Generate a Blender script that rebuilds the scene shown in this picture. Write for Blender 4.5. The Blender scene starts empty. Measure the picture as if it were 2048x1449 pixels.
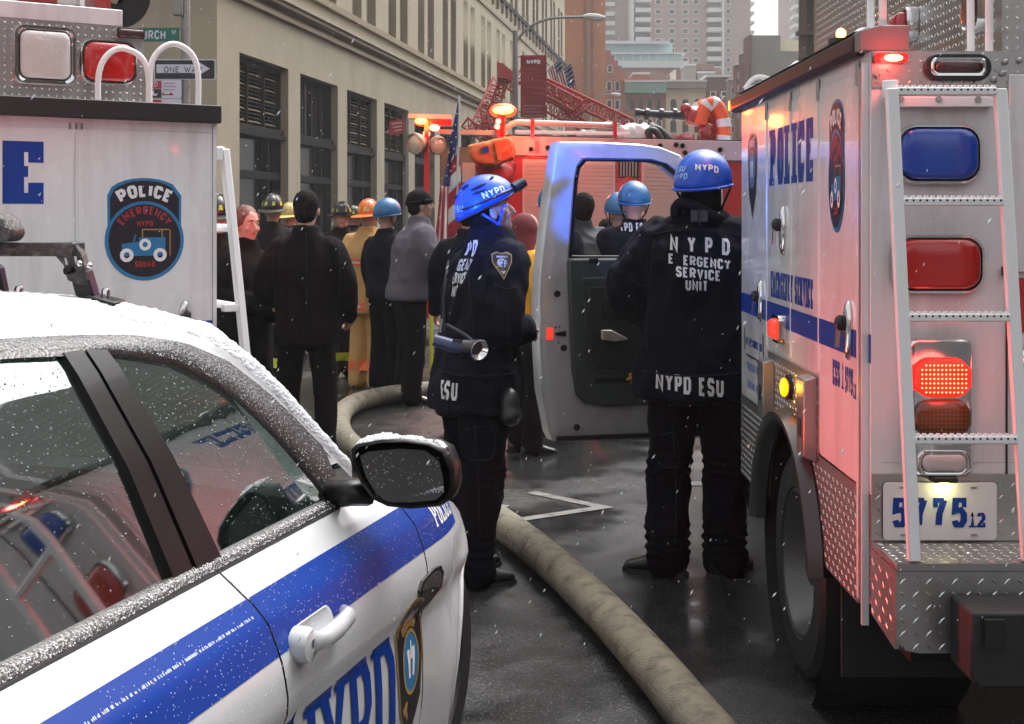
import bpy, bmesh, math, random
import numpy as np
from mathutils import Vector, Matrix, noise
from mathutils.bvhtree import BVHTree

SC = bpy.context.scene
COL = SC.collection
random.seed(7)
R = math.radians
V = Vector

# ------------------------------------------------------------------ camera, light, exposure
F = 2600.0; H = 1.65; CX = 1024.0; HY = 430.0      # focal length in px of the 2048 px frame, eye height, horizon row
def at(px, py, Y):
    return V(((px - CX) / F * Y, Y, H - (py - HY) / F * Y))

cam_d = bpy.data.cameras.new('camera'); cam = bpy.data.objects.new('camera', cam_d); COL.objects.link(cam)
cam.location = (0, 0, H); cam.rotation_euler = (R(90), 0, 0)
cam_d.sensor_width = 36; cam_d.lens = F / 2048 * 36; cam_d.shift_y = -(1449 / 2 - HY) / 2048
cam_d.clip_start = 0.05; cam_d.clip_end = 3000
SC.camera = cam

SUN_EL, SUN_AZ = 60, 38
W = bpy.data.worlds.new('World'); SC.world = W; W.use_nodes = True
nt = W.node_tree; nt.nodes.clear()
sky = nt.nodes.new('ShaderNodeTexSky'); sky.sky_type = 'NISHITA'; sky.sun_disc = False
sky.sun_elevation = R(SUN_EL); sky.sun_rotation = R(SUN_AZ)
sky.air_density = 1.0; sky.dust_density = 7.0; sky.ozone_density = 1.0
hs = nt.nodes.new('ShaderNodeHueSaturation'); hs.inputs['Saturation'].default_value = 0.12
bg = nt.nodes.new('ShaderNodeBackground'); bg.inputs['Strength'].default_value = 0.15
wo = nt.nodes.new('ShaderNodeOutputWorld')
nt.links.new(sky.outputs[0], hs.inputs['Color']); nt.links.new(hs.outputs[0], bg.inputs['Color'])
nt.links.new(bg.outputs[0], wo.inputs['Surface'])

sun_d = bpy.data.lights.new('sun', 'SUN'); sun_d.energy = 0.5; sun_d.angle = R(45); sun_d.color = (1, .96, .9)
sun = bpy.data.objects.new('sun', sun_d); COL.objects.link(sun)
az = R(SUN_AZ); el = R(SUN_EL)
sdir = V((math.sin(az) * math.cos(el), math.cos(az) * math.cos(el), math.sin(el)))
sun.rotation_euler = (-sdir).to_track_quat('-Z', 'Y').to_euler()

vs = SC.view_settings
vs.view_transform = 'Standard'; vs.look = 'None'; vs.gamma = 1; vs.use_curve_mapping = False
vs.exposure = EXPOSURE = 1.2
SC.render.engine = 'CYCLES'
cy = SC.cycles
cy.max_bounces = 7; cy.diffuse_bounces = 3; cy.glossy_bounces = 4; cy.transmission_bounces = 6
cy.transparent_max_bounces = 12; cy.volume_bounces = 0; cy.sample_clamp_indirect = 4; cy.sample_clamp_direct = 30
cy.caustics_reflective = False; cy.caustics_refractive = False
try:
    cy.use_denoising = True; cy.denoiser = 'OPENIMAGEDENOISE'
except Exception: pass

# ------------------------------------------------------------------ materials
MATS = {}
def mat(name, col, rough=.5, metal=0., var=0., vscale=6., bump=0., bscale=60., coat=0., spec=None,
        emit=None, estr=0., dirt=None, dscale=2., damt=0., alpha=None, rvar=0., dz=1.):
    """procedural Principled material: base colour broken up by noise, optional second colour in patches, fine bump"""
    if name in MATS: return MATS[name]
    m = bpy.data.materials.new(name); m.use_nodes = True; MATS[name] = m
    N = m.node_tree.nodes; L = m.node_tree.links
    b = N['Principled BSDF']
    b.inputs['Roughness'].default_value = rough; b.inputs['Metallic'].default_value = metal
    c = (*col, 1)
    b.inputs['Base Color'].default_value = c
    if coat: b.inputs['Coat Weight'].default_value = coat; b.inputs['Coat Roughness'].default_value = .06
    if spec is not None: b.inputs['Specular IOR Level'].default_value = spec
    if emit: b.inputs['Emission Color'].default_value = (*emit, 1); b.inputs['Emission Strength'].default_value = estr
    if alpha is not None: b.inputs['Alpha'].default_value = alpha
    tc = None
    if var or bump or dirt or rvar:
        tc = N.new('ShaderNodeTexCoord')
    last = None
    if var:
        n = N.new('ShaderNodeTexNoise'); n.inputs['Scale'].default_value = vscale; n.inputs['Detail'].default_value = 6
        L.new(tc.outputs['Object'], n.inputs['Vector'])
        mx = N.new('ShaderNodeMix'); mx.data_type = 'RGBA'
        mx.inputs[6].default_value = (*[max(0, x * (1 - var)) for x in col], 1)
        mx.inputs[7].default_value = (*[x * (1 + var) for x in col], 1)
        L.new(n.outputs['Fac'], mx.inputs[0]); last = mx.outputs[2]
    if dirt:
        n = N.new('ShaderNodeTexNoise'); n.inputs['Scale'].default_value = dscale; n.inputs['Detail'].default_value = 8
        n.inputs['Roughness'].default_value = .65
        mp = N.new('ShaderNodeMapping'); mp.inputs['Scale'].default_value = (1, 1, dz)
        L.new(tc.outputs['Object'], mp.inputs['Vector']); L.new(mp.outputs[0], n.inputs['Vector'])
        rp = N.new('ShaderNodeValToRGB'); rp.color_ramp.elements[0].position = .48; rp.color_ramp.elements[1].position = .72
        rp.color_ramp.elements[1].color = (damt, damt, damt, 1)
        L.new(n.outputs['Fac'], rp.inputs[0])
        mx = N.new('ShaderNodeMix'); mx.data_type = 'RGBA'
        mx.inputs[6].default_value = c; mx.inputs[7].default_value = (*dirt, 1)
        if last: L.new(last, mx.inputs[6])
        L.new(rp.outputs[0], mx.inputs[0]); last = mx.outputs[2]
    if last: L.new(last, b.inputs['Base Color'])
    if rvar:
        n = N.new('ShaderNodeTexNoise'); n.inputs['Scale'].default_value = 3.; n.inputs['Detail'].default_value = 5
        L.new(tc.outputs['Object'], n.inputs['Vector'])
        mr = N.new('ShaderNodeMapRange'); mr.inputs[1].default_value = .35; mr.inputs[2].default_value = .65
        mr.inputs[3].default_value = max(.02, rough - rvar); mr.inputs[4].default_value = min(1, rough + rvar)
        L.new(n.outputs['Fac'], mr.inputs[0]); L.new(mr.outputs[0], b.inputs['Roughness'])
    if bump:
        n = N.new('ShaderNodeTexNoise'); n.inputs['Scale'].default_value = bscale; n.inputs['Detail'].default_value = 5
        L.new(tc.outputs['Object'], n.inputs['Vector'])
        bp = N.new('ShaderNodeBump'); bp.inputs['Strength'].default_value = bump; bp.inputs['Distance'].default_value = .01
        L.new(n.outputs['Fac'], bp.inputs['Height']); L.new(bp.outputs[0], b.inputs['Normal'])
    return m

def glass_mat(name, tint=(.25, .3, .28), ior=1.5, rough=.02, refl=1.0, body=(.01, .012, .012), bodyamt=0.):
    if name in MATS: return MATS[name]
    m = bpy.data.materials.new(name); m.use_nodes = True; MATS[name] = m
    N = m.node_tree.nodes; L = m.node_tree.links; N.clear()
    o = N.new('ShaderNodeOutputMaterial'); t = N.new('ShaderNodeBsdfTransparent'); t.inputs[0].default_value = (*tint, 1)
    g = N.new('ShaderNodeBsdfGlossy'); g.inputs['Roughness'].default_value = rough
    f = N.new('ShaderNodeFresnel'); f.inputs[0].default_value = ior
    ml = N.new('ShaderNodeMath'); ml.operation = 'MULTIPLY'; ml.inputs[1].default_value = refl; ml.use_clamp = True
    d = N.new('ShaderNodeBsdfDiffuse'); d.inputs[0].default_value = (*body, 1)
    m0 = N.new('ShaderNodeMixShader'); m0.inputs[0].default_value = bodyamt
    L.new(t.outputs[0], m0.inputs[1]); L.new(d.outputs[0], m0.inputs[2])
    mx = N.new('ShaderNodeMixShader')
    L.new(f.outputs[0], ml.inputs[0]); L.new(ml.outputs[0], mx.inputs[0])
    L.new(m0.outputs[0], mx.inputs[1]); L.new(g.outputs[0], mx.inputs[2]); L.new(mx.outputs[0], o.inputs[0])
    return m

# ------------------------------------------------------------------ things, parts
def tag(o, label=None, cat=None, group=None, kind=None):
    if label: o['label'] = label
    if cat: o['category'] = cat
    if group: o['group'] = group
    if kind: o['kind'] = kind
    return o
def thing(name, label, cat, loc=(0, 0, 0), rz=0., group=None):
    o = bpy.data.objects.new(name, None); COL.objects.link(o)
    o.empty_display_size = .1
    o.location = loc; o.rotation_euler = (0, 0, rz)
    o['mw'] = [x for r in (Matrix.Translation(V(loc)) @ Matrix.Rotation(rz, 4, 'Z')) for x in r]
    return tag(o, label, cat, group)
def root_inv(p):
    while p.parent is not None: p = p.parent
    if 'mw' in p.keys():
        a = list(p['mw']); return Matrix([a[0:4], a[4:8], a[8:12], a[12:16]]).inverted()
    return None
def copy_tree(o, parent=None):
    c = o.copy(); COL.objects.link(c); c.parent = parent
    for ch in list(o.children): copy_tree(ch, c)
    return c

class G:
    """collects shapes (world coordinates, or through self.M) and links them as ONE mesh object"""
    def __init__(s, M=None):
        s.v = []; s.f = []; s.M = M or Matrix.Identity(4)
    def add(s, vs, fs):
        k = len(s.v); M = s.M
        s.v.extend([M @ V(p) for p in vs]); s.f.extend([tuple(i + k for i in f) for f in fs]); return s
    def box(s, x0, x1, y0, y1, z0, z1):
        return s.add([(x0, y0, z0), (x1, y0, z0), (x1, y1, z0), (x0, y1, z0), (x0, y0, z1), (x1, y0, z1), (x1, y1, z1), (x0, y1, z1)],
                     [(0, 3, 2, 1), (4, 5, 6, 7), (0, 1, 5, 4), (1, 2, 6, 5), (2, 3, 7, 6), (3, 0, 4, 7)])
    def prism(s, pts, d0, d1, ax='y', O=None, u=None, v=None, w=None):
        """polygon pts (a,b) extruded d0..d1. ax: extrusion axis, or frame O,u,v,w"""
        n = len(pts)
        def P(a, b, d):
            if O is not None: return O + u * a + v * b + w * d
            return {'y': (a, d, b), 'x': (d, a, b), 'z': (a, b, d)}[ax]
        vs = [P(a, b, d0) for a, b in pts] + [P(a, b, d1) for a, b in pts]
        fs = [tuple(range(n)), tuple(range(2 * n - 1, n - 1, -1))] + [(i, i + n, (i + 1) % n + n, (i + 1) % n) for i in range(n)]
        return s.add(vs, fs)
    def bar(s, p0, p1, w, h=None, up=(0, 0, 1)):
        p0 = V(p0); p1 = V(p1); h = h or w
        d = (p1 - p0).normalized(); up = V(up)
        if abs(d.dot(up)) > .98: up = V((1, 0, 0))
        r = d.cross(up).normalized() * w / 2; t = r.cross(d).normalized() * h / 2
        vs = [p + a * r + b * t for p in (p0, p1) for a, b in ((-1, -1), (1, -1), (1, 1), (-1, 1))]
        return s.add(vs, [(3, 2, 1, 0), (4, 5, 6, 7)] + [(i, (i + 1) % 4, (i + 1) % 4 + 4, i + 4) for i in range(4)])
    def tube(s, path, r, n=8, cap=True, squash=None):
        path = [V(p) for p in path]; m = len(path)
        rs = r if isinstance(r, (list, tuple)) else [r] * m
        t0 = (path[1] - path[0]).normalized()
        up = V((0, 0, 1)) if abs(t0.z) < .9 else V((1, 0, 0))
        nrm = t0.cross(up).normalized(); vs = []
        for i in range(m):
            t = (path[min(i + 1, m - 1)] - path[max(i - 1, 0)])
            if t.length < 1e-9: t = t0
            t.normalize(); nrm = (nrm - t * nrm.dot(t)).normalized(); b = t.cross(nrm)
            ra = rs[i]; ra, rb = (ra if isinstance(ra, (tuple, list)) else (ra, ra))
            for k in range(n):
                a = 2 * math.pi * k / n
                vs.append(path[i] + nrm * math.cos(a) * ra + b * math.sin(a) * rb)
        fs = [(i * n + k, i * n + (k + 1) % n, (i + 1) * n + (k + 1) % n, (i + 1) * n + k) for i in range(m - 1) for k in range(n)]
        if cap: fs += [tuple(range(n - 1, -1, -1)), tuple(range((m - 1) * n, m * n))]
        return s.add(vs, fs)
    def rings(s, rings, cap=True, closed=True):
        n = len(rings[0]); m = len(rings); vs = [p for r in rings for p in r]
        kk = n if closed else n - 1
        fs = [(i * n + k, i * n + (k + 1) % n, (i + 1) * n + (k + 1) % n, (i + 1) * n + k) for i in range(m - 1) for k in range(kk)]
        if cap: fs += [tuple(range(n - 1, -1, -1)), tuple(range((m - 1) * n, m * n))]
        return s.add(vs, fs)
    def lathe(s, prof, n=20, O=(0, 0, 0), axis=(0, 0, 1), a0=0, a1=360):
        """prof: (radius, height) along axis"""
        O = V(O); ax = V(axis).normalized(); t = V((1, 0, 0)) if abs(ax.x) < .9 else V((0, 1, 0))
        u = ax.cross(t).normalized(); w = ax.cross(u)
        full = abs(a1 - a0) >= 360; k = n if full else n + 1
        R_ = [[O + ax * h + (u * math.cos(R(a0 + (a1 - a0) * i / n)) + w * math.sin(R(a0 + (a1 - a0) * i / n))) * r for i in range(k)] for r, h in prof]
        return s.rings(R_, cap=False, closed=full)
    def ell(s, c, r, n=12, m=8, M=None):
        c = V(c); r = r if isinstance(r, (tuple, list)) else (r, r, r); vs = []
        for j in range(m + 1):
            t = math.pi * j / m
            for i in range(n):
                a = 2 * math.pi * i / n
                p = V((r[0] * math.sin(t) * math.cos(a), r[1] * math.sin(t) * math.sin(a), r[2] * math.cos(t)))
                vs.append(c + (M @ p if M else p))
        fs = [(j * n + i, (j + 1) * n + i, (j + 1) * n + (i + 1) % n, j * n + (i + 1) % n) for j in range(m) for i in range(n)]
        return s.add(vs, fs)
    def build(s, name, m, parent=None, smooth=False, bevel=0., fix=True, label=None, kind=None):
        inv = root_inv(parent) if parent is not None else None
        vs = [inv @ p for p in s.v] if inv is not None else s.v
        me = bpy.data.meshes.new(name); me.from_pydata([tuple(p) for p in vs], [], s.f)
        if fix:
            bm = bmesh.new(); bm.from_mesh(me)
            bmesh.ops.remove_doubles(bm, verts=bm.verts, dist=1e-5)
            bmesh.ops.recalc_face_normals(bm, faces=bm.faces)
            bm.to_mesh(me); bm.free()
        me.materials.append(m)
        o = bpy.data.objects.new(name, me); COL.objects.link(o)
        if parent is not None: o.parent = parent
        if smooth:
            me.polygons.foreach_set('use_smooth', [True] * len(me.polygons))
            if smooth != 'all':
                me.set_sharp_from_angle(angle=R(35 if smooth is True else smooth))
        if bevel:
            b = o.modifiers.new('bevel', 'BEVEL'); b.width = bevel; b.segments = 2; b.limit_method = 'ANGLE'; b.angle_limit = R(40)
            me.polygons.foreach_set('use_smooth', [True] * len(me.polygons))
            if not smooth: me.set_sharp_from_angle(angle=R(30))
        if label: o['label'] = label
        if kind: o['kind'] = kind
        return o

def rrect(w, h, r, n=5, cx=0, cy=0):
    """rounded rectangle outline, centred"""
    out = []
    for sx, sy, a0 in ((1, 1, 0), (-1, 1, 90), (-1, -1, 180), (1, -1, 270)):
        for i in range(n + 1):
            a = R(a0 + 90 * i / n)
            out.append((cx + sx * (w / 2 - r) + r * math.cos(a), cy + sy * (h / 2 - r) + r * math.sin(a)))
    return out
def smoothpath(pts, k=6):
    """Catmull-Rom through points"""
    P = [V(p) for p in pts]; P = [P[0] * 2 - P[1]] + P + [P[-1] * 2 - P[-2]]; out = []
    for i in range(1, len(P) - 2):
        for j in range(k):
            t = j / k; a, b, c, d = P[i - 1], P[i], P[i + 1], P[i + 2]
            out.append(.5 * ((2 * b) + (c - a) * t + (2 * a - 5 * b + 4 * c - d) * t * t + (3 * b - a - 3 * c + d) * t ** 3))
    out.append(P[-2]); return out
def interp(x, xs, ys):
    return float(np.interp(x, xs, ys))

# ------------------------------------------------------------------ lettering: strokes with cut corners, optional slab serifs
c_ = .22
GL = {
 'A': (1, [[(0, 0), (.5, 1), (1, 0)], [(.2, .32), (.8, .32)]]),
 'B': (.9, [[(0, 0), (0, 1), (.75, 1), (.95, .85), (.95, .65), (.75, .52), (0, .52)], [(.75, .52), (1, .38), (1, .15), (.8, 0), (0, 0)]]),
 'C': (.85, [[(1, .75), (1, .8), (1 - c_, 1), (c_, 1), (0, .8), (0, .2), (c_, 0), (1 - c_, 0), (1, .2), (1, .27)]]),
 'D': (.9, [[(0, 0), (0, 1), (.7, 1), (1, .8), (1, .2), (.7, 0), (0, 0)]]),
 'E': (.8, [[(1, 1), (0, 1), (0, 0), (1, 0)], [(0, .52), (.75, .52)]]),
 'F': (.8, [[(1, 1), (0, 1), (0, 0)], [(0, .52), (.75, .52)]]),
 'G': (.9, [[(1, .75), (1, .8), (1 - c_, 1), (c_, 1), (0, .8), (0, .2), (c_, 0), (1 - c_, 0), (1, .2), (1, .45), (.55, .45)]]),
 'H': (.9, [[(0, 0), (0, 1)], [(1, 0), (1, 1)], [(0, .52), (1, .52)]]),
 'I': (.12, [[(.5, 0), (.5, 1)]]),
 'K': (.9, [[(0, 0), (0, 1)], [(1, 1), (.05, .45)], [(.35, .62), (1, 0)]]),
 'L': (.8, [[(0, 1), (0, 0), (1, 0)]]),
 'M': (1.15, [[(0, 0), (0, 1), (.5, .35), (1, 1), (1, 0)]]),
 'N': (.95, [[(0, 0), (0, 1), (1, 0), (1, 1)]]),
 'O': (.9, [[(c_, 0), (0, .2), (0, .8), (c_, 1), (1 - c_, 1), (1, .8), (1, .2), (1 - c_, 0), (c_, 0)]]),
 'P': (.85, [[(0, 0), (0, 1), (.75, 1), (1, .85), (1, .6), (.75, .45), (0, .45)]]),
 'Q': (.9, [[(c_, 0), (0, .2), (0, .8), (c_, 1), (1 - c_, 1), (1, .8), (1, .2), (1 - c_, 0), (c_, 0)], [(.6, .3), (1.05, -.1)]]),
 'R': (.9, [[(0, 0), (0, 1), (.75, 1), (1, .85), (1, .62), (.75, .48), (0, .48)], [(.55, .48), (1, 0)]]),
 'S': (.85, [[(1, .78), (1, .82), (1 - c_, 1), (c_, 1), (0, .84), (0, .66), (c_, .52), (1 - c_, .48), (1, .34), (1, .16), (1 - c_, 0), (c_, 0), (0, .18), (0, .24)]]),
 'T': (.85, [[(0, 1), (1, 1)], [(.5, 1), (.5, 0)]]),
 'U': (.9, [[(0, 1), (0, .2), (c_, 0), (1 - c_, 0), (1, .2), (1, 1)]]),
 'V': (.95, [[(0, 1), (.5, 0), (1, 1)]]),
 'W': (1.3, [[(0, 1), (.27, 0), (.5, .7), (.73, 0), (1, 1)]]),
 'Y': (.95, [[(0, 1), (.5, .48), (1, 1)], [(.5, .48), (.5, 0)]]),
 '0': (.8, [[(c_, 0), (0, .2), (0, .8), (c_, 1), (1 - c_, 1), (1, .8), (1, .2), (1 - c_, 0), (c_, 0)]]),
 '1': (.35, [[(.1, .8), (.6, 1), (.6, 0)]]),
 '2': (.8, [[(0, .8), (c_, 1), (1 - c_, 1), (1, .82), (1, .6), (0, 0), (1, 0)]]),
 '3': (.8, [[(0, .85), (c_, 1), (1 - c_, 1), (1, .85), (1, .65), (.7, .52), (.4, .52)], [(.7, .52), (1, .38), (1, .15), (1 - c_, 0), (c_, 0), (0, .15)]]),
 '4': (.85, [[(.75, 0), (.75, 1), (0, .3), (1, .3)]]),
 '5': (.8, [[(.95, 1), (.12, 1), (.05, .55), (.65, .62), (1, .45), (1, .18), (.72, 0), (.22, 0), (0, .18)]]),
 '7': (.8, [[(0, 1), (1, 1)], [(1, 1), (.5, .45), (.42, 0)]]),
 '.': (.1, [[(.5, 0), (.5, .12)]]), '-': (.5, [[(0, .5), (1, .5)]]),
}
SERIF = {'E': [(1, 1, 'v'), (1, 0, 'v')], 'P': [(0, 0, 'h'), (-.12, 1, 'l')], 'L': [(0, 1, 'h'), (1, 0, 'v'), (-.12, 0, 'l')], 'I': [(.5, 0, 'h'), (.5, 1, 'h')],
         'C': [(1, .78, 'v')], 'N': [(0, 0, 'h'), (0, 1, 'l'), (1, 1, 'h')], 'Y': [(0, 1, 'h'), (1, 1, 'h'), (.5, 0, 'h')], 'D': [(-.12, 1, 'l'), (-.12, 0, 'l')],
         'S': [(1, .8, 'v'), (0, .2, 'v')], 'R': [(0, 0, 'h'), (-.12, 1, 'l'), (1, 0, 'h')], 'V': [(0, 1, 'h'), (1, 1, 'h')], 'M': [(0, 0, 'h'), (1, 0, 'h'), (0, 1, 'l'), (1, 1, 'l')],
         'G': [(1, .78, 'v')], 'T': [(.5, 0, 'h'), (0, .9, 'v'), (1, .9, 'v')], 'U': [(0, 1, 'h'), (1, 1, 'h')], '7': [(0, .92, 'v')], '1': [(.6, 0, 'h')], 'F': [(1, 1, 'v'), (0, 0, 'h')],
         'A': [(0, 0, 'h'), (1, 0, 'h')], 'K': [(0, 0, 'h'), (0, 1, 'h'), (1, 1, 'h'), (1, 0, 'h')], '5': [(.95, .95, 'v')], '2': [(1, .08, 'v')]}
def ribbon(pts, w):
    """quads of a stroke of width w along 2D pts, with mitred joints"""
    n = len(pts); L_ = []; R_ = []
    closed = n > 2 and abs(pts[0][0] - pts[-1][0]) + abs(pts[0][1] - pts[-1][1]) < 1e-6
    for i in range(n):
        if closed:
            p = V((*pts[i], 0)); a = V((*pts[i - 1 if i > 0 else n - 2], 0)); b = V((*pts[i + 1 if i < n - 1 else 1], 0))
        else:
            p = V((*pts[i], 0)); a = V((*pts[max(i - 1, 0)], 0)); b = V((*pts[min(i + 1, n - 1)], 0))
        d0 = (p - a); d1 = (b - p)
        if d0.length < 1e-9: d0 = d1
        if d1.length < 1e-9: d1 = d0
        d0.normalize(); d1.normalize(); t = (d0 + d1)
        if t.length < 1e-6: t = d1.copy()
        t.normalize(); nn = V((-t.y, t.x, 0)); k = w / 2 / max(.45, nn.dot(V((-d0.y, d0.x, 0))))
        L_.append(p + nn * k); R_.append(p - nn * k)
    return [[(L_[i].x, L_[i].y), (R_[i].x, R_[i].y), (R_[i + 1].x, R_[i + 1].y), (L_[i + 1].x, L_[i + 1].y)] for i in range(n - 1)]
def text_quads(txt, h, wf=.62, st=.19, sp=.3, serif=False, center=False, miss=()):
    """list of quads (2D) for txt of cap height h. wf: glyph width factor, st stroke width, sp spacing (in h)"""
    x = 0; out = []; k = 0
    for ci, ch in enumerate(txt):
        if ch == ' ': x += .45 * h * max(wf, .4) / .62; continue
        gw, strokes = GL[ch]; s = st * h; w = max(gw * wf * h, s * 1.02)
        if ci not in miss:
            for pl in strokes:
                q = ribbon([(x + s / 2 + a * max(w - s, s * .01), s / 2 + b * (h - s)) for a, b in pl], s)
                out += [(k, qq) for qq in q]; k += 1
            # square the open ends so strokes reach the full height
            if serif and ch in SERIF:
                for a, b, ty in SERIF[ch]:
                    px = x + s / 2 + a * (w - s); py = s / 2 + b * (h - s); e = s * .95; t = s * .38
                    if ty == 'h':
                        yb = 0 if b < .5 else h - 2 * t
                        out.append((k, [(px - e, yb), (px + e, yb), (px + e, yb + 2 * t), (px - e, yb + 2 * t)]))
                    elif ty == 'l':
                        yb = 0 if b < .5 else h - 2 * t; px = x
                        out.append((k, [(px - s * .4, yb), (px + s * .6, yb), (px + s * .6, yb + 2 * t), (px - s * .4, yb + 2 * t)]))
                    else:
                        e2 = s * 1.25; y0_, y1_ = (h - s - e2 * .75, h) if b > .5 else (0, s + e2 * .75)
                        out.append((k, [(px - t * .6, y0_), (px + t * 1.3, y0_), (px + t * 1.3, y1_), (px - t * .6, y1_)]))
                    k += 1
        x += w + sp * h * (1.3 if serif else 1) * .6
    tot = x - sp * h * .6
    if center: out = [(k, [(a - tot / 2, b) for a, b in q]) for k, q in out]
    return out, tot
def subdiv_quad(q, k):
    """split a quad k x k"""
    a, b, c, d = [V((*p, 0)) for p in q]; pts = []; fs = []
    nu, nv = k
    for i in range(nu + 1):
        for j in range(nv + 1):
            u = i / nu; v = j / nv
            p = (a * (1 - u) + d * u) * (1 - v) + (b * (1 - u) + c * u) * v
            pts.append((p.x, p.y))
    for i in range(nu):
        for j in range(nv):
            fs.append((i * (nv + 1) + j, (i + 1) * (nv + 1) + j, (i + 1) * (nv + 1) + j + 1, i * (nv + 1) + j + 1))
    return pts, fs
def put_quads(g, quads, fn, step=.03, lift=.00012):
    """fn(a, b, extra) -> world point; extra is a tiny stacking lift"""
    for k, q in quads:
        l1 = (V((*q[3], 0)) - V((*q[0], 0))).length; l2 = (V((*q[1], 0)) - V((*q[0], 0))).length
        nu = max(1, min(12, int(math.ceil(l1 / step)))); nv = max(1, min(12, int(math.ceil(l2 / step))))
        pts, fs = subdiv_quad(q, (nu, nv))
        vs = [fn(a, b, lift * (k % 9)) for a, b in pts]
        if any(p is None for p in vs): continue
        g.add(vs, fs)
def flat_fn(O, u, v, w, off=.002):
    return lambda a, b, e: O + u * a + v * b + w * (off + e)
def proj_fn(bvh, O, u, v, w, off=.003, maxd=1.0):
    """project on a surface along -w"""
    def fn(a, b, e):
        p = O + u * a + v * b
        hit = bvh.ray_cast(p + w * .35, -w, maxd)
        if hit[0] is None: return None
        return hit[0] + w * (off + e)
    return fn
def world_bvh(o):
    dg = bpy.context.evaluated_depsgraph_get()
    me = o.data; p = o; M = Matrix.Identity(4)
    q = o
    while q.parent is not None: q = q.parent
    if 'mw' in q.keys():
        a = list(q['mw']); M = Matrix([a[0:4], a[4:8], a[8:12], a[12:16]])
    return BVHTree.FromPolygons([M @ v.co for v in me.vertices], [tuple(pp.vertices) for pp in me.polygons])
def ring_quads(pts_out, pts_in, k=0):
    n = len(pts_out)
    return [(k, [pts_out[i], pts_in[i], pts_in[(i + 1) % n], pts_out[(i + 1) % n]]) for i in range(n)]
def fan_quads(pts, c, k=0):
    n = len(pts); out = []
    for i in range(n):
        a = pts[i]; b = pts[(i + 1) % n]
        m1 = ((a[0] + c[0]) / 2, (a[1] + c[1]) / 2)
        out.append((k, [a, b, ((b[0] * .5 + c[0] * .5), (b[1] * .5 + c[1] * .5)), m1]))
        out.append((k, [m1, ((b[0] * .5 + c[0] * .5), (b[1] * .5 + c[1] * .5)), (c[0] * .999 + b[0] * .001, c[1] * .999 + b[1] * .001), c]))
    return out
def treads(O, u, v, w, W_, H_, pitch=.024, parent=None, m=None, clip=None, L=.019, T=.0055, hgt=.0018, name='tread_pattern'):
    """raised lozenges of diamond plate over a W_ x H_ rectangle"""
    g = G(); nx = int(W_ / pitch); ny = int(H_ / pitch)
    for i in range(nx):
        for j in range(ny):
            a = (i + .5) * pitch; b = (j + .5) * pitch
            if clip and not clip(a, b): continue
            an = R(45 if (i + j) % 2 else -45); ca, sa = math.cos(an), math.sin(an)
            c = O + u * a + v * b
            d = (u * ca + v * sa) * L / 2; e = (u * -sa + v * ca) * T / 2
            g.add([c - d, c - e * 1.0 - d * .15, c + d, c + e + d * .15, c - d * .5 + w * hgt, c + d * .5 + w * hgt],
                  [(0, 1, 4), (1, 2, 5, 4), (2, 3, 5), (3, 0, 4, 5)])
    o = g.build(name, m, parent, fix=False)
    o['kind'] = 'stuff'
    return o
# ------------------------------------------------------------------ shared materials
M_beige = mat('beige_stone', (.31, .262, .19), .85, var=.10, vscale=1.2, bump=.15, bscale=14, dirt=(.22, .19, .145), dscale=.9, damt=.7, dz=.3)
M_trim = mat('brown_trim', (.22, .17, .11), .8, var=.1, vscale=3)
M_dkmetal = mat('dark_painted_metal', (.010, .009, .008), .8, var=.2, spec=.15)
M_winglass = mat('window_glass', (.014, .014, .012), .15, var=.6, vscale=.9, spec=.22)
M_winglass2 = mat('window_glass_dim', (.030, .027, .022), .25, var=.7, vscale=.7, spec=.25)
M_blind = mat('window_blind', (.5, .5, .48), .6, var=.1)
M_litpane = mat('lit_window_pane', (.7, .7, .68), .4, emit=(.95, 1, 1), estr=1.1)
M_frame = mat('window_frame_paint', (.30, .28, .22), .6, var=.1)
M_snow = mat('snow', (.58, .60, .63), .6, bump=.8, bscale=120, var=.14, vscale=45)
M_white = mat('white_paint', (.82, .82, .82), .35, var=.04, vscale=3)
M_steel = mat('galvanised_steel', (.28, .28, .27), .5, .6, var=.15)
M_rust = mat('boom_red', (.42, .035, .03), .6, var=.3, vscale=4)

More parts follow.
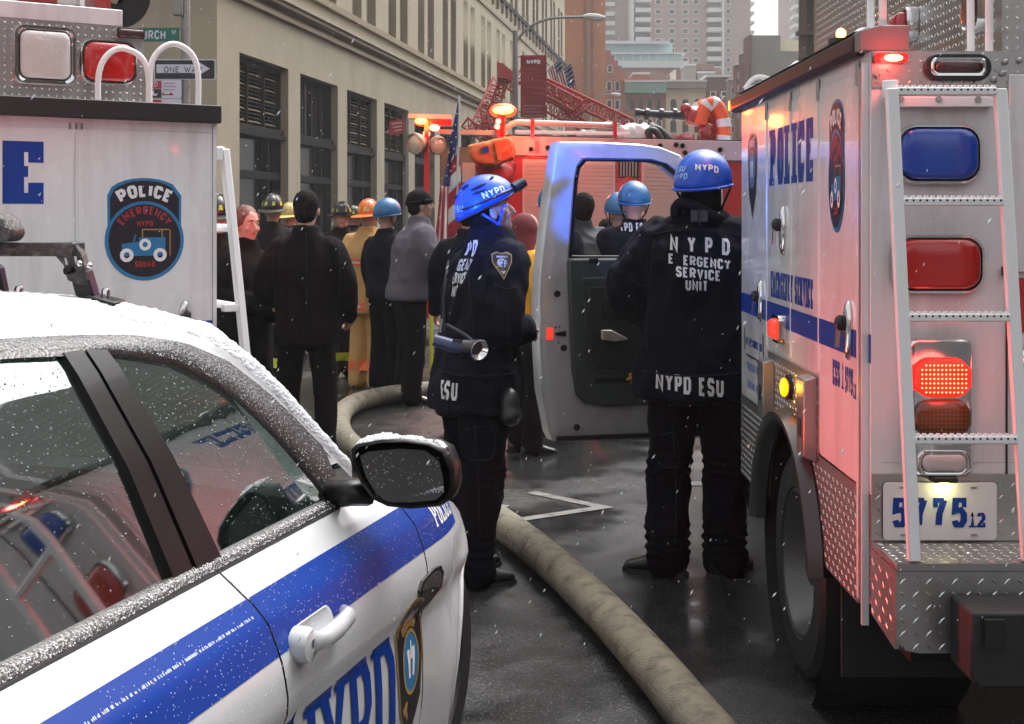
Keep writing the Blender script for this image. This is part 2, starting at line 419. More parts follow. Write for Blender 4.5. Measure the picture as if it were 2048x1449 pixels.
def asphalt():
    m = bpy.data.materials.new('wet_asphalt'); m.use_nodes = True
    N = m.node_tree.nodes; L = m.node_tree.links; b = N['Principled BSDF']
    g = N.new('ShaderNodeNewGeometry')
    def noi(sc, det=6, rough=.6, vec=None):
        n = N.new('ShaderNodeTexNoise'); n.inputs['Scale'].default_value = sc; n.inputs['Detail'].default_value = det
        n.inputs['Roughness'].default_value = rough
        L.new(vec or g.outputs['Position'], n.inputs['Vector']); return n.outputs['Fac']
    def ramp(src, p0, p1, c0, c1):
        r = N.new('ShaderNodeValToRGB'); r.color_ramp.elements[0].position = p0; r.color_ramp.elements[1].position = p1
        r.color_ramp.elements[0].color = (*c0, 1); r.color_ramp.elements[1].color = (*c1, 1)
        L.new(src, r.inputs[0]); return r.outputs[0]
    big = noi(.55, 5); mid = noi(4.5, 6); fine = noi(95, 3, .75); grit = noi(60, 4, .7)
    col = ramp(mid, .3, .7, (.011, .0115, .012), (.034, .034, .034))
    sp = ramp(fine, .57, .66, (0, 0, 0), (1, 1, 1))
    mx = N.new('ShaderNodeMix'); mx.data_type = 'RGBA'; L.new(col, mx.inputs[6]); mx.inputs[7].default_value = (.26, .25, .24, 1)
    ml = N.new('ShaderNodeMath'); ml.operation = 'MULTIPLY'; ml.inputs[1].default_value = .42; L.new(sp, ml.inputs[0]); L.new(ml.outputs[0], mx.inputs[0])
    L.new(mx.outputs[2], b.inputs['Base Color'])
    wet = ramp(big, .40, .56, (.20, .20, .20), (.04, .04, .04))       # standing water where the road dips
    ad = N.new('ShaderNodeMath'); ad.operation = 'MULTIPLY_ADD'; L.new(mid, ad.inputs[0]); ad.inputs[1].default_value = .16; L.new(wet, ad.inputs[2])
    L.new(ad.outputs[0], b.inputs['Roughness'])
    bs = ramp(big, .44, .57, (1, 1, 1), (.06, .06, .06))
    h = N.new('ShaderNodeMath'); h.operation = 'MULTIPLY_ADD'; L.new(grit, h.inputs[0]); h.inputs[1].default_value = .9; L.new(fine, h.inputs[2])
    bp = N.new('ShaderNodeBump'); bp.inputs['Distance'].default_value = .009
    st = N.new('ShaderNodeMath'); st.operation = 'MULTIPLY'; st.inputs[1].default_value = .6; L.new(bs, st.inputs[0])
    L.new(st.outputs[0], bp.inputs['Strength']); L.new(h.outputs[0], bp.inputs['Height']); L.new(bp.outputs[0], b.inputs['Normal'])
    b.inputs['Specular IOR Level'].default_value = .6
    return m
M_asphalt = asphalt()
g = G(); g.add([(-400, -60, 0), (400, -60, 0), (400, 600, 0), (-400, 600, 0)], [(0, 1, 2, 3)])
tag(g.build('street', M_asphalt), kind='structure')

# worn arrow outline painted on the road
M_roadpaint = mat('worn_road_paint', (.19, .187, .178), .45, var=.5, vscale=16, dirt=(.04, .04, .038), dscale=11, damt=1., bump=.3, bscale=120)
def ground(px, py): Y = 4290.0 / (py - 430); return V(((px - 1024) / F * Y, Y, 0))
g = G()
for pts, w in (([(1062, 986), (1207, 1016), (1000, 1047)], .075), ([(985, 1012), (1018, 1014)], .05)):
    p = [ground(*q) for q in pts]
    for i, (k, q) in enumerate([(0, q) for q in ribbon([(a.x, a.y) for a in p], w)]):
        g.add([(x, y, .0045 + .0004 * i) for x, y in q], [(0, 1, 2, 3)])
tag(g.build('road_marking', M_roadpaint, fix=False), kind='structure')
g = G()
for a, b in (((1355, 968), (1700, 975)),):
    p, q = ground(*a), ground(*b)
    for i, qq in enumerate(ribbon([(p.x, p.y), (q.x, q.y)], .12)): g.add([(x, y, .0045) for x, y in qq], [(0, 1, 2, 3)])
tag(g.build('road_marking', M_roadpaint, fix=False), kind='structure')

# ------------------------------------------------------------------ long beige loft building on the left
WA = V((.1506, .9886, 0)); WN = V((.9886, -.1506, 0)); WO = V((-5.45, 26, 0)); UP = V((0, 0, 1))
def wp(s, z, d=0.): return WO + WA * s + WN * d + UP * z
class FG(G):
    """box in facade coordinates: s along the wall, d out of the wall, z up"""
    def fb(s, s0, s1, d0, d1, z0, z1):
        vs = [wp(a, c, b) for c in (z0, z1) for a, b in ((s0, d0), (s1, d0), (s1, d1), (s0, d1))]
        return s.add(vs, [(0, 3, 2, 1), (4, 5, 6, 7), (0, 1, 5, 4), (1, 2, 6, 5), (2, 3, 7, 6), (3, 0, 4, 7)])
NB = 15; BAY = 3.9; SEND = NB * BAY + .3
bl = thing('loft_building', 'long beige stone loft building with tall dark shopfront windows along the left of the street', 'building', wp(-1.2, 0))
floors = [(6.9, 9.9), (11.55, 14.5), (15.9, 18.8)]
g = FG()
g.fb(-1.2, SEND, -.6, 0, 0, .45)
for i in range(NB):                                     # ground floor piers
    s = i * BAY; g.fb(s + 3.05, s + BAY, -.6, 0, .45, 4.9)
g.fb(-1.2, 0, -.6, 0, .45, 4.9)
zs = 4.9
for z0, z1 in floors:
    g.fb(-1.2, SEND, -.6, 0, zs, z0)
    for i in range(NB):
        s = i * BAY; g.fb(s + 1.42, s + 1.93, -.6, 0, z0, z1); g.fb(s + 2.92, s + BAY + .48, -.6, 0, z0, z1)
    g.fb(-1.2, .48, -.6, 0, z0, z1); zs = z1
g.fb(-1.2, SEND, -.6, 0, zs, 22)
g.fb(-1.2, SEND, -14, -.62, 0, 22)
# corner: chamfer and front side facing the camera
c0 = wp(-1.2, 0, 0); c1 = c0 - WA * 1.3 - WN * 1.3; c2 = c1 - WN * 22; c3 = c2 + WA * 10; c4 = c0 + WA * .0 - WN * .6
for a, b in ((c0, c1), (c1, c2)):
    n = (b - a).cross(UP).normalized()
    if n.y > 0: n = -n
    g.add([a, b, b - n * .6, a - n * .6, *[p + UP * 22 for p in (a, b, b - n * .6, a - n * .6)]], [(0, 3, 2, 1), (4, 5, 6, 7), (0, 1, 5, 4), (1, 2, 6, 5), (2, 3, 7, 6), (3, 0, 4, 7)])
g.build('wall', M_beige, bl)
# mouldings
def band(nm, z0, z1, d, m, wrap=True):
    g = FG(); g.fb(-1.2, SEND, .003, d, z0, z1)
    for a, b in ((c0, c1), (c1, c2)):
        n = (b - a).cross(UP).normalized()
        if n.y > 0: n = -n
        a_, b_ = a + n * .003, b + n * .003
        g.add([p + UP * z for z in (z0, z1) for p in (a_, b_, b_ + n * d, a_ + n * d)], [(0, 3, 2, 1), (4, 5, 6, 7), (0, 1, 5, 4), (1, 2, 6, 5), (2, 3, 7, 6), (3, 0, 4, 7)])
    return g.build(nm, m, bl)
band('cornice', 5.92, 6.02, .10, M_trim); band('cornice', 6.16, 6.26, .2, M_trim); band('cornice', 6.262, 6.34, .26, M_beige)
band('sill_course', 6.72, 6.88, .10, M_trim); band('sill_course', 11.2, 11.4, .14, M_dkmetal); band('sill_course', 10.35, 10.45, .06, M_trim); band('sill_course', 15.6, 15.8, .12, M_trim)
# brackets under the third floor course
g = FG()
for i in range(NB * 3): g.fb(i * 1.3 + .5, i * 1.3 + .68, .004, .12, 10.75, 11.19)
o = g.build('bracket_row', M_beige, bl, kind='stuff')
# street level windows: recessed dark iron shopfronts
for i in range(NB):
    s = i * BAY; g = FG()
    for a, b, c, d in ((0, .09, .45, 4.9), (2.96, 3.05, .45, 4.9), (.09, 2.96, 4.80, 4.9), (.09, 2.96, .45, .95), (.09, 2.96, 2.42, 2.58)):
        g.fb(s + a, s + b, -.35, -.18, c, d)
    g.fb(s + .0, s + 3.05, -.30, -.06, 3.30, 3.38); g.fb(s, s + 3.05, -.30, -.11, 3.382, 3.52)
    nm = 4 if i % 2 else 3
    for k in range(1, nm): g.fb(s + 3.05 * k / nm - .04, s + 3.05 * k / nm + .04, -.33, -.2, 3.52, 4.8)
    for k in range(1, 3): g.fb(s + 3.05 * (.12 + .62 * (k - 1)) , s + 3.05 * (.12 + .62 * (k - 1)) + .09, -.33, -.2, .95, 3.3)
    fr = g.build('shopfront_window', M_dkmetal, bl)
    g = FG(); g.fb(s + .06, s + 3.0, -.45, -.36, .5, 4.85)
    g.build('pane', M_winglass if i % 2 == 0 else M_winglass2, fr)
    if i in (0, 2, 3, 5):
        for k in range(14 if i < 3 else 7):
            g = FG(); z = 3.6 + k * (1.16 / (14 if i < 3 else 7))
            for a, b in ((.12, .95), (1.1, 1.95), (2.1, 2.9)):
                vs = [wp(s + aa, z + dz, dd) for aa in (a, b) for dd, dz in ((-.34, .045), (-.24, 0), (-.24, .012), (-.34, .057))]
                g.add(vs, [(0, 1, 2, 3), (7, 6, 5, 4), (0, 4, 5, 1), (1, 5, 6, 2), (2, 6, 7, 3), (3, 7, 4, 0)])
            g.build('louvre', M_dkmetal if k % 3 else M_trim, fr)
g = FG(); g.fb(.4, 1.2, -.352, -.345, 1.6, 2.3)
# upper windows: one prototype, copies share its mesh
def win_proto(z0, z1, lit):
    w0, w1 = .48, 1.42; g = FG()
    for a, b, c, d in ((w0, w0 + .07, z0, z1), (w1 - .07, w1, z0, z1), (w0 + .07, w1 - .07, z1 - .08, z1), (w0 + .07, w1 - .07, z0, z0 + .08), (w0 + .07, w1 - .07, (z0 + z1) / 2 - .04, (z0 + z1) / 2 + .04)):
        g.fb(a, b, -.34, -.24, c, d)
    f = g.build('window', M_frame, bl)
    g = FG(); g.fb(w0 + .05, w1 - .05, -.37, -.345, z0 + .05, (z0 + z1) / 2); g.build('pane', M_winglass, f)
    g = FG(); g.fb(w0 + .05, w1 - .05, -.33, -.31, (z0 + z1) / 2, z1 - .05); g.build('pane', lit, f)
    return f
for fi, (z0, z1) in enumerate(floors):
    protos = {}
    for i in range(NB):
        for j in range(2):
            if fi == 0 and 6 <= i <= 10: kind = M_litpane
            else: kind = random.choice([M_winglass, M_blind, M_winglass2, M_winglass])
            off = i * BAY + j * 1.5
            if kind not in protos:
                p = protos[kind] = win_proto(z0, z1, kind)
                p.location = WA * off
            else:
                c = copy_tree(protos[kind], bl); c.location = WA * off

# ------------------------------------------------------------------ far end of the street
def mbrick(nm, c): return mat(nm, c, .9, var=.12, vscale=.8, bump=.1, bscale=6, dirt=tuple(x * .7 for x in c), dscale=.3, damt=.5)
M_brickor = mbrick('orange_brown_brick', (.46, .18, .085)); M_brickred = mbrick('red_brick', (.30, .13, .09)); M_brickdk = mbrick('dark_brick', (.14, .07, .055))
M_cream = mbrick('cream_stone', (.62, .57, .42)); M_teal = mat('copper_green_cornice', (.16, .32, .30), .7, var=.2); M_greystone = mbrick('grey_stone', (.26, .25, .22))
M_towerbr = mbrick('tower_brick', (.36, .25, .21)); M_conc = mat('pale_concrete', (.62, .62, .60), .8, var=.06); M_glassg = mat('pale_green_glass', (.35, .50, .50), .2, var=.15, vscale=.4)
M_brown = mbrick('brownstone', (.13, .085, .06))
def px3(px, Y): return (px - 1024) / F * Y
def pz(py, Y): return H - (py - HY) / F * Y
def block(root, name, x0, x1, ytop, Y, depth, m, ybot=None):
    g = G(); g.box(px3(x0, Y), px3(x1, Y), Y, Y + depth, 0 if ybot is None else pz(ybot, Y), pz(ytop, Y)); return g.build(name, m, root)
def fwin(root, x0, x1, y0, y1, Y, arch=False, fm=None, gm=None, prj=.12):
    """window of a far building: surround part with a recessed looking pane"""
    a, b, c, d = px3(x0, Y), px3(x1, Y), pz(y1, Y), pz(y0, Y); t = (b - a) * .13
    out = [(a, c), (b, c), (b, d)]; inn = [(a + t, c + t), (b - t, c + t), (b - t, d - t)]
    if arch:
        r = (b - a) / 2; out = [(a, c), (b, c)] + [((a + b) / 2 + r * math.cos(R(k)), d - r + r * math.sin(R(k))) for k in range(0, 181, 30)]
        ri = r - t; inn = [(a + t, c + t), (b - t, c + t)] + [((a + b) / 2 + ri * math.cos(R(k)), d - r + ri * math.sin(R(k))) for k in range(0, 181, 30)]
    else: out.append((a, d)); inn.append((a + t, d - t))
    g = G(); n = len(out)
    vs = [(p[0], Y - prj, p[1]) for p in out] + [(p[0], Y - prj, p[1]) for p in inn] + [(p[0], Y, p[1]) for p in out] + [(p[0], Y - .02, p[1]) for p in inn]
    fs = []
    for i in range(n):
        j = (i + 1) % n; fs += [(i, j, j + n, i + n), (i, i + 2 * n, j + 2 * n, j), (i + n, j + n, j + 3 * n, i + 3 * n)]
    g.add(vs, fs); f = g.build('window', fm or M_conc, root)
    g = G(); g.add([(p[0], Y - .03, p[1]) for p in inn], [tuple(range(n))]); g.box((a + b) / 2 - t * .3, (a + b) / 2 + t * .3, Y - .08, Y - .04, c + t, d - t)
    g.build('pane', gm or M_winglass2, f); return f

t = thing('brick_tower', 'plain orange brown brick tower at the end of the beige loft building', 'tower', (px3(1170, 95), 95, 0))
block(t, 'wall', 1128, 1211, -120, 95, 14, M_brickor)
for a in (1168, 1176, 1184):
    g = G(); g.box(px3(a, 95), px3(a + 2.4, 95), 94.85, 94.99, 0, pz(-120, 95)); g.build('pilaster', M_brickred if a != 1176 else M_frame, t)

Y = 112
t = thing('gabled_house', 'red brick house with a stepped gable beside the plain brick tower', 'house', (px3(1230, Y), Y, 0))
g = G(); st = [(1196, 101), (1222, 101), (1222, 112), (1229, 112), (1229, 122), (1236, 122), (1236, 132), (1243, 132), (1243, 143), (1252, 143)]
g.prism([(px3(1196, Y), 0)] + [(px3(a, Y), pz(b, Y)) for a, b in st] + [(px3(1252, Y), 0)], Y, Y + 10); g.build('wall', M_brickred, t)
for y0, y1 in ((130, 146), (162, 183), (200, 220), (240, 262)):
    for x0 in ((1213, 1229) if y0 > 140 else (1214,)): fwin(t, x0, x0 + 11, y0, y1, Y, y0 < 190)
t = thing('corniced_row_house', 'red brick row house under a wide green cornice and snowy roof', 'house', (px3(1291, Y), Y, 0))
block(t, 'wall', 1252.5, 1331, 164, Y + .3, 10, M_brickred)
block(t, 'cornice', 1250, 1333, 165, Y - .8, 1.2, M_teal, 186); block(t, 'roof_snow', 1250, 1333, 160.5, Y - .9, 3, M_snow, 164.6)
for k in range(4):
    fwin(t, 1257 + k * 18, 1269 + k * 18, 198, 222, Y + .3, True, M_brickred); fwin(t, 1257 + k * 18, 1270 + k * 18, 237, 262, Y + .3, True)
t = thing('cream_row_house', 'cream stone row house with round arched windows between two brick ones', 'house', (px3(1372, Y), Y, 0))
block(t, 'wall', 1332, 1412, 172, Y + .2, 10, M_cream); block(t, 'cornice', 1331, 1413, 164, Y - .6, 1.1, M_greystone, 176); block(t, 'roof_snow', 1332, 1414, 160, Y - .7, 4, M_snow, 163.6)
for k in range(3):
    fwin(t, 1338 + k * 24, 1355 + k * 24, 196, 226, Y + .2, True, M_cream); fwin(t, 1338 + k * 24, 1355 + k * 24, 238, 268, Y + .2, True, M_cream)
t = thing('narrow_brick_house', 'narrow dark red brick house right of the cream row house', 'house', (px3(1436, Y), Y, 0))
block(t, 'wall', 1412.5, 1461, 155, Y, 10, M_brickdk); block(t, 'roof_snow', 1411, 1462, 150, Y - .2, 5, M_snow, 154.6)
for y0, y1 in ((183, 194), (212, 232)):
    for x0 in (1420, 1442): fwin(t, x0, x0 + 12, y0, y1, Y)
for i, (x0, x1, y0, c) in enumerate(((1266, 1300, 145, M_brickred), (1348, 1352, 140, M_conc), (1370, 1392, 128, M_greystone), (1395, 1430, 143, M_greystone))):
    t = thing('rooftop_bulkhead', ['snow dusted brick bulkhead above the green cornice', 'thin pale chimney above the cream row house', 'grey bulkhead above the cream row house', 'low grey rooftop shed left of the narrow brick house'][i], 'bulkhead', (px3(x0, Y + 6), Y + 6, pz(160, Y + 6)))
    block(t, 'wall', x0, x1, y0 + 4, Y + 6, 3, c, 165); block(t, 'roof_snow', x0 - .5, x1 + .5, y0, Y + 5.9, 3.3, M_snow, y0 + 3.8)

Y = 165
t = thing('glass_fronted_building', 'pale building with green glass top floors under a snowy terrace', 'building', (px3(1300, Y), Y, 0))
block(t, 'wall', 1205, 1442, 136, Y, 20, M_brickred); block(t, 'slab', 1203, 1378, 122, Y - .5, 18, M_conc, 135.6)
block(t, 'glass_storey', 1206, 1364, 109, Y, 14, M_glassg, 121.8); block(t, 'slab', 1203, 1372, 105, Y - .4, 15, M_conc, 108.8)
block(t, 'glass_storey', 1206, 1345, 88, Y + 1, 12, M_glassg, 104.8); block(t, 'roof_snow', 1204, 1340, 82, Y, 14, M_snow, 87.8)
for k in range(9):
    g = G(); x = px3(1212 + k * 17, Y); g.box(x, x + .12, Y - .12, Y - .02, pz(121.7, Y), pz(109.2, Y)); g.build('mullion', M_conc, t)
block(t, 'stair_tower', 1381, 1429, 128, Y - 1, 6, M_brickred, 140)

Y = 210
t = thing('apartment_tower', 'tall brick apartment tower with pale stacked balconies fading into the snowfall', 'tower', (px3(1380, Y), Y, 0))
block(t, 'wall', 1268, 1501, -150, Y, 20, M_towerbr); block(t, 'wing', 1205, 1262, -150, Y + 4, 16, M_towerbr)
block(t, 'corner_pier', 1262.3, 1267.7, -150, Y - 1.5, 8, M_conc); block(t, 'corner_pier', 1445, 1449, -150, Y - 2, 6, M_conc)
k = 0
y = -20
while y < 145:
    for x0, x1 in ((1269, 1300), (1412, 1444.5)):
        g = G(); g.box(px3(x0, Y), px3(x1, Y), Y - 1.6, Y, pz(y + 8.5, Y), pz(y, Y)); g.build('balcony', M_conc, t)
        g = G(); g.box(px3(x0, Y), px3(x1, Y), Y - .25, Y - .01, pz(y + 18.5, Y), pz(y + 8.5, Y)); g.build('balcony_door', M_winglass2, t)
    if y < 78:
        g = G(); g.box(px3(1501.1, Y), px3(1514, Y), Y + 2, Y + 7, pz(y + 6, Y), pz(y, Y)); g.build('balcony', M_conc, t)
    g = G(); g.box(px3(1213, Y), px3(1232, Y), Y + 2.4, Y + 3.99, pz(y + 8, Y), pz(y, Y)); g.build('balcony', M_conc, t)
    for x0 in (1310, 1337, 1364, 1385): fwin(t, x0, x0 + 13, y, y + 11, Y, fm=M_conc, prj=.2)
    for x0 in (1452,): fwin(t, x0, x0 + 9, y, y + 10, Y, fm=M_conc, prj=.2)
    y += 19.4
t = thing('distant_tower', 'sliver of a hazy tower with jagged balconies left of the brown stone facade', 'tower', (px3(1640, 260), 260, 0))
block(t, 'wall', 1597, 1680, -150, 260, 20, M_towerbr)
for k in range(6): block(t, 'balcony', 1590, 1596.8, -10 + k * 19, 258, 5, M_conc, -3 + k * 19)

Y = 90
t = thing('blank_grey_building', 'blank grey stepped wall building under the patch of white sky', 'building', (px3(1550, Y), Y, 0))
g = G(); g.prism([(px3(a, Y), z) for a, z in ((1503, 0), (1503, pz(71, Y)), (1561, pz(71, Y)), (1561, pz(103, Y)), (1660, pz(103, Y)), (1660, 0))], Y, Y + 2)
g.build('wall', M_greystone, t); block(t, 'rooftop_box', 1569, 1600, 81, Y + 2, 5, M_cream, 102.8)
block(t, 'side_pier', 1497, 1502.8, 71, Y - .3, 2, M_brickdk)
# dark street wall running away on the right, in steps
for i, (x0, x1, y0, Yd) in enumerate(((1459, 1473, 160, 104), (1473, 1485, 130, 98), (1485, 1497, 108, 93))):
    t = thing('side_street_building', ['low dark building with snowy fire escape beside the narrow brick house', 'dark brick building with a snowy ledge, middle of the three stepping up', 'dark brick building touching the blank grey wall'][i], 'building', (px3(x0, Yd), Yd, 0))
    block(t, 'wall', x0, x1, y0, Yd, 1.5, [M_greystone, M_brickdk, M_brickdk][i]); block(t, 'roof_snow', x0 - 1, x1, y0 - 3.5, Yd - .3, 1.6, M_snow, y0 - .4)
    for k in range(4): fwin(t, x0 + 2.5, x1 - 2.5, y0 + 14 + k * 26, y0 + 28 + k * 26, Yd)
Y = 46
t = thing('brownstone_facade', 'dark ornate brown stone facade rising behind the roof of the truck on the right', 'building', (px3(1650, Y), Y, 0))
block(t, 'wall', 1612, 2300, -160, Y, 1.2, M_brown)
for a in (1598, 1622, 1652, 1684):
    g = G(); x = px3(a + 6, Y); g.lathe([(.16, 0), (.16, 7.2), (.13, 7.3), (.13, 9.4), (.2, 9.5), (.2, 10), (.16, 10.1), (.15, 16)], 10, (x, Y - .15, 0)); g.build('column', M_brown, t, smooth=True)
for a in (1636, 1668):
    for y0 in (-60, 10, 80): fwin(t, a - 5, a + 11, y0, y0 + 46, Y, True, M_brown, M_winglass)
for y0 in (-20, 62, 140): block(t, 'ledge', 1596, 2300, y0, Y - .5, .45, M_brown, y0 + 7)

# ------------------------------------------------------------------ street lamps, banner, flags, crane, sign pole
def street_lamp(px, Y, ytop, ex, ey, r, label):
    x = px3(px, Y); t = thing('street_lamp', label, 'street lamp', (x, Y, 0), group='street lamps on the left kerb')
    zt = pz(ytop, Y)
    g = G(); g.lathe([(r * 1.8, 0), (r * 1.7, .5), (r, .7), (r * .75, zt)], 8, (x, Y, 0)); g.build('pole', M_steel, t, smooth=True)
    e = V((px3(ex, Y), Y, pz(ey, Y))); p0 = V((x, Y, zt - .35)); L_ = e.x - x
    g = G(); g.tube(smoothpath([p0, p0 + V((L_ * .18, 0, (e.z - p0.z) * .55)), p0 + V((L_ * .5, 0, (e.z - p0.z) * .93)), e]), r * .42, 6); g.build('arm', M_steel, t, smooth=True)
    g = G(); g.tube([e - V((.05, 0, 0)), e + V((.12, 0, .01)), e + V((.4, 0, -.01)), e + V((.62, 0, -.03))], [.04, .09, .1, .05], 8); g.build('lamp_head', M_conc, t, smooth=True)
    g = G(); g.ell(e + V((.38, 0, -.07)), (.17, .09, .07), 10, 6); g.build('lens', M_conc, t, smooth=True)
street_lamp(1031, 38, 62, 1168, 34, .11, 'grey curved arm street lamp rising behind the dark red banner')
street_lamp(1180, 80, 215, 1222, 189, .12, 'small far street lamp in front of the plain brick tower')
Y = 37.6; bn = thing('street_banner', 'dark red banner with white city letters hung on the lamp pole', 'banner', (px3(1067, Y), Y, pz(235, Y)))
M_banner = mat('banner_cloth', (.26, .015, .022), .7, var=.12)
g = G(); n = 12
for i in range(n):
    z0, z1 = [pz(111 + (235 - 111) * k / n, Y) for k in (i, i + 1)]; o0, o1 = [.03 * math.sin(k * .9) for k in (i, i + 1)]
    for d in (0,): g.add([(px3(1041, Y), Y + o0, z0), (px3(1093, Y), Y - o0, z0), (px3(1093, Y), Y - o1, z1), (px3(1041, Y), Y + o1, z1),
           (px3(1041, Y), Y + o0 + .01, z0), (px3(1093, Y), Y - o0 + .01, z0), (px3(1093, Y), Y - o1 + .01, z1), (px3(1041, Y), Y + o1 + .01, z1)], [(0, 1, 2, 3), (7, 6, 5, 4), (0, 3, 7, 4), (1, 5, 6, 2)])
cl = g.build('cloth', M_banner, bn)
g = G(); q, w_ = text_quads('NYPD', .125, .8, .28, .12, center=True); put_quads(g, q, flat_fn(V((px3(1067, Y), Y - .06, pz(129, Y))), V((1, 0, 0)), UP, V((0, -1, 0)), 0)); g.build('lettering', M_white, bn, fix=False)
for k, yy in enumerate((212, 218, 224, 231)):
    g = G(); x = px3(1046, Y); g.box(x, x + (.55, .4, .5, .58)[k], Y - .05, Y - .047, pz(yy + 1.4, Y), pz(yy, Y)); g.build('print_line', mat('faded_print', (.4, .2, .2), .7), bn)
g = G()
for yy in (111, 235): g.tube([(px3(1031, 38), 38, pz(yy, Y)), (px3(1094, Y), Y, pz(yy, Y))], .018, 6)
g.build('bracket', M_steel, bn)

M_fblue = mat('flag_blue', (.02, .03, .12), .8, var=.2); M_fred = mat('flag_red', (.38, .03, .04), .8, var=.15); M_fwhite = mat('flag_white', (.62, .6, .6), .8, var=.08)
def flag(name, label, P0, P1, drop, cols=22, rows=13, fold=.05, pole=None, spread=1., group=None, hang=None):
    """limp stars-and-stripes: hangs from the pole line P0(top)->P1, fly end falls along hang"""
    t = thing(name, label, 'flag', tuple(P0), group=group)
    g = G(); g.tube(pole, .016, 7); g.build('pole', M_steel, t, smooth=True)
    hang = hang or V((.12, 0, -1))
    def P(u, v):      # u along hoist (0 top..1), v along fly
        a = P0.lerp(P1, u); b = a + hang * drop * v * (1 - .12 * u)
        side = (P1 - P0).normalized().cross(hang.normalized()).normalized()
        return b + side * fold * math.sin(u * 13 + v * 2.5) * (.25 + v) + (P1 - P0) * (-.35 * v * (u - .5)) * spread
    mats = {'canton': (M_fblue, []), 'red_stripe': (M_fred, []), 'white_stripe': (M_fwhite, [])}
    gs = {}
    for r in range(13):
        key = ('r' if r % 2 == 0 else 'w', r); g = G()
        for k in range(2):
            for c in range(cols):
                v0, v1 = c / cols, (c + 1) / cols
                if r < 7 and v1 <= .4 + 1e-6: tgt = gs.setdefault('canton', G())
                else: tgt = gs.setdefault(key, G())
                u0, u1 = (r + k / 2) / 13, (r + (k + 1) / 2) / 13
                tgt.add([P(u0, v0), P(u1, v0), P(u1, v1), P(u0, v1)], [(0, 1, 2, 3)])
    for k, g in gs.items():
        if k == 'canton': g.build('canton', M_fblue, t, smooth='all')
        else: g.build('stripe', M_fred if k[0] == 'r' else M_fwhite, t, smooth='all')
    g = G()
    for i in range(7):
        for j in range(5):
            c = P(.05 + .075 * i, .04 + .075 * j); n = (P(.06 + .075 * i, .05 + .075 * j) - c).normalized()
            nn = V((0, -1, 0)); r_ = .013 * drop
            g.add([c + nn * .006 + V((math.cos(R(a)) * r_ * (1 if q % 2 else .45), 0, math.sin(R(a)) * r_ * (1 if q % 2 else .45))) for q, a in enumerate(range(0, 360, 36))], [tuple(range(10))])
    g.build('star_pattern', M_fwhite, t, fix=False, kind='stuff')
    return t
for i, (a, b) in enumerate((((1096, 142), (1121, 116)), ((1113, 152), (1143, 126)))):
    Y = 50 - i * 2; Pa, Pb = at(*a, Y), at(*b, Y)
    flag('facade_flag', ['stars and stripes flag hanging from the facade, nearer the red banner', 'stars and stripes flag hanging from the facade, farther right over the crane boom'][i], Pb, Pa, 2.1, pole=[Pa - (Pb - Pa) * .3, Pb + (Pb - Pa) * .25], group='flags on the loft building', fold=.1, hang=V((.25, 0, -1)))

# collapsed crane boom: red lattice
def truss(g, p0, p1, w, n, r=.036, up=V((0, 0, 1))):
    p0 = V(p0); p1 = V(p1); d = (p1 - p0).normalized(); a = d.cross(V((0, 1, 0))).normalized() * w / 2; b = V((0, 1, 0)) * w / 2
    cs = [(a + b), (a - b), (-a - b), (-a + b)]
    for c in cs: g.tube([p0 + c, p1 + c], r, 5)
    for i in range(n):
        q0 = p0.lerp(p1, i / n); q1 = p0.lerp(p1, (i + 1) / n)
        for k in range(4):
            c0, c1 = cs[k], cs[(k + 1) % 4]
            if i % 2: c0, c1 = c1, c0
            g.tube([q0 + c0, q1 + c1], r * .6, 4)
            g.tube([q0 + cs[k], q0 + cs[(k + 1) % 4]], r * .6, 4)
Y = 44
cr = thing('crane_boom', 'collapsed dark red lattice crane boom crumpled across the street behind the fire engine', 'crane', (px3(1100, Y), Y, 0))
for a, b, w, n in (((948, 262), (996, 160), .34, 8), ((972, 262), (1012, 150), .3, 8), ((1002, 152), (1035, 178), .4, 3), ((1036, 150), (1160, 215), .42, 9), ((1085, 168), (1262, 252), .42, 14), ((1080, 205), (1185, 262), .36, 8), ((1130, 245), (1178, 205), .25, 4), ((950, 258), (1010, 275), .3, 4), ((930, 245), (990, 290), .35, 4)):
    g = G(); truss(g, at(*a, Y), at(*b, Y + random.uniform(-1, 2)), w, n); g.build('boom_section', M_rust, cr)
g = G()
for k in range(16):
    a = at(948 + random.uniform(0, 60), 250 + random.uniform(-8, 25), Y - .5); b = a + V((random.uniform(-.5, .5), random.uniform(-.3, .3), random.uniform(-.1, .75))); g.tube([a, b], .035, 5)
g.build('bent_bracing', M_rust, cr, kind='stuff')
g = G(); g.prism([(px3(a, Y), pz(b, Y)) for a, b in ((994, 127), (1006, 130), (1030, 150), (1034, 172), (1012, 160), (996, 158))], Y - .4, Y + .3); g.build('boom_head', M_rust, cr)

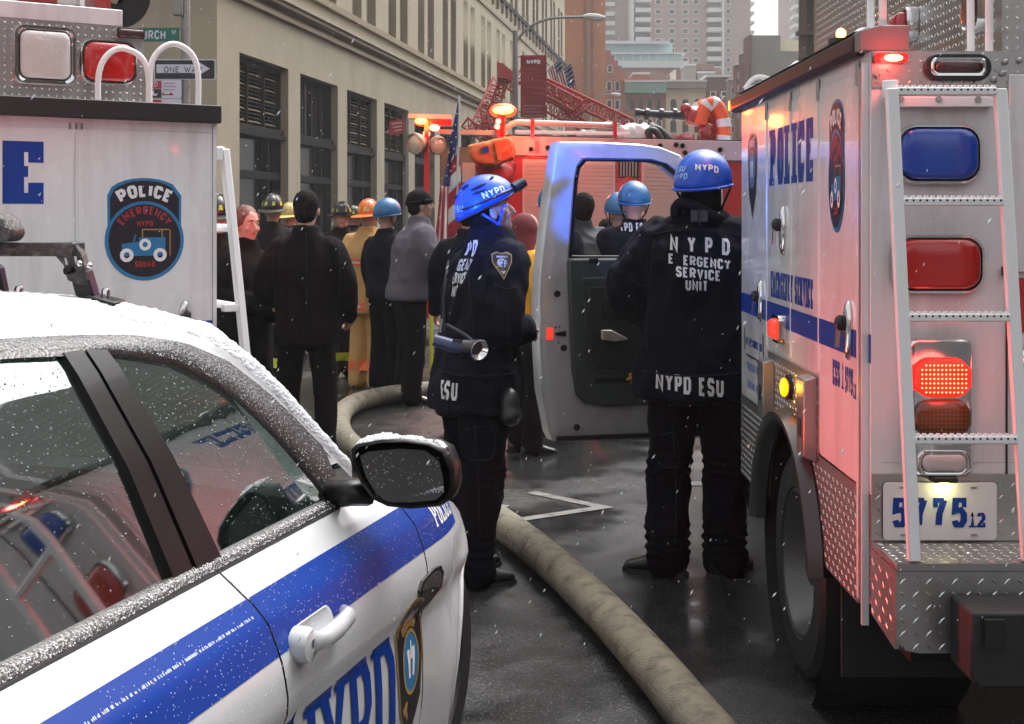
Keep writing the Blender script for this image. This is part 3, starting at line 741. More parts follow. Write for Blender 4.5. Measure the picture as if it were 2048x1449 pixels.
# sign pole by the corner
Y = 20.0
M_sgreen = mat('sign_green', (.01, .14, .10), .45); M_sblack = mat('sign_black', (.012, .011, .013), .45); M_swhite = mat('sign_white', (.62, .62, .74), .45); M_sred = mat('sign_red', (.42, .02, .025), .45)
sp_ = thing('sign_pole', 'weathered grey steel street sign pole at the building corner', 'pole', (px3(371, Y), Y, 0))
g = G(); g.tube([(px3(371, Y), Y, 0), (px3(371, Y), Y, 6.2)], .068, 10); g.build('post', M_steel, sp_, smooth=True)
g = G(); g.box(px3(350, Y), px3(369, Y), Y - .16, Y - .02, pz(34, Y), pz(-30, Y)); g.build('signal_box', M_steel, sp_, bevel=.02)
for yy in (60, 130, 175):
    g = G(); g.lathe([(.078, 0), (.078, .04)], 10, (px3(371, Y), Y, pz(yy, Y))); g.build('clamp', M_steel, sp_)
def plate(g, x0, x1, y0, y1, Y, th=.006, r=.02):
    w = px3(x1, Y) - px3(x0, Y); h = pz(y0, Y) - pz(y1, Y); cx = px3((x0 + x1) / 2, Y); cz = (pz(y0, Y) + pz(y1, Y)) / 2
    g.prism([(cx + a, cz + b) for a, b in rrect(w, h, r, 3)], Y - th, Y); return cx, cz, w, h
X_, N_ = V((1, 0, 0)), V((0, -1, 0))
def sign_text(root, txt, px, py, h, Y, m, wf=.6, st=.17, center=True, sp=.25, off=.0075):
    g = G(); q, w = text_quads(txt, h, wf, st, sp, center=center); put_quads(g, q, flat_fn(V((px3(px, Y), Y, pz(py, Y))), X_, UP, N_, off)); return g.build('lettering', m, root, fix=False)
t = thing('street_name_sign', 'green CHURCH ST name sign on the sign pole above the one way arrow', 'street sign', (px3(310, Y), Y - .1, pz(83, Y)))
g = G(); plate(g, 246, 359, 56, 84, Y - .1, r=.01); g.build('plate', M_sgreen, t)
sign_text(t, 'CHURCH', 260, 79, .135, Y - .1, M_swhite, wf=.62, st=.16, center=False); sign_text(t, 'ST', 344, 68.5, .055, Y - .1, M_swhite, center=False)
t = thing('one_way_sign', 'black ONE WAY sign with white right pointing arrow on the sign pole', 'street sign', (px3(369, Y), Y - .1, pz(160, Y)))
g = G(); cx, cz, w, h = plate(g, 308, 431, 119, 160, Y - .1); g.build('plate', M_swhite, t)
g = G(); plate(g, 310, 429, 121, 158, Y - .107, .004); g.build('panel', M_sblack, t)
g = G(); g.prism([(px3(a, Y), pz(b, Y)) for a, b in ((317, 131), (398, 131), (398, 124.5), (423, 139.5), (398, 154.5), (398, 148), (317, 148))], Y - .114, Y - .1112); g.build('arrow', M_swhite, t)
sign_text(t, 'ONE WAY', 367, 145.8, .092, Y - .1, M_sblack, wf=.8, st=.15, sp=.35, off=.0155)
t = thing('parking_sign', 'red and white night parking sign under the one way arrow', 'street sign', (px3(333, Y), Y - .1, pz(198, Y)))
g = G(); plate(g, 304, 363, 161, 197, Y - .1); g.build('plate', M_swhite, t)
g = G(); plate(g, 305, 323, 162, 178, Y - .107, .003, .005); g.build('red_panel', M_sred, t)
g = G(); q = ring_quads([(.045 * math.cos(k * .524), .045 * math.sin(k * .524)) for k in range(12)], [(.034 * math.cos(k * .524), .034 * math.sin(k * .524)) for k in range(12)])
put_quads(g, q, flat_fn(V((px3(314, Y), Y - .11, pz(170, Y))), X_, UP, N_, .003)); put_quads(g, text_quads('P', .045, .6, .2, center=True)[0], flat_fn(V((px3(314, Y), Y - .11, pz(173, Y))), X_, UP, N_, .004)); g.build('symbol', M_swhite, t, fix=False)
g = G(); plate(g, 305, 323, 179, 196, Y - .107, .003, .005); g.build('black_panel', M_sblack, t)
g = G(); mo = [(.045 * math.cos(R(a)), .045 * math.sin(R(a))) for a in range(110, 341, 23)] + [(.018 + .034 * math.cos(R(a)), .02 + .034 * math.sin(R(a))) for a in range(320, 120, -23)]
n = len(mo) // 2; q = [(0, [mo[i], mo[-1 - i], mo[-2 - i], mo[i + 1]]) for i in range(n - 1)]
put_quads(g, q, flat_fn(V((px3(314, Y), Y - .11, pz(188, Y))), X_, UP, N_, .003)); g.build('moon_symbol', M_swhite, t, fix=False)
g = G(); plate(g, 329, 347, 188.5, 190.5, Y - .107, .003, .001)
for s_ in (-1, 1):
    c = 338 + s_ * 11; g.prism([(px3(c, Y), pz(189.5, Y)), (px3(c - s_ * 5, Y), pz(185.5, Y)), (px3(c - s_ * 5, Y), pz(193.5, Y))], Y - .110, Y - .107)
g.build('double_arrow', M_sred, t)
for k, (a, b) in enumerate(((327, 349), (327, 352), (327, 350))):
    g = G(); plate(g, a, b, 166 + k * 6.5, 167.6 + k * 6.5, Y - .107, .003, .001); g.build('print_line', mat('faded_sign_print', (.45, .25, .28), .6), t)
t = thing('lower_parking_sign', 'second red and white parking sign half hidden by the truck roof', 'street sign', (px3(333, Y), Y - .1, pz(236, Y)))
g = G(); plate(g, 304, 363, 199, 236, Y - .1); g.build('plate', M_swhite, t)
g = G(); plate(g, 305, 323, 200, 218, Y - .107, .003, .005); g.build('red_panel', M_sred, t)
Y = 30.
t = thing('red_sign', 'small red and white sign on a thin post before the shopfront windows', 'street sign', (px3(795, Y), Y, pz(271, Y)))
g = G(); g.add([at(779, 243, Y), at(808, 238, Y), at(808, 267, Y), at(779, 271, Y)] + [p + V((0, .01, 0)) for p in (at(779, 243, Y), at(808, 238, Y), at(808, 267, Y), at(779, 271, Y))], [(0, 1, 2, 3), (7, 6, 5, 4), (0, 4, 5, 1), (1, 5, 6, 2), (2, 6, 7, 3), (3, 7, 4, 0)]); g.build('plate', M_sred, t)
for k in range(3):
    g = G(); a = at(783 + k * 3, 248.5 + k * 7, Y); b = at(804, 245.5 + k * 7, Y); g.bar(a - V((0, .01, 0)), b - V((0, .01, 0)), .008, .035); g.build('print_line', mat('sign_print', (.5, .4, .4), .6), t)
g = G(); g.tube([(px3(812, Y), Y + .03, 0), (px3(812, Y), Y + .03, pz(236, Y))], .03, 6); g.build('post', M_steel, t)
# ------------------------------------------------------------------ emergency trucks
M_tw = mat('truck_white', (.72, .72, .73), .22, var=.04, vscale=2, coat=.5, dirt=(.36, .32, .29), dscale=9, damt=.42, rvar=.10, dz=.12)
M_blue = mat('police_blue', (.006, .042, .27), .5, spec=.25, var=.06, vscale=4)
M_chrome = mat('chrome', (.72, .72, .72), .12, 1.)
M_alu = mat('diamond_plate_aluminium', (.42, .41, .40), .34, .85, var=.15, vscale=3, dirt=(.18, .16, .14), dscale=2.5, damt=.5, bump=.1, bscale=30)
M_tread = mat('diamond_plate_tread', (.60, .59, .57), .25, .9)
M_black = mat('black_plastic', (.012, .012, .013), .4, var=.2, bump=.1, bscale=80)
M_rubber = mat('tyre_rubber', (.016, .016, .017), .6, bump=.3, bscale=40)
M_awn = mat('awning_case', (.035, .018, .018), .45, var=.15)
M_redlens = mat('red_lens', (.42, .010, .008), .16, coat=.6, bump=.12, bscale=150)
M_bluelens = mat('blue_lens', (.008, .06, .40), .16, coat=.6, bump=.12, bscale=150)
M_clear = mat('clear_lens', (.55, .53, .50), .2, coat=.5, bump=.4, bscale=40, var=.15, vscale=8)
M_dkred = mat('unlit_red_lens', (.045, .006, .008), .25, coat=.5, bump=.4, bscale=90)
M_amblens = mat('unlit_amber_lens', (.10, .035, .006), .25, coat=.5)
M_redled = mat('lit_red_led', (.9, .05, .03), .4, emit=(1, .06, .03), estr=14)
M_redhot = mat('lit_orange_led', (1, .6, .3), .4, emit=(1, .40, .10), estr=5)
M_redglow = mat('lit_red_lens', (.6, .02, .01), .4, emit=(1, .012, .006), estr=1.0)
M_ambled = mat('lit_amber_lamp', (1, .35, .02), .4, emit=(1, .20, .0), estr=2.2)
M_ink = mat('black_print', (.012, .012, .018), .4)
M_rprint = mat('red_print', (.33, .03, .035), .4)
M_bprint = mat('sky_blue_print', (.02, .17, .36), .4)
M_wprint = mat('white_print', (.75, .75, .76), .4)
M_gold = mat('gold_print', (.36, .22, .06), .4)
M_bolt = mat('bolt_steel', (.35, .34, .33), .35, .8)
M_gap = mat('dark_gap', (.01, .01, .01), .8)

def arc_fn(fn, c, r):
    """wrap text space onto a circle of radius r centred c, reading clockwise over the top"""
    def f(a, b, e):
        t = math.pi / 2 - a / r
        return fn(c[0] + (r + b) * math.cos(t), c[1] + (r + b) * math.sin(t), e)
    return f
def circle(r, c=(0, 0), n=20, a0=0, a1=360, ry=None):
    full = a1 - a0 >= 360
    return [(c[0] + r * math.cos(R(a0 + (a1 - a0) * i / (n if full else n - 1))), c[1] + (ry or r) * math.sin(R(a0 + (a1 - a0) * i / (n if full else n - 1)))) for i in range(n)]
def decal(fnb, quads, m, parent, name, lift, label=None, step=.05):
    g = G(); fn = lambda a, b, e: fnb(a, b, e + lift)
    put_quads(g, quads, fn, step); return g.build(name, m, parent, fix=False, label=label)
def poly_decal(fnb, pts, m, parent, name, lift, c=None, step=.06):
    c = c or (sum(p[0] for p in pts) / len(pts), sum(p[1] for p in pts) / len(pts))
    return decal(fnb, [(0, q[1]) for q in fan_quads(pts, c)], m, parent, name, lift, step=step)
def esu_emblem(fn, s, parent):
    """Emergency squad emblem, s = total height; fn(a,b,lift) maps centred coordinates"""
    e = poly_decal(fn, [], M_bprint, parent, 'emblem', 0) if False else None
    r = s * .39; cy_ = -s * .11
    def outline(d):
        rr = r - d; tw = s * .365 - d; pts = circle(rr, (0, cy_), 28, -202, 22)
        top = s * .5 - d
        return pts + [(tw, top - s * .17)] + [(tw * math.cos(R(a)), top - s * .17 + s * .17 * math.sin(R(a))) for a in range(40, 160, 14)] + [(-tw, top - s * .17)]
    base = poly_decal(fn, outline(0), M_bprint, parent, 'emblem', .0006, (0, cy_ + s * .1))
    poly_decal(fn, outline(s * .026), M_ink, base, 'emblem_ground', .0012, (0, cy_ + s * .1))
    ro = r - s * .005
    decal(fn, ring_quads(circle(ro, (0, cy_), 32), circle(ro - s * .03, (0, cy_), 32)), M_bprint, base, 'emblem_ring', .0020)
    ta = lambda txt, h, rad, cc, m, nm, wf=.62, st=.2, sp=.22: decal(arc_fn(fn, cc, rad), text_quads(txt, h, wf, st, sp, center=True)[0], m, base, nm, .0028, step=.02)
    ta('POLICE', s * .125, s * .46, (0, -s * .145), M_wprint, 'lettering', .72, .24, .2)
    ta('EMERGENCY', s * .08, r * .66, (0, cy_), M_rprint, 'lettering', .6, .2, .28)
    decal(lambda a, b, e: fn(a, b + cy_ + r * .36, e), text_quads('NYPD', s * .052, .7, .22, .25, center=True)[0], M_rprint, base, 'lettering', .0028)
    decal(lambda a, b, e: fn(a, b + cy_ - r * .66, e), text_quads('SQUAD', s * .06, .6, .2, .25, center=True)[0], M_rprint, base, 'lettering', .0028)
    k = r / 100.; cy_ -= r * .10
    car = [(-58, -28), (52, -28), (52, 22), (-5, 22), (-14, 12), (-34, 8), (-56, 4)]
    g = G()
    for q in ([(-58, -28), (-58, 2), (-14, 8), (-14, -28)], [(-14, -28), (-14, 18), (52, 18), (52, -28)], [(-30, 8), (-26, 24), (-22, 24), (-26, 8)]):
        put_quads(g, [(0, [(a * k, cy_ + b * k) for a, b in q])], lambda a, b, e: fn(a, b, .0028))
    g.build('truck_picture', M_bprint, base, fix=False)
    g = G()
    for q in ([(-8, 36), (-8, 39), (62, 39), (62, 36)], [(-8, 18), (-8, 36), (-5, 36), (-5, 18)], [(62, -28), (62, 36), (65, 36), (65, -28)], [(42, 18), (42, 36), (45, 36), (45, 18)]):
        put_quads(g, [(0, [(a * k, cy_ + b * k) for a, b in q])], lambda a, b, e: fn(a, b, .0034))
    g.build('frame_picture', M_gold, base, fix=False)
    for x, y, rr in ((-46, -26, 17), (38, -26, 17), (0, 0, 15)):
        w_ = decal(fn, ring_quads(circle(rr * k, (x * k, cy_ + y * k), 16), circle(rr * .45 * k, (x * k, cy_ + y * k), 16)), M_wprint, base, 'wheel_picture', .0042)
    return base
def nypd_shield(fn, s, parent):
    def out(d):
        w = s * .30 - d; pts = []
        for a in range(0, 181, 15): pts.append((w * math.cos(R(a)), s * .34 + (s * .16 - d) * math.sin(R(a))))
        return pts + [(-w, s * .1), (-w * .8, -s * .2), (0, -s * .5 + d), (w * .8, -s * .2), (w, s * .1)]
    b = poly_decal(fn, out(0), M_gold, parent, 'shield_emblem', .0006, (0, .05 * s))
    poly_decal(fn, out(s * .025), M_ink, b, 'shield_ground', .0012, (0, .05 * s))
    decal(arc_fn(fn, (0, s * .08), s * .26), text_quads('POLICE', s * .09, .55, .2, .2, center=True)[0], M_wprint, b, 'lettering', .002, step=.02)
    poly_decal(fn, circle(s * .17, (0, s * .08), 18, ry=s * .2), M_bprint, b, 'seal', .002, (0, s * .08))
    decal(fn, ring_quads(circle(s * .19, (0, s * .08), 18, ry=s * .22), circle(s * .165, (0, s * .08), 18, ry=s * .195)), M_gold, b, 'seal_ring', .0028)
    for q in ([(-.06, -.02), (-.09, .17), (-.03, .17), (-.02, -.02)], [(.02, -.02), (.03, .17), (.09, .17), (.06, -.02)], [(-.02, .1), (0, .22), (.02, .22), (.02, .1)]):
        decal(fn, [(0, [(a * s, c * s) for a, c in q])], M_wprint, b, 'seal_figure', .0032)
    decal(fn, text_quads('NYPD', s * .05, .6, .2, .2, center=True)[0], M_gold, b, 'lettering', .002) if False else None
    return b
def paddle_handle(O, u, v, w, h, parent):
    """tall chrome T-handle latch, O centre on surface"""
    g = G(); rr = []
    for t, k in ((0, 1), (.008, .96), (.016, .7), (.019, .3)):
        rr.append([O + u * (math.cos(R(a)) * h * .17 * k) + v * (math.sin(R(a)) * h * .5 * (k * .5 + .5) * (1 if True else 1)) + w * t for a in range(0, 360, 24)])
    g.rings(rr); o = g.build('door_latch', M_chrome, parent, smooth='all')
    g = G(); g.ell(O + v * h * .12 + w * .03, (h * .1, h * .1, h * .14), 8, 6); g.build('latch_knob', M_black, o, smooth='all')
    g = G(); g.bar(O + v * h * .1 + w * .035, O - v * h * .28 + w * .04, .014, .012); g.build('latch_lever', M_chrome, o)
    return o
def lamp_panel(O, u, v, w, wd, ht, lens, parent, rad=.3, bez=.012, name='warning_light', lit=False, d=.02, bulge=.012):
    """bezel ring and bulging lens"""
    g = G(); r = min(wd, ht) * rad
    R_ = []
    for s_, t, in ((1, 0), (.99, d * .7), (.96, d), (.90, d), (.885, d * .75)):
        R_.append([O + u * (a * 1) + v * b + w * t for a, b in rrect(wd * s_ if s_ > .95 else wd - 2 * bez * (1 if s_ == .9 else 1.3), ht * s_ if s_ > .95 else ht - 2 * bez * (1 if s_ == .9 else 1.3), r * (1 if s_ > .95 else .85), 5)])
    g.rings(R_, cap=False); o = g.build(name, M_chrome, parent, smooth=50)
    g = G(); W2, H2 = wd - 2 * bez * 1.3, ht - 2 * bez * 1.3; base = rrect(W2, H2, r * .85, 5); rr = []
    for k, t in ((1, .7 * d), (.93, d + bulge * .5), (.75, d + bulge * .85), (.4, d + bulge), (.05, d + bulge * 1.02)):
        rr.append([O + u * a * k + v * b * k + w * t for a, b in base])
    g.rings(rr); g.build('lens', lens, o, smooth='all')
    return o
def wheel(O, ax, r, wd, parent, hub=mat('dull_rim', (.10, .10, .10), .4, .5, var=.3), rim_r=.6):
    """tyre, rim, nuts; ax points outward, O outer face centre"""
    O = V(O); g = G()
    g.lathe([(r * .62, -.02), (r * .66, 0), (r * .9, .0), (r * .97, -.02), (r, -.05), (r, -wd + .05), (r * .96, -wd + .01), (r * .6, -wd)], 40, O, ax)
    for k in range(30):
        a = 2 * math.pi * k / 30
    t = g.build('tyre', M_rubber, parent, smooth=30)
    g = G(); g.lathe([(r * .655, -.012), (r * .62, -.005), (r * .60, -.02), (r * .56, -.06), (r * .5, -.10), (r * .35, -.12), (r * .22, -.11), (r * .2, -.05), (r * .12, -.04), (0, -.04)], 32, O, ax)
    g.build('rim', hub, parent, smooth=40)
    t_ = V((0, 0, 1)); u = V(ax).cross(t_).normalized()
    g = G()
    for k in range(8):
        a = R(45 * k); c = O + (t_ * math.sin(a) + u * math.cos(a)) * r * .3; g.lathe([(.012, -.13), (.012, -.10), (0, -.098)], 6, c, ax)
    g.build('wheel_nuts', M_bolt, parent, kind='stuff')
def seam(O, u, v, w, a0, b0, a1, b1, parent, wd=.005, m=M_gap if False else None):
    g = G(); p0 = O + u * a0 + v * b0; p1 = O + u * a1 + v * b1
    g.bar(p0 + w * .0008, p1 + w * .0008, wd, .0012, up=w); return g.build('door_gap', M_gap, parent)

# =========================== right truck
Z3 = V((0, 0, 0))
XS = 1.0; YR = 3.62; YF = 5.66; ZT = 2.105; ZD = .87; ZB = .53
rt = thing('emergency_truck', 'white police emergency truck seen from behind, with rear ladder and lit red tail light', 'truck', (2.1, 4.6, 0))
def yx(px): return XS * F / (px - CX)
def rz_(px, py): return H - (py - HY) / F * yx(px)
# body shell with wheel arch opening: side panel polygon (Y,z)
wc, wr, wz = 4.66, .50, .42
arch = [(wc + wr * math.cos(R(a)), wz + wr * math.sin(R(a))) for a in range(0, 181, 10)]
side = [(YR, ZD), (YR, ZT), (YF, ZT), (YF, ZD)] 
g = G()
pts = [(YF, ZD)] + [p for p in arch if p[1] > ZD] + [(YR, ZD), (YR, ZT), (YF, ZT)]
g.prism(pts, XS, XS + .03, 'x')
g.box(XS + .0301, 3.3, YR, YF, .96, ZT - .001); g.box(XS + .0301, 3.3, YR, 4.08, ZB, .959); g.box(XS + .0301, 3.3, 5.24, YF, ZB, .959)
g.v = g.v; body = g.build('body', M_tw, rt)
def cutbox(): pass
body.data.transform(Matrix.Identity(4))
# doors as slightly proud panels
SO = V((XS, 0, 0)); SU = V((0, -1, 0)); SV = UP; SW = V((-1, 0, 0))
rs = lambda a, b, e: V((XS - .0045 - e, -a, b))          # a = -Y (reading direction front->rear), b = z
for (y0, y1, zb, zt, rr) in ((5.085, 5.64, ZD + .005, 2.06, 0), (4.648, 5.075, 1.13, 2.06, 0), (4.225, 4.638, 1.13, 2.06, 0), (3.755, 4.215, ZD + .005, 2.06, 0)):
    g = G(); g.prism([(y, z) for y, z in rrect(y1 - y0, zt - zb, .02, 3, (y0 + y1) / 2, (zb + zt) / 2)], XS - .004, XS - .0005, 'x'); g.build('compartment_door', M_tw, rt, bevel=.0015)
g = G(); g.box(XS - .012, XS - .001, 3.655, 3.70, ZB + .03, 2.07); g.build('door_edge_trim', M_bolt, rt)
g = G(); g.box(XS - .008, XS - .001, 3.725, 3.745, ZB + .02, 2.07); g.build('door_edge_trim', M_tw, rt)
for y in (3.735, 4.22, 4.643, 5.08):
    g = G(); g.tube([(XS - .006, y, 2.02), (XS - .006, y, 2.09)], .008, 6); g.build('hinge_cap', M_bolt, rt)
    g = G(); g.tube([(XS - .004, y, 1.14), (XS - .004, y, 2.02)], .0045, 6); g.build('hinge_rod', M_tw, rt)
# stripe
for y0, y1 in ((5.085, 5.64), (4.648, 5.075), (4.225, 4.638), (3.755, 4.215)):
    g = G(); g.box(XS - .0052, XS - .0042, y0, y1, 1.235, 1.315); g.build('stripe', M_blue, rt)
g = G(); g.box(XS - .002, XS - .0006, 3.622, 3.653, 1.235, 1.315); g.build('stripe', M_blue, rt)
# lettering
TX = lambda y, z: (lambda a, b, e: rs(-y + a, z + b, e))
def rtext(txt, y0, z0, h, width, m=M_blue, st=.17, serif=True, sp=.14, wf=.42):
    q, w_ = text_quads(txt, h, wf, st, sp, serif); k = width / w_
    q = [(i, [(a * k, b) for a, b in qq]) for i, qq in q]
    return decal(TX(y0, z0), q, m, rt, 'lettering', .0004, step=.2)
rtext('POLICE', 5.01, 1.762, .212, .715)
rtext('EMERGENCY SERVICE', 5.0, 1.337, .098, .70)
rtext('ESS 1', 4.035, 1.125, .078, .13); rtext('5775', 3.885, 1.12, .078, .09); rtext('12', 3.79, 1.115, .045, .03)
rtext('IN MEMORY OF', 5.53, 1.10, .035, .36, st=.16, serif=False)
for k, (z, w_) in enumerate(((1.0, .32), (.925, .33))):
    for j in range(2):
        g = G(); g.box(XS - .0052, XS - .0045, 5.50 - j * .19 - (.15 if j else .17), 5.50 - j * .19, z, z + .03); g.build('name_line', mat('faint_blue_print', (.16, .2, .38), .5, var=.9, vscale=45), rt)
for y, z0, z1 in ((5.56, 1.07, 1.17), (5.15, 1.08, 1.18)):
    g = G(); g.prism([(y - .012, z0), (y + .006, z0 + .01), (y + .014, z1), (y - .004, z1 - .01)], XS - .0055, XS - .0045, 'x'); g.build('ornament_bar', M_ink, rt)
g = G(); g.box(XS - .0052, XS - .0045, 5.18, 5.52, 1.055, 1.062); g.build('ornament_bar', M_ink, rt)
nypd_shield(lambda a, b, e: rs(-5.38 + a * .95, 1.81 + b, e), .36, rt)
esu_emblem(lambda a, b, e: rs(-3.985 + a * .62, 1.80 + b, e), .41, rt)
# latches, marker lamps
for px, y0, y1 in ((1571, 412, 512), (1526, 560, 645), (1703, 600, 722)):
    y = yx(px); z = (rz_(px, y0) + rz_(px, y1)) / 2; paddle_handle(V((XS - .004, y, z)), SU, SV, SW, rz_(px, y0) - rz_(px, y1), rt)
lamp_panel(V((XS - .004, 4.77, 1.232)), SU, SV, SW, .13, .105, mat('glowing_red_marker', (.5, .01, .01), .2, emit=(1, .05, .02), estr=.5, coat=.5, bump=.8, bscale=60), rt, .2, .012, 'marker_light', d=.03, bulge=.025)
# diamond plate skirts
def rskirt(y0, y1, z0, z1, archcut=True):
    def inside(y, z): return (y - wc) ** 2 + (z - wz) ** 2 > (wr + .012) ** 2
    n = 14; g = G(); pts = []
    a = [(y, z) for y, z in arch if z0 <= z <= z1]
    ys = [y for y, z in a]
    poly = None
    if y1 > wc + .3 and y0 < wc + .55 and y0 > wc: poly = [(y1, z0), (y1, z1)] + [(wc + math.sqrt(max(0, wr ** 2 - (z1 - (z1 - z0) * i / 6 - wz) ** 2)), z1 - (z1 - z0) * i / 6) for i in range(7)]
    elif y0 < wc: poly = [(y0, z0), (y0, z1)] + [(min(y1, wc - math.sqrt(max(0, wr ** 2 - (z1 - (z1 - z0) * i / 6 - wz) ** 2))), z1 - (z1 - z0) * i / 6) for i in range(7)]
    g.prism(poly, XS - .003, XS + .02, 'x'); o = g.build('diamond_plate_skirt', M_alu, rt)
    ymin, ymax = min(p[0] for p in poly), max(p[0] for p in poly)
    treads(V((XS - .003, ymax, z0)), SU, SV, SW, ymax - ymin, z1 - z0, .026, o, M_tread, clip=lambda a, b: inside(ymax - a, z0 + b) and not (z1 - z0 - b < .012))
rskirt(wc + .2, YF, ZB, ZD - .003); rskirt(3.75, wc - .15, ZB, ZD - .003)
g = G(); g.box(XS - .02, XS - .0008, 3.64, 3.652, ZB - .03, ZT - .03); g.build('corner_trim', M_tw, rt)
# wheel arch surround plate with two chock holders
g = G(); poly = [(5.05, 1.122), (5.05, .93)] + [(y, z) for y, z in reversed(arch) if z > .85 and y < 5.05][::-1][::-1] + [(4.215, .80), (4.215, 1.122)]
ap = sorted([p for p in arch if p[1] > .86], key=lambda p: -p[0])
g.prism([(5.05, 1.122), (5.05, .86)] + ap + [(4.215, .86), (4.215, 1.122)], XS - .006, XS - .0006, 'x'); o = g.build('arch_plate', M_alu, rt)
treads(V((XS - .006, 5.04, .86)), SU, SV, SW, .82, .255, .024, o, M_tread, clip=lambda a, b: (5.04 - a - wc) ** 2 + (.86 + b - wz) ** 2 > (wr + .03) ** 2)
for y, z0, z1 in ((4.98, .86, 1.10), (4.29, .84, 1.12)):
    g = G(); g.prism([(XS - .006, z0), (XS - .05, z0 + .02), (XS - .05, z1 - .01), (XS - .006, z1)], y - .055, y + .055, 'y'); o = g.build('chock_holder', mat('brushed_metal', (.36, .34, .32), .35, .8, var=.1), rt, bevel=.004)
    g = G(); g.box(XS - .0525, XS - .0502, y - .02, y + .02, z0 + .08, z0 + .14); g.build('slot', M_gap, o)
g = G(); g.ell((XS - .030, 4.635, 1.035), (.015, .026, .034), 12, 8); g.build('amber_marker_lamp', M_ambled, rt, smooth='all')
g = G(); g.lathe([(.045, 0), (.045, .015)], 12, (XS - .006, 4.635, 1.035), (-1, 0, 0)); g.build('lamp_base', M_black, rt)
# fender flare: half-round wet rubber
g = G(); prof = [(0, .0), (-.035, .008), (-.055, .03), (-.055, .05), (-.01, .065), (0.02, .04)]
rr = []
for a in range(4, 178, 6):
    ca, sa = math.cos(R(a)), math.sin(R(a))
    rr.append([V((XS + d, wc + (wr - .03 + q) * ca, wz + (wr - .03 + q) * sa)) for d, q in prof])
g.rings(rr); g.build('fender_flare', mat('wet_black_rubber', (.03, .032, .034), .28, var=.3), rt, smooth=50)
g = G(); g.lathe([(wr + .01, 0.004), (wr + .01, .5), (.01, .5)], 30, (XS, wc, wz), (1, 0, 0)); g.build('wheel_well', M_gap, rt)
wh = G(); wheel(V((XS + .02, wc, .405)), V((-1, 0, 0)), .405, .24, rt)
# mud flap and plate behind the wheel
g = G(); g.box(XS + .02, XS + .6, 4.02, 4.035, .22, .66); g.build('mud_flap', M_rubber, rt)
g = G(); g.prism([(XS + .0, .60), (XS + .32, .60), (XS + .32, .52), (XS + .05, .50)], 3.95, 3.96); g.build('flap_plate', M_rust if False else mat('rusty_plate', (.10, .06, .035), .5, .4, var=.3), rt)
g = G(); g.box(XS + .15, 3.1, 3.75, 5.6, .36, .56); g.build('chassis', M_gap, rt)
# rear face
RO = V((0, YR, 0)); RU = V((1, 0, 0)); RW = V((0, -1, 0))
rx = lambda px: (px - CX) / F * YR
rzz = lambda py: H - (py - HY) / F * YR
g = G(); g.box(XS, 3.3, YR - .006, YR - .0004, rzz(176), ZT); o = g.build('diamond_plate_band', M_alu, rt)
treads(V((XS, YR - .006, rzz(176))), RU, UP, RW, .5, ZT - rzz(176), .03, o, M_tread, L=.02)
g = G(); g.box(rx(2011), rx(2014), YR - .005, YR - .001, rzz(950), rzz(178)); g.build('door_gap', M_gap, rt)
g = G(); g.box(rx(2015), 2.2, YR - .012, YR - .001, rzz(545), rzz(150)); g.build('rear_door', M_tw, rt, bevel=.003)
g = G(); g.box(rx(2027), 2.2, YR - .008, YR - .001, rzz(665), rzz(556)); g.build('red_reflective_panel', M_redlens, rt)
g = G(); g.box(rx(2031), 2.2, YR - .0075, YR - .001, rzz(745), rzz(667)); g.build('white_panel', M_tw, rt)
g = G(); g.ell((rx(2060), YR - .02, rzz(715)), (.04, .03, .05), 12, 8); g.build('chrome_knob', M_chrome, rt, smooth='all')
g = G(); g.box(rx(2036), 2.2, YR - .008, YR - .001, rzz(830), rzz(747)); g.build('red_reflective_panel', M_redlens, rt)
g = G(); g.box(rx(2000), rx(2030), YR - .02, YR - .006, rzz(551), rzz(533)); g.build('hinge', M_black, rt, bevel=.003)
for px, py in ((2008, 125), (2036, 122), (1752, 152), (2003, 148), (1985, 160)):
    g = G(); g.lathe([(.009, 0), (.009, .006), (.004, .009), (0, .009)], 8, (rx(px), YR - .006, rzz(py)), (0, -1, 0)); g.build('bolt', M_bolt, rt)
# lights on the rear
def rl(x0, x1, y0, y1, lens, nm='warning_light', **k):
    return lamp_panel(V(((rx(x0) + rx(x1)) / 2, YR - .002, (rzz(y0) + rzz(y1)) / 2)), RU, UP, RW, rx(x1) - rx(x0), rzz(y0) - rzz(y1), lens, rt, name=nm, **k)
rl(1786, 1960, 249, 370, M_bluelens, rad=.33, bez=.009, d=.025); rl(1779, 1965, 469, 588, M_redlens, rad=.33, bez=.009, d=.025)
g = G(); c = V((rx(1912), YR - .006, rzz(136)))
g.rings([[c + RU * a + UP * b + RW * t for a, b in rrect(.185, .075, .037, 6)] for t in (0, .015)]); g.build('brake_light_gasket', M_black, rt, bevel=.003)
lamp_panel(c + RW * .014, RU, UP, RW, .155, .052, M_dkred, rt, .3, .008, 'brake_light', d=.008, bulge=.006)
c = V((rx(1778), YR - .008, rzz(118)))
g = G(); g.rings([[c + RU * a + UP * b + RW * t for a, b in rrect(.095, .026, .01, 4)] for t in (0, .016)]); g.build('clearance_lamp', M_redlens, rt)
g = G(); g.ell(c + RU * .006 + RW * .016, (.026, .008, .010), 12, 8); g.build('clearance_bulb', M_redhot, rt, smooth='all')
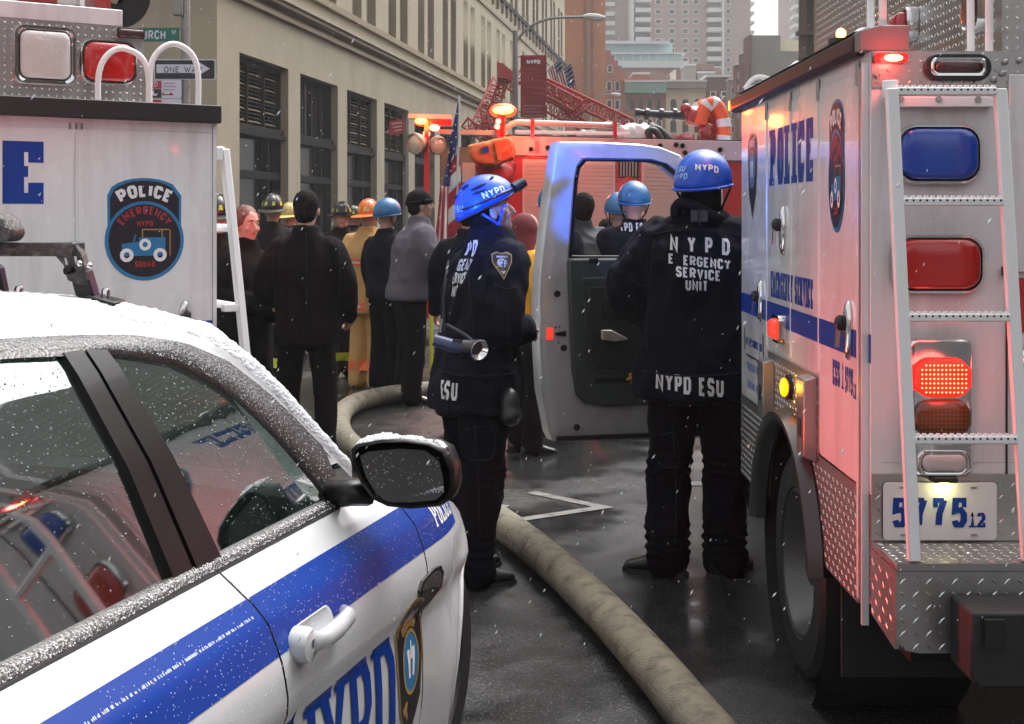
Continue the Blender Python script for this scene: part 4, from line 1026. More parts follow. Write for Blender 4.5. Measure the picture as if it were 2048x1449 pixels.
# tail cluster
c = V(((rx(1812) + rx(1938)) / 2, YR - .002, (rzz(675) + rzz(950)) / 2)); tw, th = rx(1938) - rx(1812), rzz(675) - rzz(950)
g = G(); g.rings([[c + RU * a * k + UP * b * k + RW * t for a, b in rrect(tw, th, .025, 5)] for k, t in ((1, 0), (1, .02), (.96, .028), (.93, .026))]); tc_ = g.build('tail_light_housing', M_chrome, rt, smooth=50)
def led_lamp(cx, cz, w_, h_, lens, led, nm, n=(12, 7)):
    cc = V((cx, YR - .028, cz)); g = G()
    g.rings([[cc + RU * a * k + UP * b * k + RW * t for a, b in rrect(w_, h_, h_ * .42, 6)] for k, t in ((1, 0), (1, .012), (.9, .018), (.5, .02))]); o = g.build(nm, lens, tc_, smooth='all')
    g = G()
    for i in range(n[0]):
        for j in range(n[1]):
            a = (i + .5) / n[0] - .5; b = (j + .5) / n[1] - .5
            if (2 * a) ** 4 + (2 * b) ** 4 > 1.05: continue
            p = cc + RU * a * w_ * .86 + UP * b * h_ * .82 + RW * .0195; r = .0022
            g.add([p + RU * math.cos(R(k)) * r + UP * math.sin(R(k)) * r + RW * .001 for k in range(0, 360, 60)], [(0, 1, 2, 3, 4, 5)])
    g.build('led_dots', led, o, fix=False, kind='stuff'); return o
led_lamp(rx(1877), rzz(754), rx(1932) - rx(1822), rzz(716) - rzz(792), M_redglow, mat('led_hot', (1, .5, .2), .4, emit=(1, .22, .06), estr=5), 'tail_lamp')
led_lamp(rx(1877), rzz(833), rx(1932) - rx(1822), rzz(797) - rzz(868), M_amblens, mat('led_off', (.25, .12, .03), .3), 'turn_lamp')
lamp_panel(V((rx(1880), YR - .028, rzz(922))), RU, UP, RW, .145, .07, M_clear, tc_, .35, .008, 'reverse_lamp', d=.008, bulge=.008)
sp_o = G(); cc = V((rx(1875), YR - .029, rzz(700))); q, w_ = text_quads('BRAKE', .012, .8, .2, .3, center=True)
put_quads(sp_o, q, flat_fn(cc, RU, UP, RW, 0)) if False else None
# plate panel, plate
g = G(); g.box(XS, 2.4, YR - .007, YR - .0006, .745, rzz(948)); o = g.build('diamond_plate_panel', M_alu, rt)
treads(V((XS, YR - .007, .745)), RU, UP, RW, .46, rzz(948) - .745, .034, o, M_tread, L=.024)
px0, px1, pz0, pz1 = rx(1763), rx(1989), rzz(1078), rzz(963)
g = G(); g.prism([(a, b) for a, b in rrect(px1 - px0, pz1 - pz0, .012, 4, (px0 + px1) / 2, (pz0 + pz1) / 2)], YR - .018, YR - .014); pl = g.build('number_plate', M_wprint, rt, bevel=.001)
def ptext(txt, px, py, hpx, wpx, st=.24):
    h = hpx / F * YR; q, w_ = text_quads(txt, h, .5, .165, .13, True); k = (wpx / F * YR) / w_
    q = [(i, [(a * k, b) for a, b in qq]) for i, qq in q]
    decal(flat_fn(V((rx(px), YR - .0185, rzz(py))), RU, UP, RW, 0), q, M_blue, pl, 'lettering', .0003, step=.3)
ptext('5775', 1780, 1052, 59, 151, .27); ptext('12', 1936, 1052, 29, 31, .25)
for px, py in ((1802, 973), (1943, 973), (1803, 1067), (1943, 1067)):
    g = G(); g.box(rx(px - 6), rx(px + 6), YR - .0205, YR - .0185, rzz(py + 2), rzz(py - 2)); g.build('plate_slot', M_bolt, pl)
g = G(); g.box(rx(1855), rx(1905), YR - .05, YR - .008, rzz(960), rzz(948)); g.build('plate_lamp', M_black, rt, bevel=.004)
g = G(); g.ell((rx(1880), YR - .035, rzz(963)), (.016, .010, .005), 10, 6); g.build('plate_bulb', mat('warm_bulb', (1, 1, .5), .4, emit=(1, .85, .2), estr=6), rt, smooth='all')
pd = bpy.data.lights.new('plate_light', 'POINT'); pd.energy = .06; pd.color = (1, .95, .45); pd.shadow_soft_size = .006
po = bpy.data.objects.new('plate_light', pd); COL.objects.link(po); po.location = (rx(1880), YR - .045, rzz(970))
# step bumper
BZ = .742; BY = 3.385
g = G(); g.box(XS, 3.2, BY, YR, BZ - .02, BZ); o = g.build('step', M_alu, rt, bevel=.004)
treads(V((XS, BY, BZ)), RU, V((0, 1, 0)), UP, .5, YR - BY, .03, o, M_tread, L=.022)
g = G(); g.prism([(XS + .0, BZ - .021), (XS, .54), (XS + .025, .515), (XS + .06, .508), (3.2, .508), (3.2, BZ - .021)], BY, BY + .012); g.prism([(BY + .0125, BZ - .021), (BY + .0125, .515), (YR, .54), (YR, BZ - .021)], XS, XS + .012, 'x')
o = g.build('rear_bumper', M_alu, rt)
treads(V((XS, BY, .508)), RU, UP, RW, .5, BZ - .535, .034, o, M_tread, L=.026, T=.007)
treads(V((XS, YR, .535)), V((0, -1, 0)), UP, V((-1, 0, 0)), .22, BZ - .56, .034, o, M_tread, L=.026, T=.007)
g = G(); g.box(XS + .002, 3.2, BY - .006, BY + .02, BZ - .018, BZ + .001); g.build('step_edge', M_bolt, rt)
bx0 = (1934 - CX) / F * 3.25
g = G(); g.prism([(bx0, .50), (bx0 + .02, .475), (2.5, .475), (2.5, .665), (bx0, .665)], 3.22, BY - .007); o = g.build('rubber_bumper_block', M_rubber, rt, bevel=.008)
g = G(); g.box(bx0 + .03, bx0 + .08, 3.205, 3.219, .58, .65); g.build('bracket', M_gap, o)
# ladder: rails lean out at the foot
lt = [V(((1783 - CX) / F * 3.47, 3.47, H - (178 - HY) / F * 3.47)), V(((1828 - CX) / F * 3.395, 3.395, BZ + .004))]
rt_ = [V(((2000 - CX) / F * 3.47, 3.47, H - (178 - HY) / F * 3.47)), V(((2056 - CX) / F * 3.395, 3.395, BZ + .004))]
ld = G()
g = G(); g.bar(lt[0], lt[1], .026, .032); lad = g.build('ladder_rail', M_white, rt, bevel=.003)
g = G(); g.bar(rt_[0], rt_[1], .024, .032); g.build('ladder_rail', M_white, rt, bevel=.003)
for py in (184, 410, 644, 889):
    t = (py - 178) / (1130 - 178.); t = t * (lt[0].z - lt[1].z) / ((lt[0].z - lt[1].z)); 
    a = lt[0].lerp(lt[1], t); b = rt_[0].lerp(rt_[1], t); a = a + V((.013, 0, 0)); b = b - V((.012, 0, 0)); g = G(); g.bar(a, b, .030, .022)
    o = g.build('ladder_rung', M_white, rt, bevel=.004)
    g = G(); n = 15
    for k in range(n):
        c = a.lerp(b, (k + .5) / n) + V((0, 0, .011)); g.lathe([(.0075, 0), (.0055, .006), (.003, .0062)], 8, c + V((0, -.006, 0)), UP)
    g.build('grip_studs', M_white, o, kind='stuff')
    g = G()
    for k in range(n):
        c = a.lerp(b, (k + .5) / n) + V((0, -.0152, .004)); g.lathe([(.0032, 0), (.0032, .0006), (0, .0006)], 6, c, (0, -1, 0))
    g.build('grip_holes', M_gap, o, kind='stuff')
g = G(); g.bar(V((rx(1783), YR - .004, rzz(190))), lt[0] + V((0, .016, 0)), .04, .05); g.build('ladder_bracket', M_white, rt, bevel=.003)
g = G(); g.box(rx(1790), rx(1980), YR - .03, YR - .001, rzz(216), rzz(196)); o = g.build('ladder_crossbar', M_white, rt, bevel=.002)
for px in (1795, 1870, 1948):
    g = G(); g.lathe([(.009, 0), (.009, .004), (0, .004)], 10, (rx(px), YR - .03, rzz(201)), (0, -1, 0)); g.build('bolt', M_bolt, o)
# roof: awning, upper box, grab loops, snow
g = G(); g.prism([(XS - .02, 2.10), (XS - .035, 2.115), (XS - .035, 2.158), (XS + .02, 2.172), (XS + .09, 2.172), (XS + .09, 2.107)], 3.69, 5.76); g.build('awning_case', M_awn, rt, bevel=.004)
g = G(); g.prism([(XS + .0, 2.107), (XS - .03, 2.11), (XS - .03, 2.165), (XS + .03, 2.18), (XS + .11, 2.18), (XS + .11, 2.107)], 3.63, 3.685); g.build('awning_end_cap', mat('cap_grey', (.2, .18, .18), .4), rt, bevel=.004)
def snow_strip(x0, x1, y0, y1, z, parent, h=.012, nx=8, ny=60, seed=0):
    g = G(); vs = []
    for j in range(ny + 1):
        for i in range(nx + 1):
            x = x0 + (x1 - x0) * i / nx; y = y0 + (y1 - y0) * j / ny; e = min(i, nx - i) / nx * 4
            hh = h * min(1, e) * (.4 + .9 * noise.noise(V((x * 14 + seed, y * 14, 0))) + .5 * noise.noise(V((x * 50, y * 50, seed))))
            vs.append((x, y, z + max(-.001, hh)))
    g.add(vs, [(j * (nx + 1) + i, j * (nx + 1) + i + 1, (j + 1) * (nx + 1) + i + 1, (j + 1) * (nx + 1) + i) for j in range(ny) for i in range(nx)])
    return g.build('snow_dusting', M_snow, parent, smooth='all', kind='stuff')
snow_strip(XS - .025, XS + .085, 3.70, 5.75, 2.172, rt, .022)
UX = 1.44; UYR = 3.82
g = G(); g.box(UX, 3.3, UYR, 6.2, ZT + .002, 3.0); o = g.build('upper_box', M_alu, rt)
treads(V((UX, 6.15, ZT + .02)), V((0, -1, 0)), UP, V((-1, 0, 0)), 2.3, .75, .03, o, M_tread, L=.02)
treads(V((UX, UYR, ZT + .02)), V((1, 0, 0)), UP, V((0, -1, 0)), .5, .75, .03, o, M_tread, L=.02)
c = V((UX - .002, UX * F / (1822 - CX), H - (52 - HY) / F * (UX * F / (1822 - CX))))
lamp_panel(c, V((0, -1, 0)), UP, V((-1, 0, 0)), .19, .12, M_redlens, rt, .25, .012, 'upper_marker_light', d=.04, bulge=.03)
c = V((UX - .002, 3.98, H - (0 - HY) / F * 3.98)); lamp_panel(c, V((0, -1, 0)), UP, V((-1, 0, 0)), .16, .2, M_dkred, rt, .25, .012, 'upper_marker_light', d=.04)
for (ya, yb, px) in ((3.66, 3.78, 1765), (3.655, 3.80, 1978)):
    x = (px - CX) / F * ya; g = G()
    g.tube(smoothpath([(x, ya, ZT), (x, ya, 2.62), (x, (ya + yb) / 2, 2.70), (x - .0, yb, 2.62), (x, yb, ZT)], 5), .0115, 8); g.build('grab_rail', M_white, rt, smooth=True)
for px, py, y, s_ in ((1682, 68, 5.2, .02),):
    p = at(px, py, y)
    g = G(); g.lathe([(.05, 2.172 - p.z), (.05, -.02), (.02, -.02)], 10, p); g.build('roof_lamp_base', M_black, rt)
    g = G(); g.ell(p, (.02, .02, .022), 10, 8); g.build('roof_lamp', mat('lit_orange_lamp', (1, .4, .1), .4, emit=(1, .22, .03), estr=14), rt, smooth='all')
# small white rack on the roof front
g = G(); y = 5.7
g.tube(smoothpath([at(1490, 178, y), at(1504, 160, y), at(1520, 154, y), at(1545, 160, y)], 4), .012, 6); g.tube([at(1490, 178, y), at(1530, 172, y)], .012, 6); g.build('roof_rack_loop', M_white, rt, smooth=True)
g = G(); g.box(1.4, 2.6, 5.8, 6.5, 2.06, 2.2); g.build('cab_roof_fairing', M_tw, rt, bevel=.03)
# front end of the awning made to glow, standing in for reflected orange light
p = at(1487, 214, 5.76)
g = G(); g.box(XS - .034, XS + .03, 5.765, 5.80, 2.115, 2.155); g.build('awning_end_gleam', mat('orange_gleam', (1, .2, .05), .4, emit=(1, .12, .02), estr=6), rt)
# cab: pickup style front, mostly hidden
g = G(); cabp = [(5.72, .55), (5.72, 2.06), (6.0, 2.10), (6.9, 2.08), (7.45, 1.45), (8.45, 1.30), (8.6, 1.1), (8.6, .55)]
g.prism(cabp, 1.33, 3.1, 'x'); g.build('cab', M_tw, rt, bevel=.04)
g = G(); g.prism([(5.9, 1.35), (5.9, 1.98), (6.8, 1.98), (7.3, 1.42)], 1.322, 1.328, 'x'); g.build('cab_side_opening', M_gap, rt)
g = G(); g.tube([(1.33, 6.86, 2.05), (1.31, 7.44, 1.44)], .035, 8); g.build('windscreen_pillar', M_steel, rt, smooth=True)
wheel(V((1.32, 7.75, .405)), V((-1, 0, 0)), .405, .24, rt)

# open cab door: inner face towards us
DU = V((.94, .34, 0)).normalized(); DO = V((.145, 6.45, 0)); DW = V((DU.y, -DU.x, 0))     # DW points to the camera
def dpt(px, py, off=0.):
    """pixel on the door plane -> (a, z)"""
    d = V(((px - CX) / F, 1, -(py - HY) / F)); o = V((0, 0, H)); n = DW
    t = (DO + DW * off - o).dot(n) / d.dot(n); p = o + d * t; return ((p - DO).dot(DU), p.z)
def dP(a, b, t): return DO + DU * a + UP * b + DW * t
dr = thing('open_truck_door', 'open silver white truck cab door showing its grey inner panel, beside the helmeted officer', 'door', dP(.9, 0, 0))
M_silver = mat('silver_door_paint', (.55, .56, .58), .3, .25, coat=.5, dirt=(.22, .20, .18), dscale=3.5, damt=.5)
M_dgrey = mat('door_trim_grey', (.045, .055, .055), .5, var=.12, bump=.1, bscale=120); M_dgrey2 = mat('door_pocket_grey', (.022, .026, .026), .6)
outer = [dpt(*p) for p in ((1118, 283), (1112, 300), (1094, 420), (1080, 545), (1077, 600), (1078, 690), (1083, 780), (1100, 868), (1108, 884))]
right = [dpt(*p) for p in ((1310, 880), (1500, 872), (1500, 470), (1440, 420), (1400, 360), (1360, 310), (1320, 294), (1280, 288), (1200, 284))]
win = [dpt(*p) for p in ((1168, 320), (1155, 335), (1150, 360), (1138, 516), (1470, 516), (1440, 470), (1400, 412), (1360, 355), (1330, 330), (1300, 322))]
op = outer + right
def ray_poly(poly, c, ang):
    """distance from c to polygon edge in direction ang"""
    d = (math.cos(ang), math.sin(ang)); best = 1e9
    for i in range(len(poly)):
        x1, y1 = poly[i][0] - c[0], poly[i][1] - c[1]; x2, y2 = poly[(i + 1) % len(poly)][0] - c[0], poly[(i + 1) % len(poly)][1] - c[1]
        ex, ey = x2 - x1, y2 - y1; den = d[0] * ey - d[1] * ex
        if abs(den) < 1e-12: continue
        t = (x1 * ey - y1 * ex) / den; s_ = (x1 * d[1] - y1 * d[0]) / den
        if t > 0 and -1e-6 <= s_ <= 1 + 1e-6: best = min(best, t)
    return best
# shell above the belt: ring between outline and window
wcn = (sum(p[0] for p in win) / len(win), sum(p[1] for p in win) / len(win))
zb = win[3][1]
angs = sorted(set([round(math.atan2(p[1] - wcn[1], p[0] - wcn[0]), 4) for p in op + win] + [-math.pi + i * math.pi / 36 for i in range(72)]))
g = G(); A = []; B = []
for a in angs:
    ro = ray_poly(op, wcn, a); ri = ray_poly(win, wcn, a)
    A.append((wcn[0] + math.cos(a) * ro, wcn[1] + math.sin(a) * ro)); B.append((wcn[0] + math.cos(a) * ri, wcn[1] + math.sin(a) * ri))
def lerp2(p, q, t): return (p[0] + (q[0] - p[0]) * t, p[1] + (q[1] - p[1]) * t)
rr = []
for t, d in ((0, -.10), (0, -.01), (.03, .004), (.10, .01), (.5, .012), (.88, .016), (.97, .006), (1, -.02), (1, -.10)):
    rr.append([dP(*lerp2(p, q, t if (q[1] > zb + .005 or t < .4) else t), d) for p, q in zip(A, B)])
rr.append([dP(*p, -.10) for p in A])
n = len(A)
g.rings(rr, cap=False); door = g.build('door_shell', M_silver, dr, smooth=40)
# window seal
g = G(); rr = []
for t, d in ((.98, .012), (1.0, .016), (1.03, .008), (1.035, -.03), (1.0, -.03)): rr.append([dP(*lerp2(wcn, q, t * .99 if t < 1 else 1.0 - (t - 1)), d) for q in B])
g.rings(rr, cap=False); g.build('window_seal', M_black, dr, smooth=True)
# inner trim panel: offset layers
def dpoly(pts, d0, d1, m, nm, parent=None, bevel=.006):
    g = G(); q = [dpt(*p, d1) for p in pts]; g.rings([[dP(*p, d) for p in q] for d in (d0, d1)]); return g.build(nm, m, parent or dr, bevel=bevel, smooth=False)
tp = dpoly([(1137, 518), (1141, 640), (1146, 740), (1154, 790), (1172, 808), (1210, 814), (1500, 806), (1500, 517)], .013, .045, M_dgrey, 'trim_panel', bevel=.012)
dpoly([(1166, 556), (1170, 660), (1176, 730), (1190, 745), (1500, 748), (1500, 552)], .0452, .052, mat('door_trim_mid', (.035, .042, .042), .5), 'trim_inset', bevel=.004)
dpoly([(1178, 575), (1182, 660), (1186, 726), (1198, 738), (1500, 742), (1500, 568)], .0522, .056, M_dgrey2, 'trim_recess', bevel=.003)
dpoly([(1200, 610), (1202, 632), (1240, 640), (1300, 640), (1300, 604), (1214, 600)], .0562, .060, M_gap, 'pull_pocket')
dpoly([(1190, 757), (1190, 768), (1290, 766), (1290, 756)], .0452, .047, M_gap, 'map_pocket_slot', bevel=.001)
g = G(); g.prism([dpt(*p, .07) for p in ((1203, 660), (1203, 680), (1232, 684), (1256, 680), (1254, 676), (1222, 660))], .056, .075, O=DO, u=DU, v=UP, w=DW); g.build('grab_handle', mat('worn_chrome', (.6, .55, .5), .3, .5), dr, bevel=.006)
g = G(); q = [dpt(*p, .07) for p in ((1228, 622), (1236, 600), (1243, 604), (1238, 624))]; g.prism(q, .057, .07, O=DO, u=DU, v=UP, w=DW); g.build('inner_latch', mat('worn_chrome', (.6, .55, .5), .3, .5), dr, bevel=.004)
g = G(); g.box(0, .025, 0, .02, 0, .02); 
g = G(); a, b = dpt(1186, 522, .04); g.prism(rrect(.05, .022, .006, 2, a, b), .03, .052, O=DO, u=DU, v=UP, w=DW); g.build('lock_knob', M_black, dr)
g = G(); a, b = dpt(1262, 755, .06)
for i, (dx, dz) in enumerate(((0, .0), (.012, .022), (.02, -.016))): g.tube([dP(a + dx - .03, b + dz - .01, .072), dP(a + dx, b + dz, .078), dP(a + dx + .05, b + dz + .004, .074)], [.006, .012, .013], 8)
g.build('yellow_glove_tip', mat('yellow_cloth', (.5, .26, .03), .8, bump=.3, bscale=50), dr, smooth='all', kind='stuff')
for px, py in ((1114, 588), (1127, 696), (1153, 855)):
    a, b = dpt(px, py, .01); g = G(); g.lathe([(.017, 0), (.017, .006), (.012, .008), (0, .006)], 14, dP(a, b, .010), DW); g.build('rubber_plug', M_black, dr, smooth=30)
g = G(); a, b = dpt(1099, 668, .01); g.prism(rrect(.032, .06, .004, 2, a, b), .008, .020, O=DO, u=DU, v=UP, w=DW); g.build('red_reflector', mat('red_reflector', (.75, .03, .02), .3, emit=(1, .06, .03), estr=.35), dr, bevel=.002)
g = G(); a, b = dpt(1118, 668, .01); g.prism([(a - .02, b - .006), (a + .035, b - .014), (a + .035, b + .014), (a - .02, b + .006)], .010, .018, O=DO, u=DU, v=UP, w=DW); g.build('latch_slot', M_gap, dr)
for px, py in ((1111, 655), (1118, 654), (1117, 686)):
    a, b = dpt(px, py, .01); g = G(); g.lathe([(.005, 0), (.005, .004), (0, .004)], 6, dP(a, b, .012), DW); g.build('screw', M_black, dr)
g = G(); a0, b0 = dpt(1110, 876, .0); a1, b1 = dpt(1500, 862, .0); g.prism([(a0, b0 - .012), (a1, b1 - .012), (a1, b1 + .012), (a0, b0 + .012)], .012, .03, O=DO, u=DU, v=UP, w=DW); g.build('bottom_seal', M_black, dr, bevel=.003)

# =========================== left truck
LU = V((-.837, -.547, 0)).normalized(); LO = V(((430 - CX) / F * 5.6, 5.6, 0)); LN = V((.547, -.837, 0)).normalized()
def lpt(px, py, off=0.):
    d = V(((px - CX) / F, 1, -(py - HY) / F)); o = V((0, 0, H)); P0 = LO + LN * off
    t = (P0 - o).dot(LN) / d.dot(LN); p = o + d * t; return (-(p - LO).dot(LU), p.z)       # a grows to the right (towards the rear)
LR = -LU
def lP(a, b, t=0.): return LO + LR * a + UP * b + LN * t
lt_ = thing('emergency_truck', 'white police emergency truck with round squad emblem behind the police car roof', 'truck', lP(-1.5, 0, -1))
def lbox(g, a0, a1, b0, b1, t0, t1):
    vs = [lP(a, b, t) for b in (b0, b1) for a, t in ((a0, t0), (a1, t0), (a1, t1), (a0, t1))]
    g.add(vs, [(0, 3, 2, 1), (4, 5, 6, 7), (0, 1, 5, 4), (1, 2, 6, 5), (2, 3, 7, 6), (3, 0, 4, 7)])
ZL = lpt(430, 245)[1]
g = G(); lbox(g, -3.2, 0, .55, ZL, -2.1, 0); g.build('body', M_tw, lt_, bevel=.004)
a_s = lpt(152, 400)[0]; a_t = lpt(0, 257)[1]; ad = lpt(424, 300)[0]
zt_ = lpt(300, 262)[1]; zs1, zs0 = lpt(415, 641)[1], lpt(415, 641)[1] - .085
for a0, a1 in ((-2.6, a_s - .61), (a_s - .6, a_s - .006), (a_s + .006, ad)):
    g = G(); lbox(g, a0, a1, .9, zt_, .0005, .004); g.build('compartment_door', M_tw, lt_, bevel=.0015)
    g = G(); lbox(g, a0, a1, zs0, zs1, .0042, .0052); g.build('stripe', M_blue, lt_)
for a in (a_s,):
    g = G(); g.tube([lP(a, 1.0, .004), lP(a, zt_ + .01, .004)], .005, 6); g.build('hinge_rod', M_tw, lt_)
    for k in (-.025, .0, .022):
        g = G(); g.tube([lP(a + k, zt_ - .005, .006), lP(a + k, zt_ + .02, .006)], .005, 6); g.build('hinge_cap', M_bolt, lt_)
g = G(); lbox(g, -3.2, 0, .5, .88, .0006, .003); g.build('diamond_plate_skirt', M_alu, lt_)
g = G(); lbox(g, -.012, .004, .5, ZL - .01, -.02, .010); g.build('corner_trim', M_tw, lt_)
lf = lambda a0, b0: (lambda a, b, e: lP(a0 + a, b0 + b, .0045 + e))
# POLICE, its last letter in view
eL = lpt(0, 408); eR = lpt(93, 282); hE = lpt(50, 283)[1] - lpt(50, 408)[1]
q, w_ = text_quads('POLICE', hE, .42, .175, .14, True); wE = (lpt(93, 300)[0] - lpt(-2, 300)[0]); kk = wE / (.8 * .42 * hE * 1.15)
q = [(i, [((a - w_) * kk, b) for a, b in qq]) for i, qq in q]
decal(lf(lpt(93, 300)[0], lpt(50, 408)[1]), q, M_blue, lt_, 'lettering', .0004, step=.5)
ca, cb = lpt(289, 459); hh = lpt(289, 357)[1] - lpt(289, 562)[1]
esu_emblem(lf(ca, cb), hh, lt_)
q, w_ = text_quads('EMERGENCY SERVICE', .098, .62, .2, .2, True); q = [(i, [(a * .9, b) for a, b in qq]) for i, qq in q]
# latch
la, lb = lpt(369, 640); paddle_handle(lP(la, lb, .004), LR, UP, LN, .17, lt_)
# awning
z0, z1 = lpt(300, 243)[1], lpt(430, 213)[1]
g = G(); lbox(g, -3.2, .012, z0, z1, -.05, .05); g.build('awning_case', mat('awning_black', (.012, .009, .010), .5, var=.2), lt_, bevel=.004)
snow = G()
# upper box (set back)
UB = -.30
a0 = -3.2; a1 = lpt(288, 100, UB)[0]; zu = lpt(150, 47, UB)[1]
g = G(); lbox(g, a0, a1, z1 + .002 if False else ZL + .001, zu, UB - 1.2, UB); o = g.build('upper_box', M_alu, lt_)
treads(lP(a1 - 1.35, ZL + .06, UB), LR, UP, LN, 1.35, zu - ZL - .06, .030, o, M_tread, L=.022)
a2 = lpt(246, 60, UB)[0]
g = G(); lbox(g, a0, a2, zu + .001, zu + .075, UB - 1.1, UB - .004); g.build('upper_trim', M_tw, lt_, bevel=.004)
def ul(x0, x1, y0, y1, lens, nm, **k):
    p, q_ = lpt(x0, y1, UB), lpt(x1, y0, UB)
    lamp_panel(lP((p[0] + q_[0]) / 2, (p[1] + q_[1]) / 2, UB + .002), LR, UP, LN, q_[0] - p[0], q_[1] - p[1], lens, lt_, name=nm, **k)
ul(24, 150, 57, 168, M_clear, 'flood_light', rad=.16, bez=.018, d=.03); ul(157, 272, 85, 168, M_redlens, 'warning_light', rad=.28, bez=.010, d=.03)
ul(230, 288, 60, 77, M_dkred, 'clearance_lamp', rad=.2, bez=.004, d=.015)
# rooftop gear
gz = zu + .077
g = G(); c = lP(lpt(255, 0, UB)[0], gz + .10, UB - .3); g.lathe([(.05, 0), (.16, .0), (.16, .12), (.05, .12)], 24, c, LN); g.build('hose_reel', M_black, lt_, smooth=40)
for i, (px, w_, h_, m) in enumerate(((30, .5, .16, M_alu), (110, .3, .12, mat('red_tarp', (.25, .02, .02), .6, bump=.4, bscale=20)), (165, .2, .10, M_conc), (205, .14, .13, mat('red_tarp', (.25, .02, .02), .6)))):
    g = G(); a = lpt(px, 0, UB)[0]; lbox(g, a - w_ / 2, a + w_ / 2, gz, gz + h_, UB - .5, UB - .1); g.build('roof_locker' if i == 0 else 'roof_bundle', m, lt_, bevel=.02)
# grab loops
for (x0, x1, xt, yt, yb0, yb1) in ((196, 297, 243, 97, 202, 206), (299, 396, 347, 88, 206, 212)):
    o_ = -.12; P = [lpt(x0, yb0 + 20, o_), lpt(x0 + 1, yt + 55, o_), lpt(x0 + 16, yt + 17, o_), lpt(xt, yt, o_), lpt(x1 - 14, yt + 19, o_), lpt(x1, yt + 60, o_), lpt(x1, yb1 + 20, o_)]
    g = G(); g.tube(smoothpath([lP(a, b, o_) for a, b in P], 5), .0125, 10); g.build('grab_rail', M_white, lt_, smooth=True)
# rear ladder seen edge on
def rear(px, py, Y): return at(px, py, Y)
g = G(); T0 = at(449, 300, 5.64); T1 = at(494, 740, 5.55); T1 = V((T1.x, T1.y, T1.z)); g.bar(T0, T1, .05, .03, up=LR); g.build('ladder_rail', M_white, lt_, bevel=.004)
back = V((-.547, .837, 0)) * .45
g = G(); g.bar(T0 + back, T1 + back, .05, .03, up=LR); g.build('ladder_rail', M_white, lt_, bevel=.004)
for t in (.0, .36, .72): 
    a = T0.lerp(T1, t); g = G(); g.tube([a + back * .05, a + back * .95], .018, 8); g.build('ladder_rung', M_white, lt_, smooth=True)
for t in (.02, .72):
    a = T0.lerp(T1, t); g = G(); b = a - LR * ((a - lP(0, 0)).dot(LR)) + LR * .004; g.bar(b, a - LR * .016, .045, .055 if t < .1 else .03); g.build('ladder_bracket', M_white, lt_, bevel=.003)
g = G(); g.lathe([(.4, 0), (.4, .24)], 24, lP(-1.2, .4, -.26), LN); g.build('wheel', M_rubber, lt_)
# ------------------------------------------------------------------ people
M_skin = mat('skin', (.48, .27, .20), .5, var=.08, vscale=12); M_skind = mat('skin_dark', (.20, .10, .065), .5, var=.08)
M_navy = mat('navy_jacket', (.0035, .0045, .010), .85, var=.25, vscale=5, bump=.25, bscale=220, spec=.15)
M_navyt = mat('dark_navy_trousers', (.0025, .003, .0055), .9, var=.2, vscale=5, bump=.25, bscale=200, spec=.1)
M_blackc = mat('black_coat', (.006, .0042, .0048), .9, spec=.12, var=.25, vscale=6, bump=.3, bscale=200)
M_greyc = mat('grey_coat', (.11, .10, .12), .9, spec=.2, var=.18, vscale=8, bump=.3, bscale=200)
M_tan = mat('tan_turnout', (.55, .30, .10), .8, var=.15, vscale=8, bump=.3, bscale=120)
M_yel = mat('yellow_jacket', (.75, .34, .012), .6, var=.12, vscale=8)
M_turn = mat('black_turnout', (.012, .010, .009), .85, spec=.2, var=.3, vscale=8, bump=.3, bscale=120)
M_reflY = mat('lime_reflective', (.55, .62, .04), .4, var=.1); M_reflS = mat('silver_reflective', (.55, .55, .55), .3)
M_reflO = mat('orange_reflective', (.8, .14, .04), .4)
M_hblue = mat('helmet_blue', (.003, .075, .52), .35, coat=.12, var=.25, vscale=8)
M_hcamo = mat('helmet_camo_blue', (.015, .12, .28), .4, coat=.2, var=.8, vscale=16)
M_hblack = mat('fire_helmet_black', (.02, .018, .017), .35, coat=.3, var=.3)
M_horange = mat('helmet_orange', (.75, .16, .02), .35, coat=.4); M_hyel = mat('helmet_yellowed', (.5, .42, .16), .45, var=.2)
M_boot = mat('black_boot_leather', (.006, .006, .0065), .3, coat=.3, bump=.3, bscale=60)
M_hair = mat('dark_hair', (.008, .005, .004), .85, spec=.15, var=.5, vscale=40, bump=.6, bscale=120); M_hairr = mat('auburn_hair', (.13, .035, .02), .5, var=.4, vscale=40, bump=.6, bscale=120)
M_hood = mat('maroon_cloth', (.14, .015, .02), .8); M_glove = mat('tan_glove', (.35, .20, .10), .8, bump=.3); M_eye = mat('eye_white', (.6, .58, .55), .3); M_iris = mat('dark_iris', (.03, .02, .015), .2)
M_lip = mat('lips', (.40, .13, .11), .4); M_letter = mat('jacket_print', (.60, .60, .60), .6, var=.15, vscale=30)

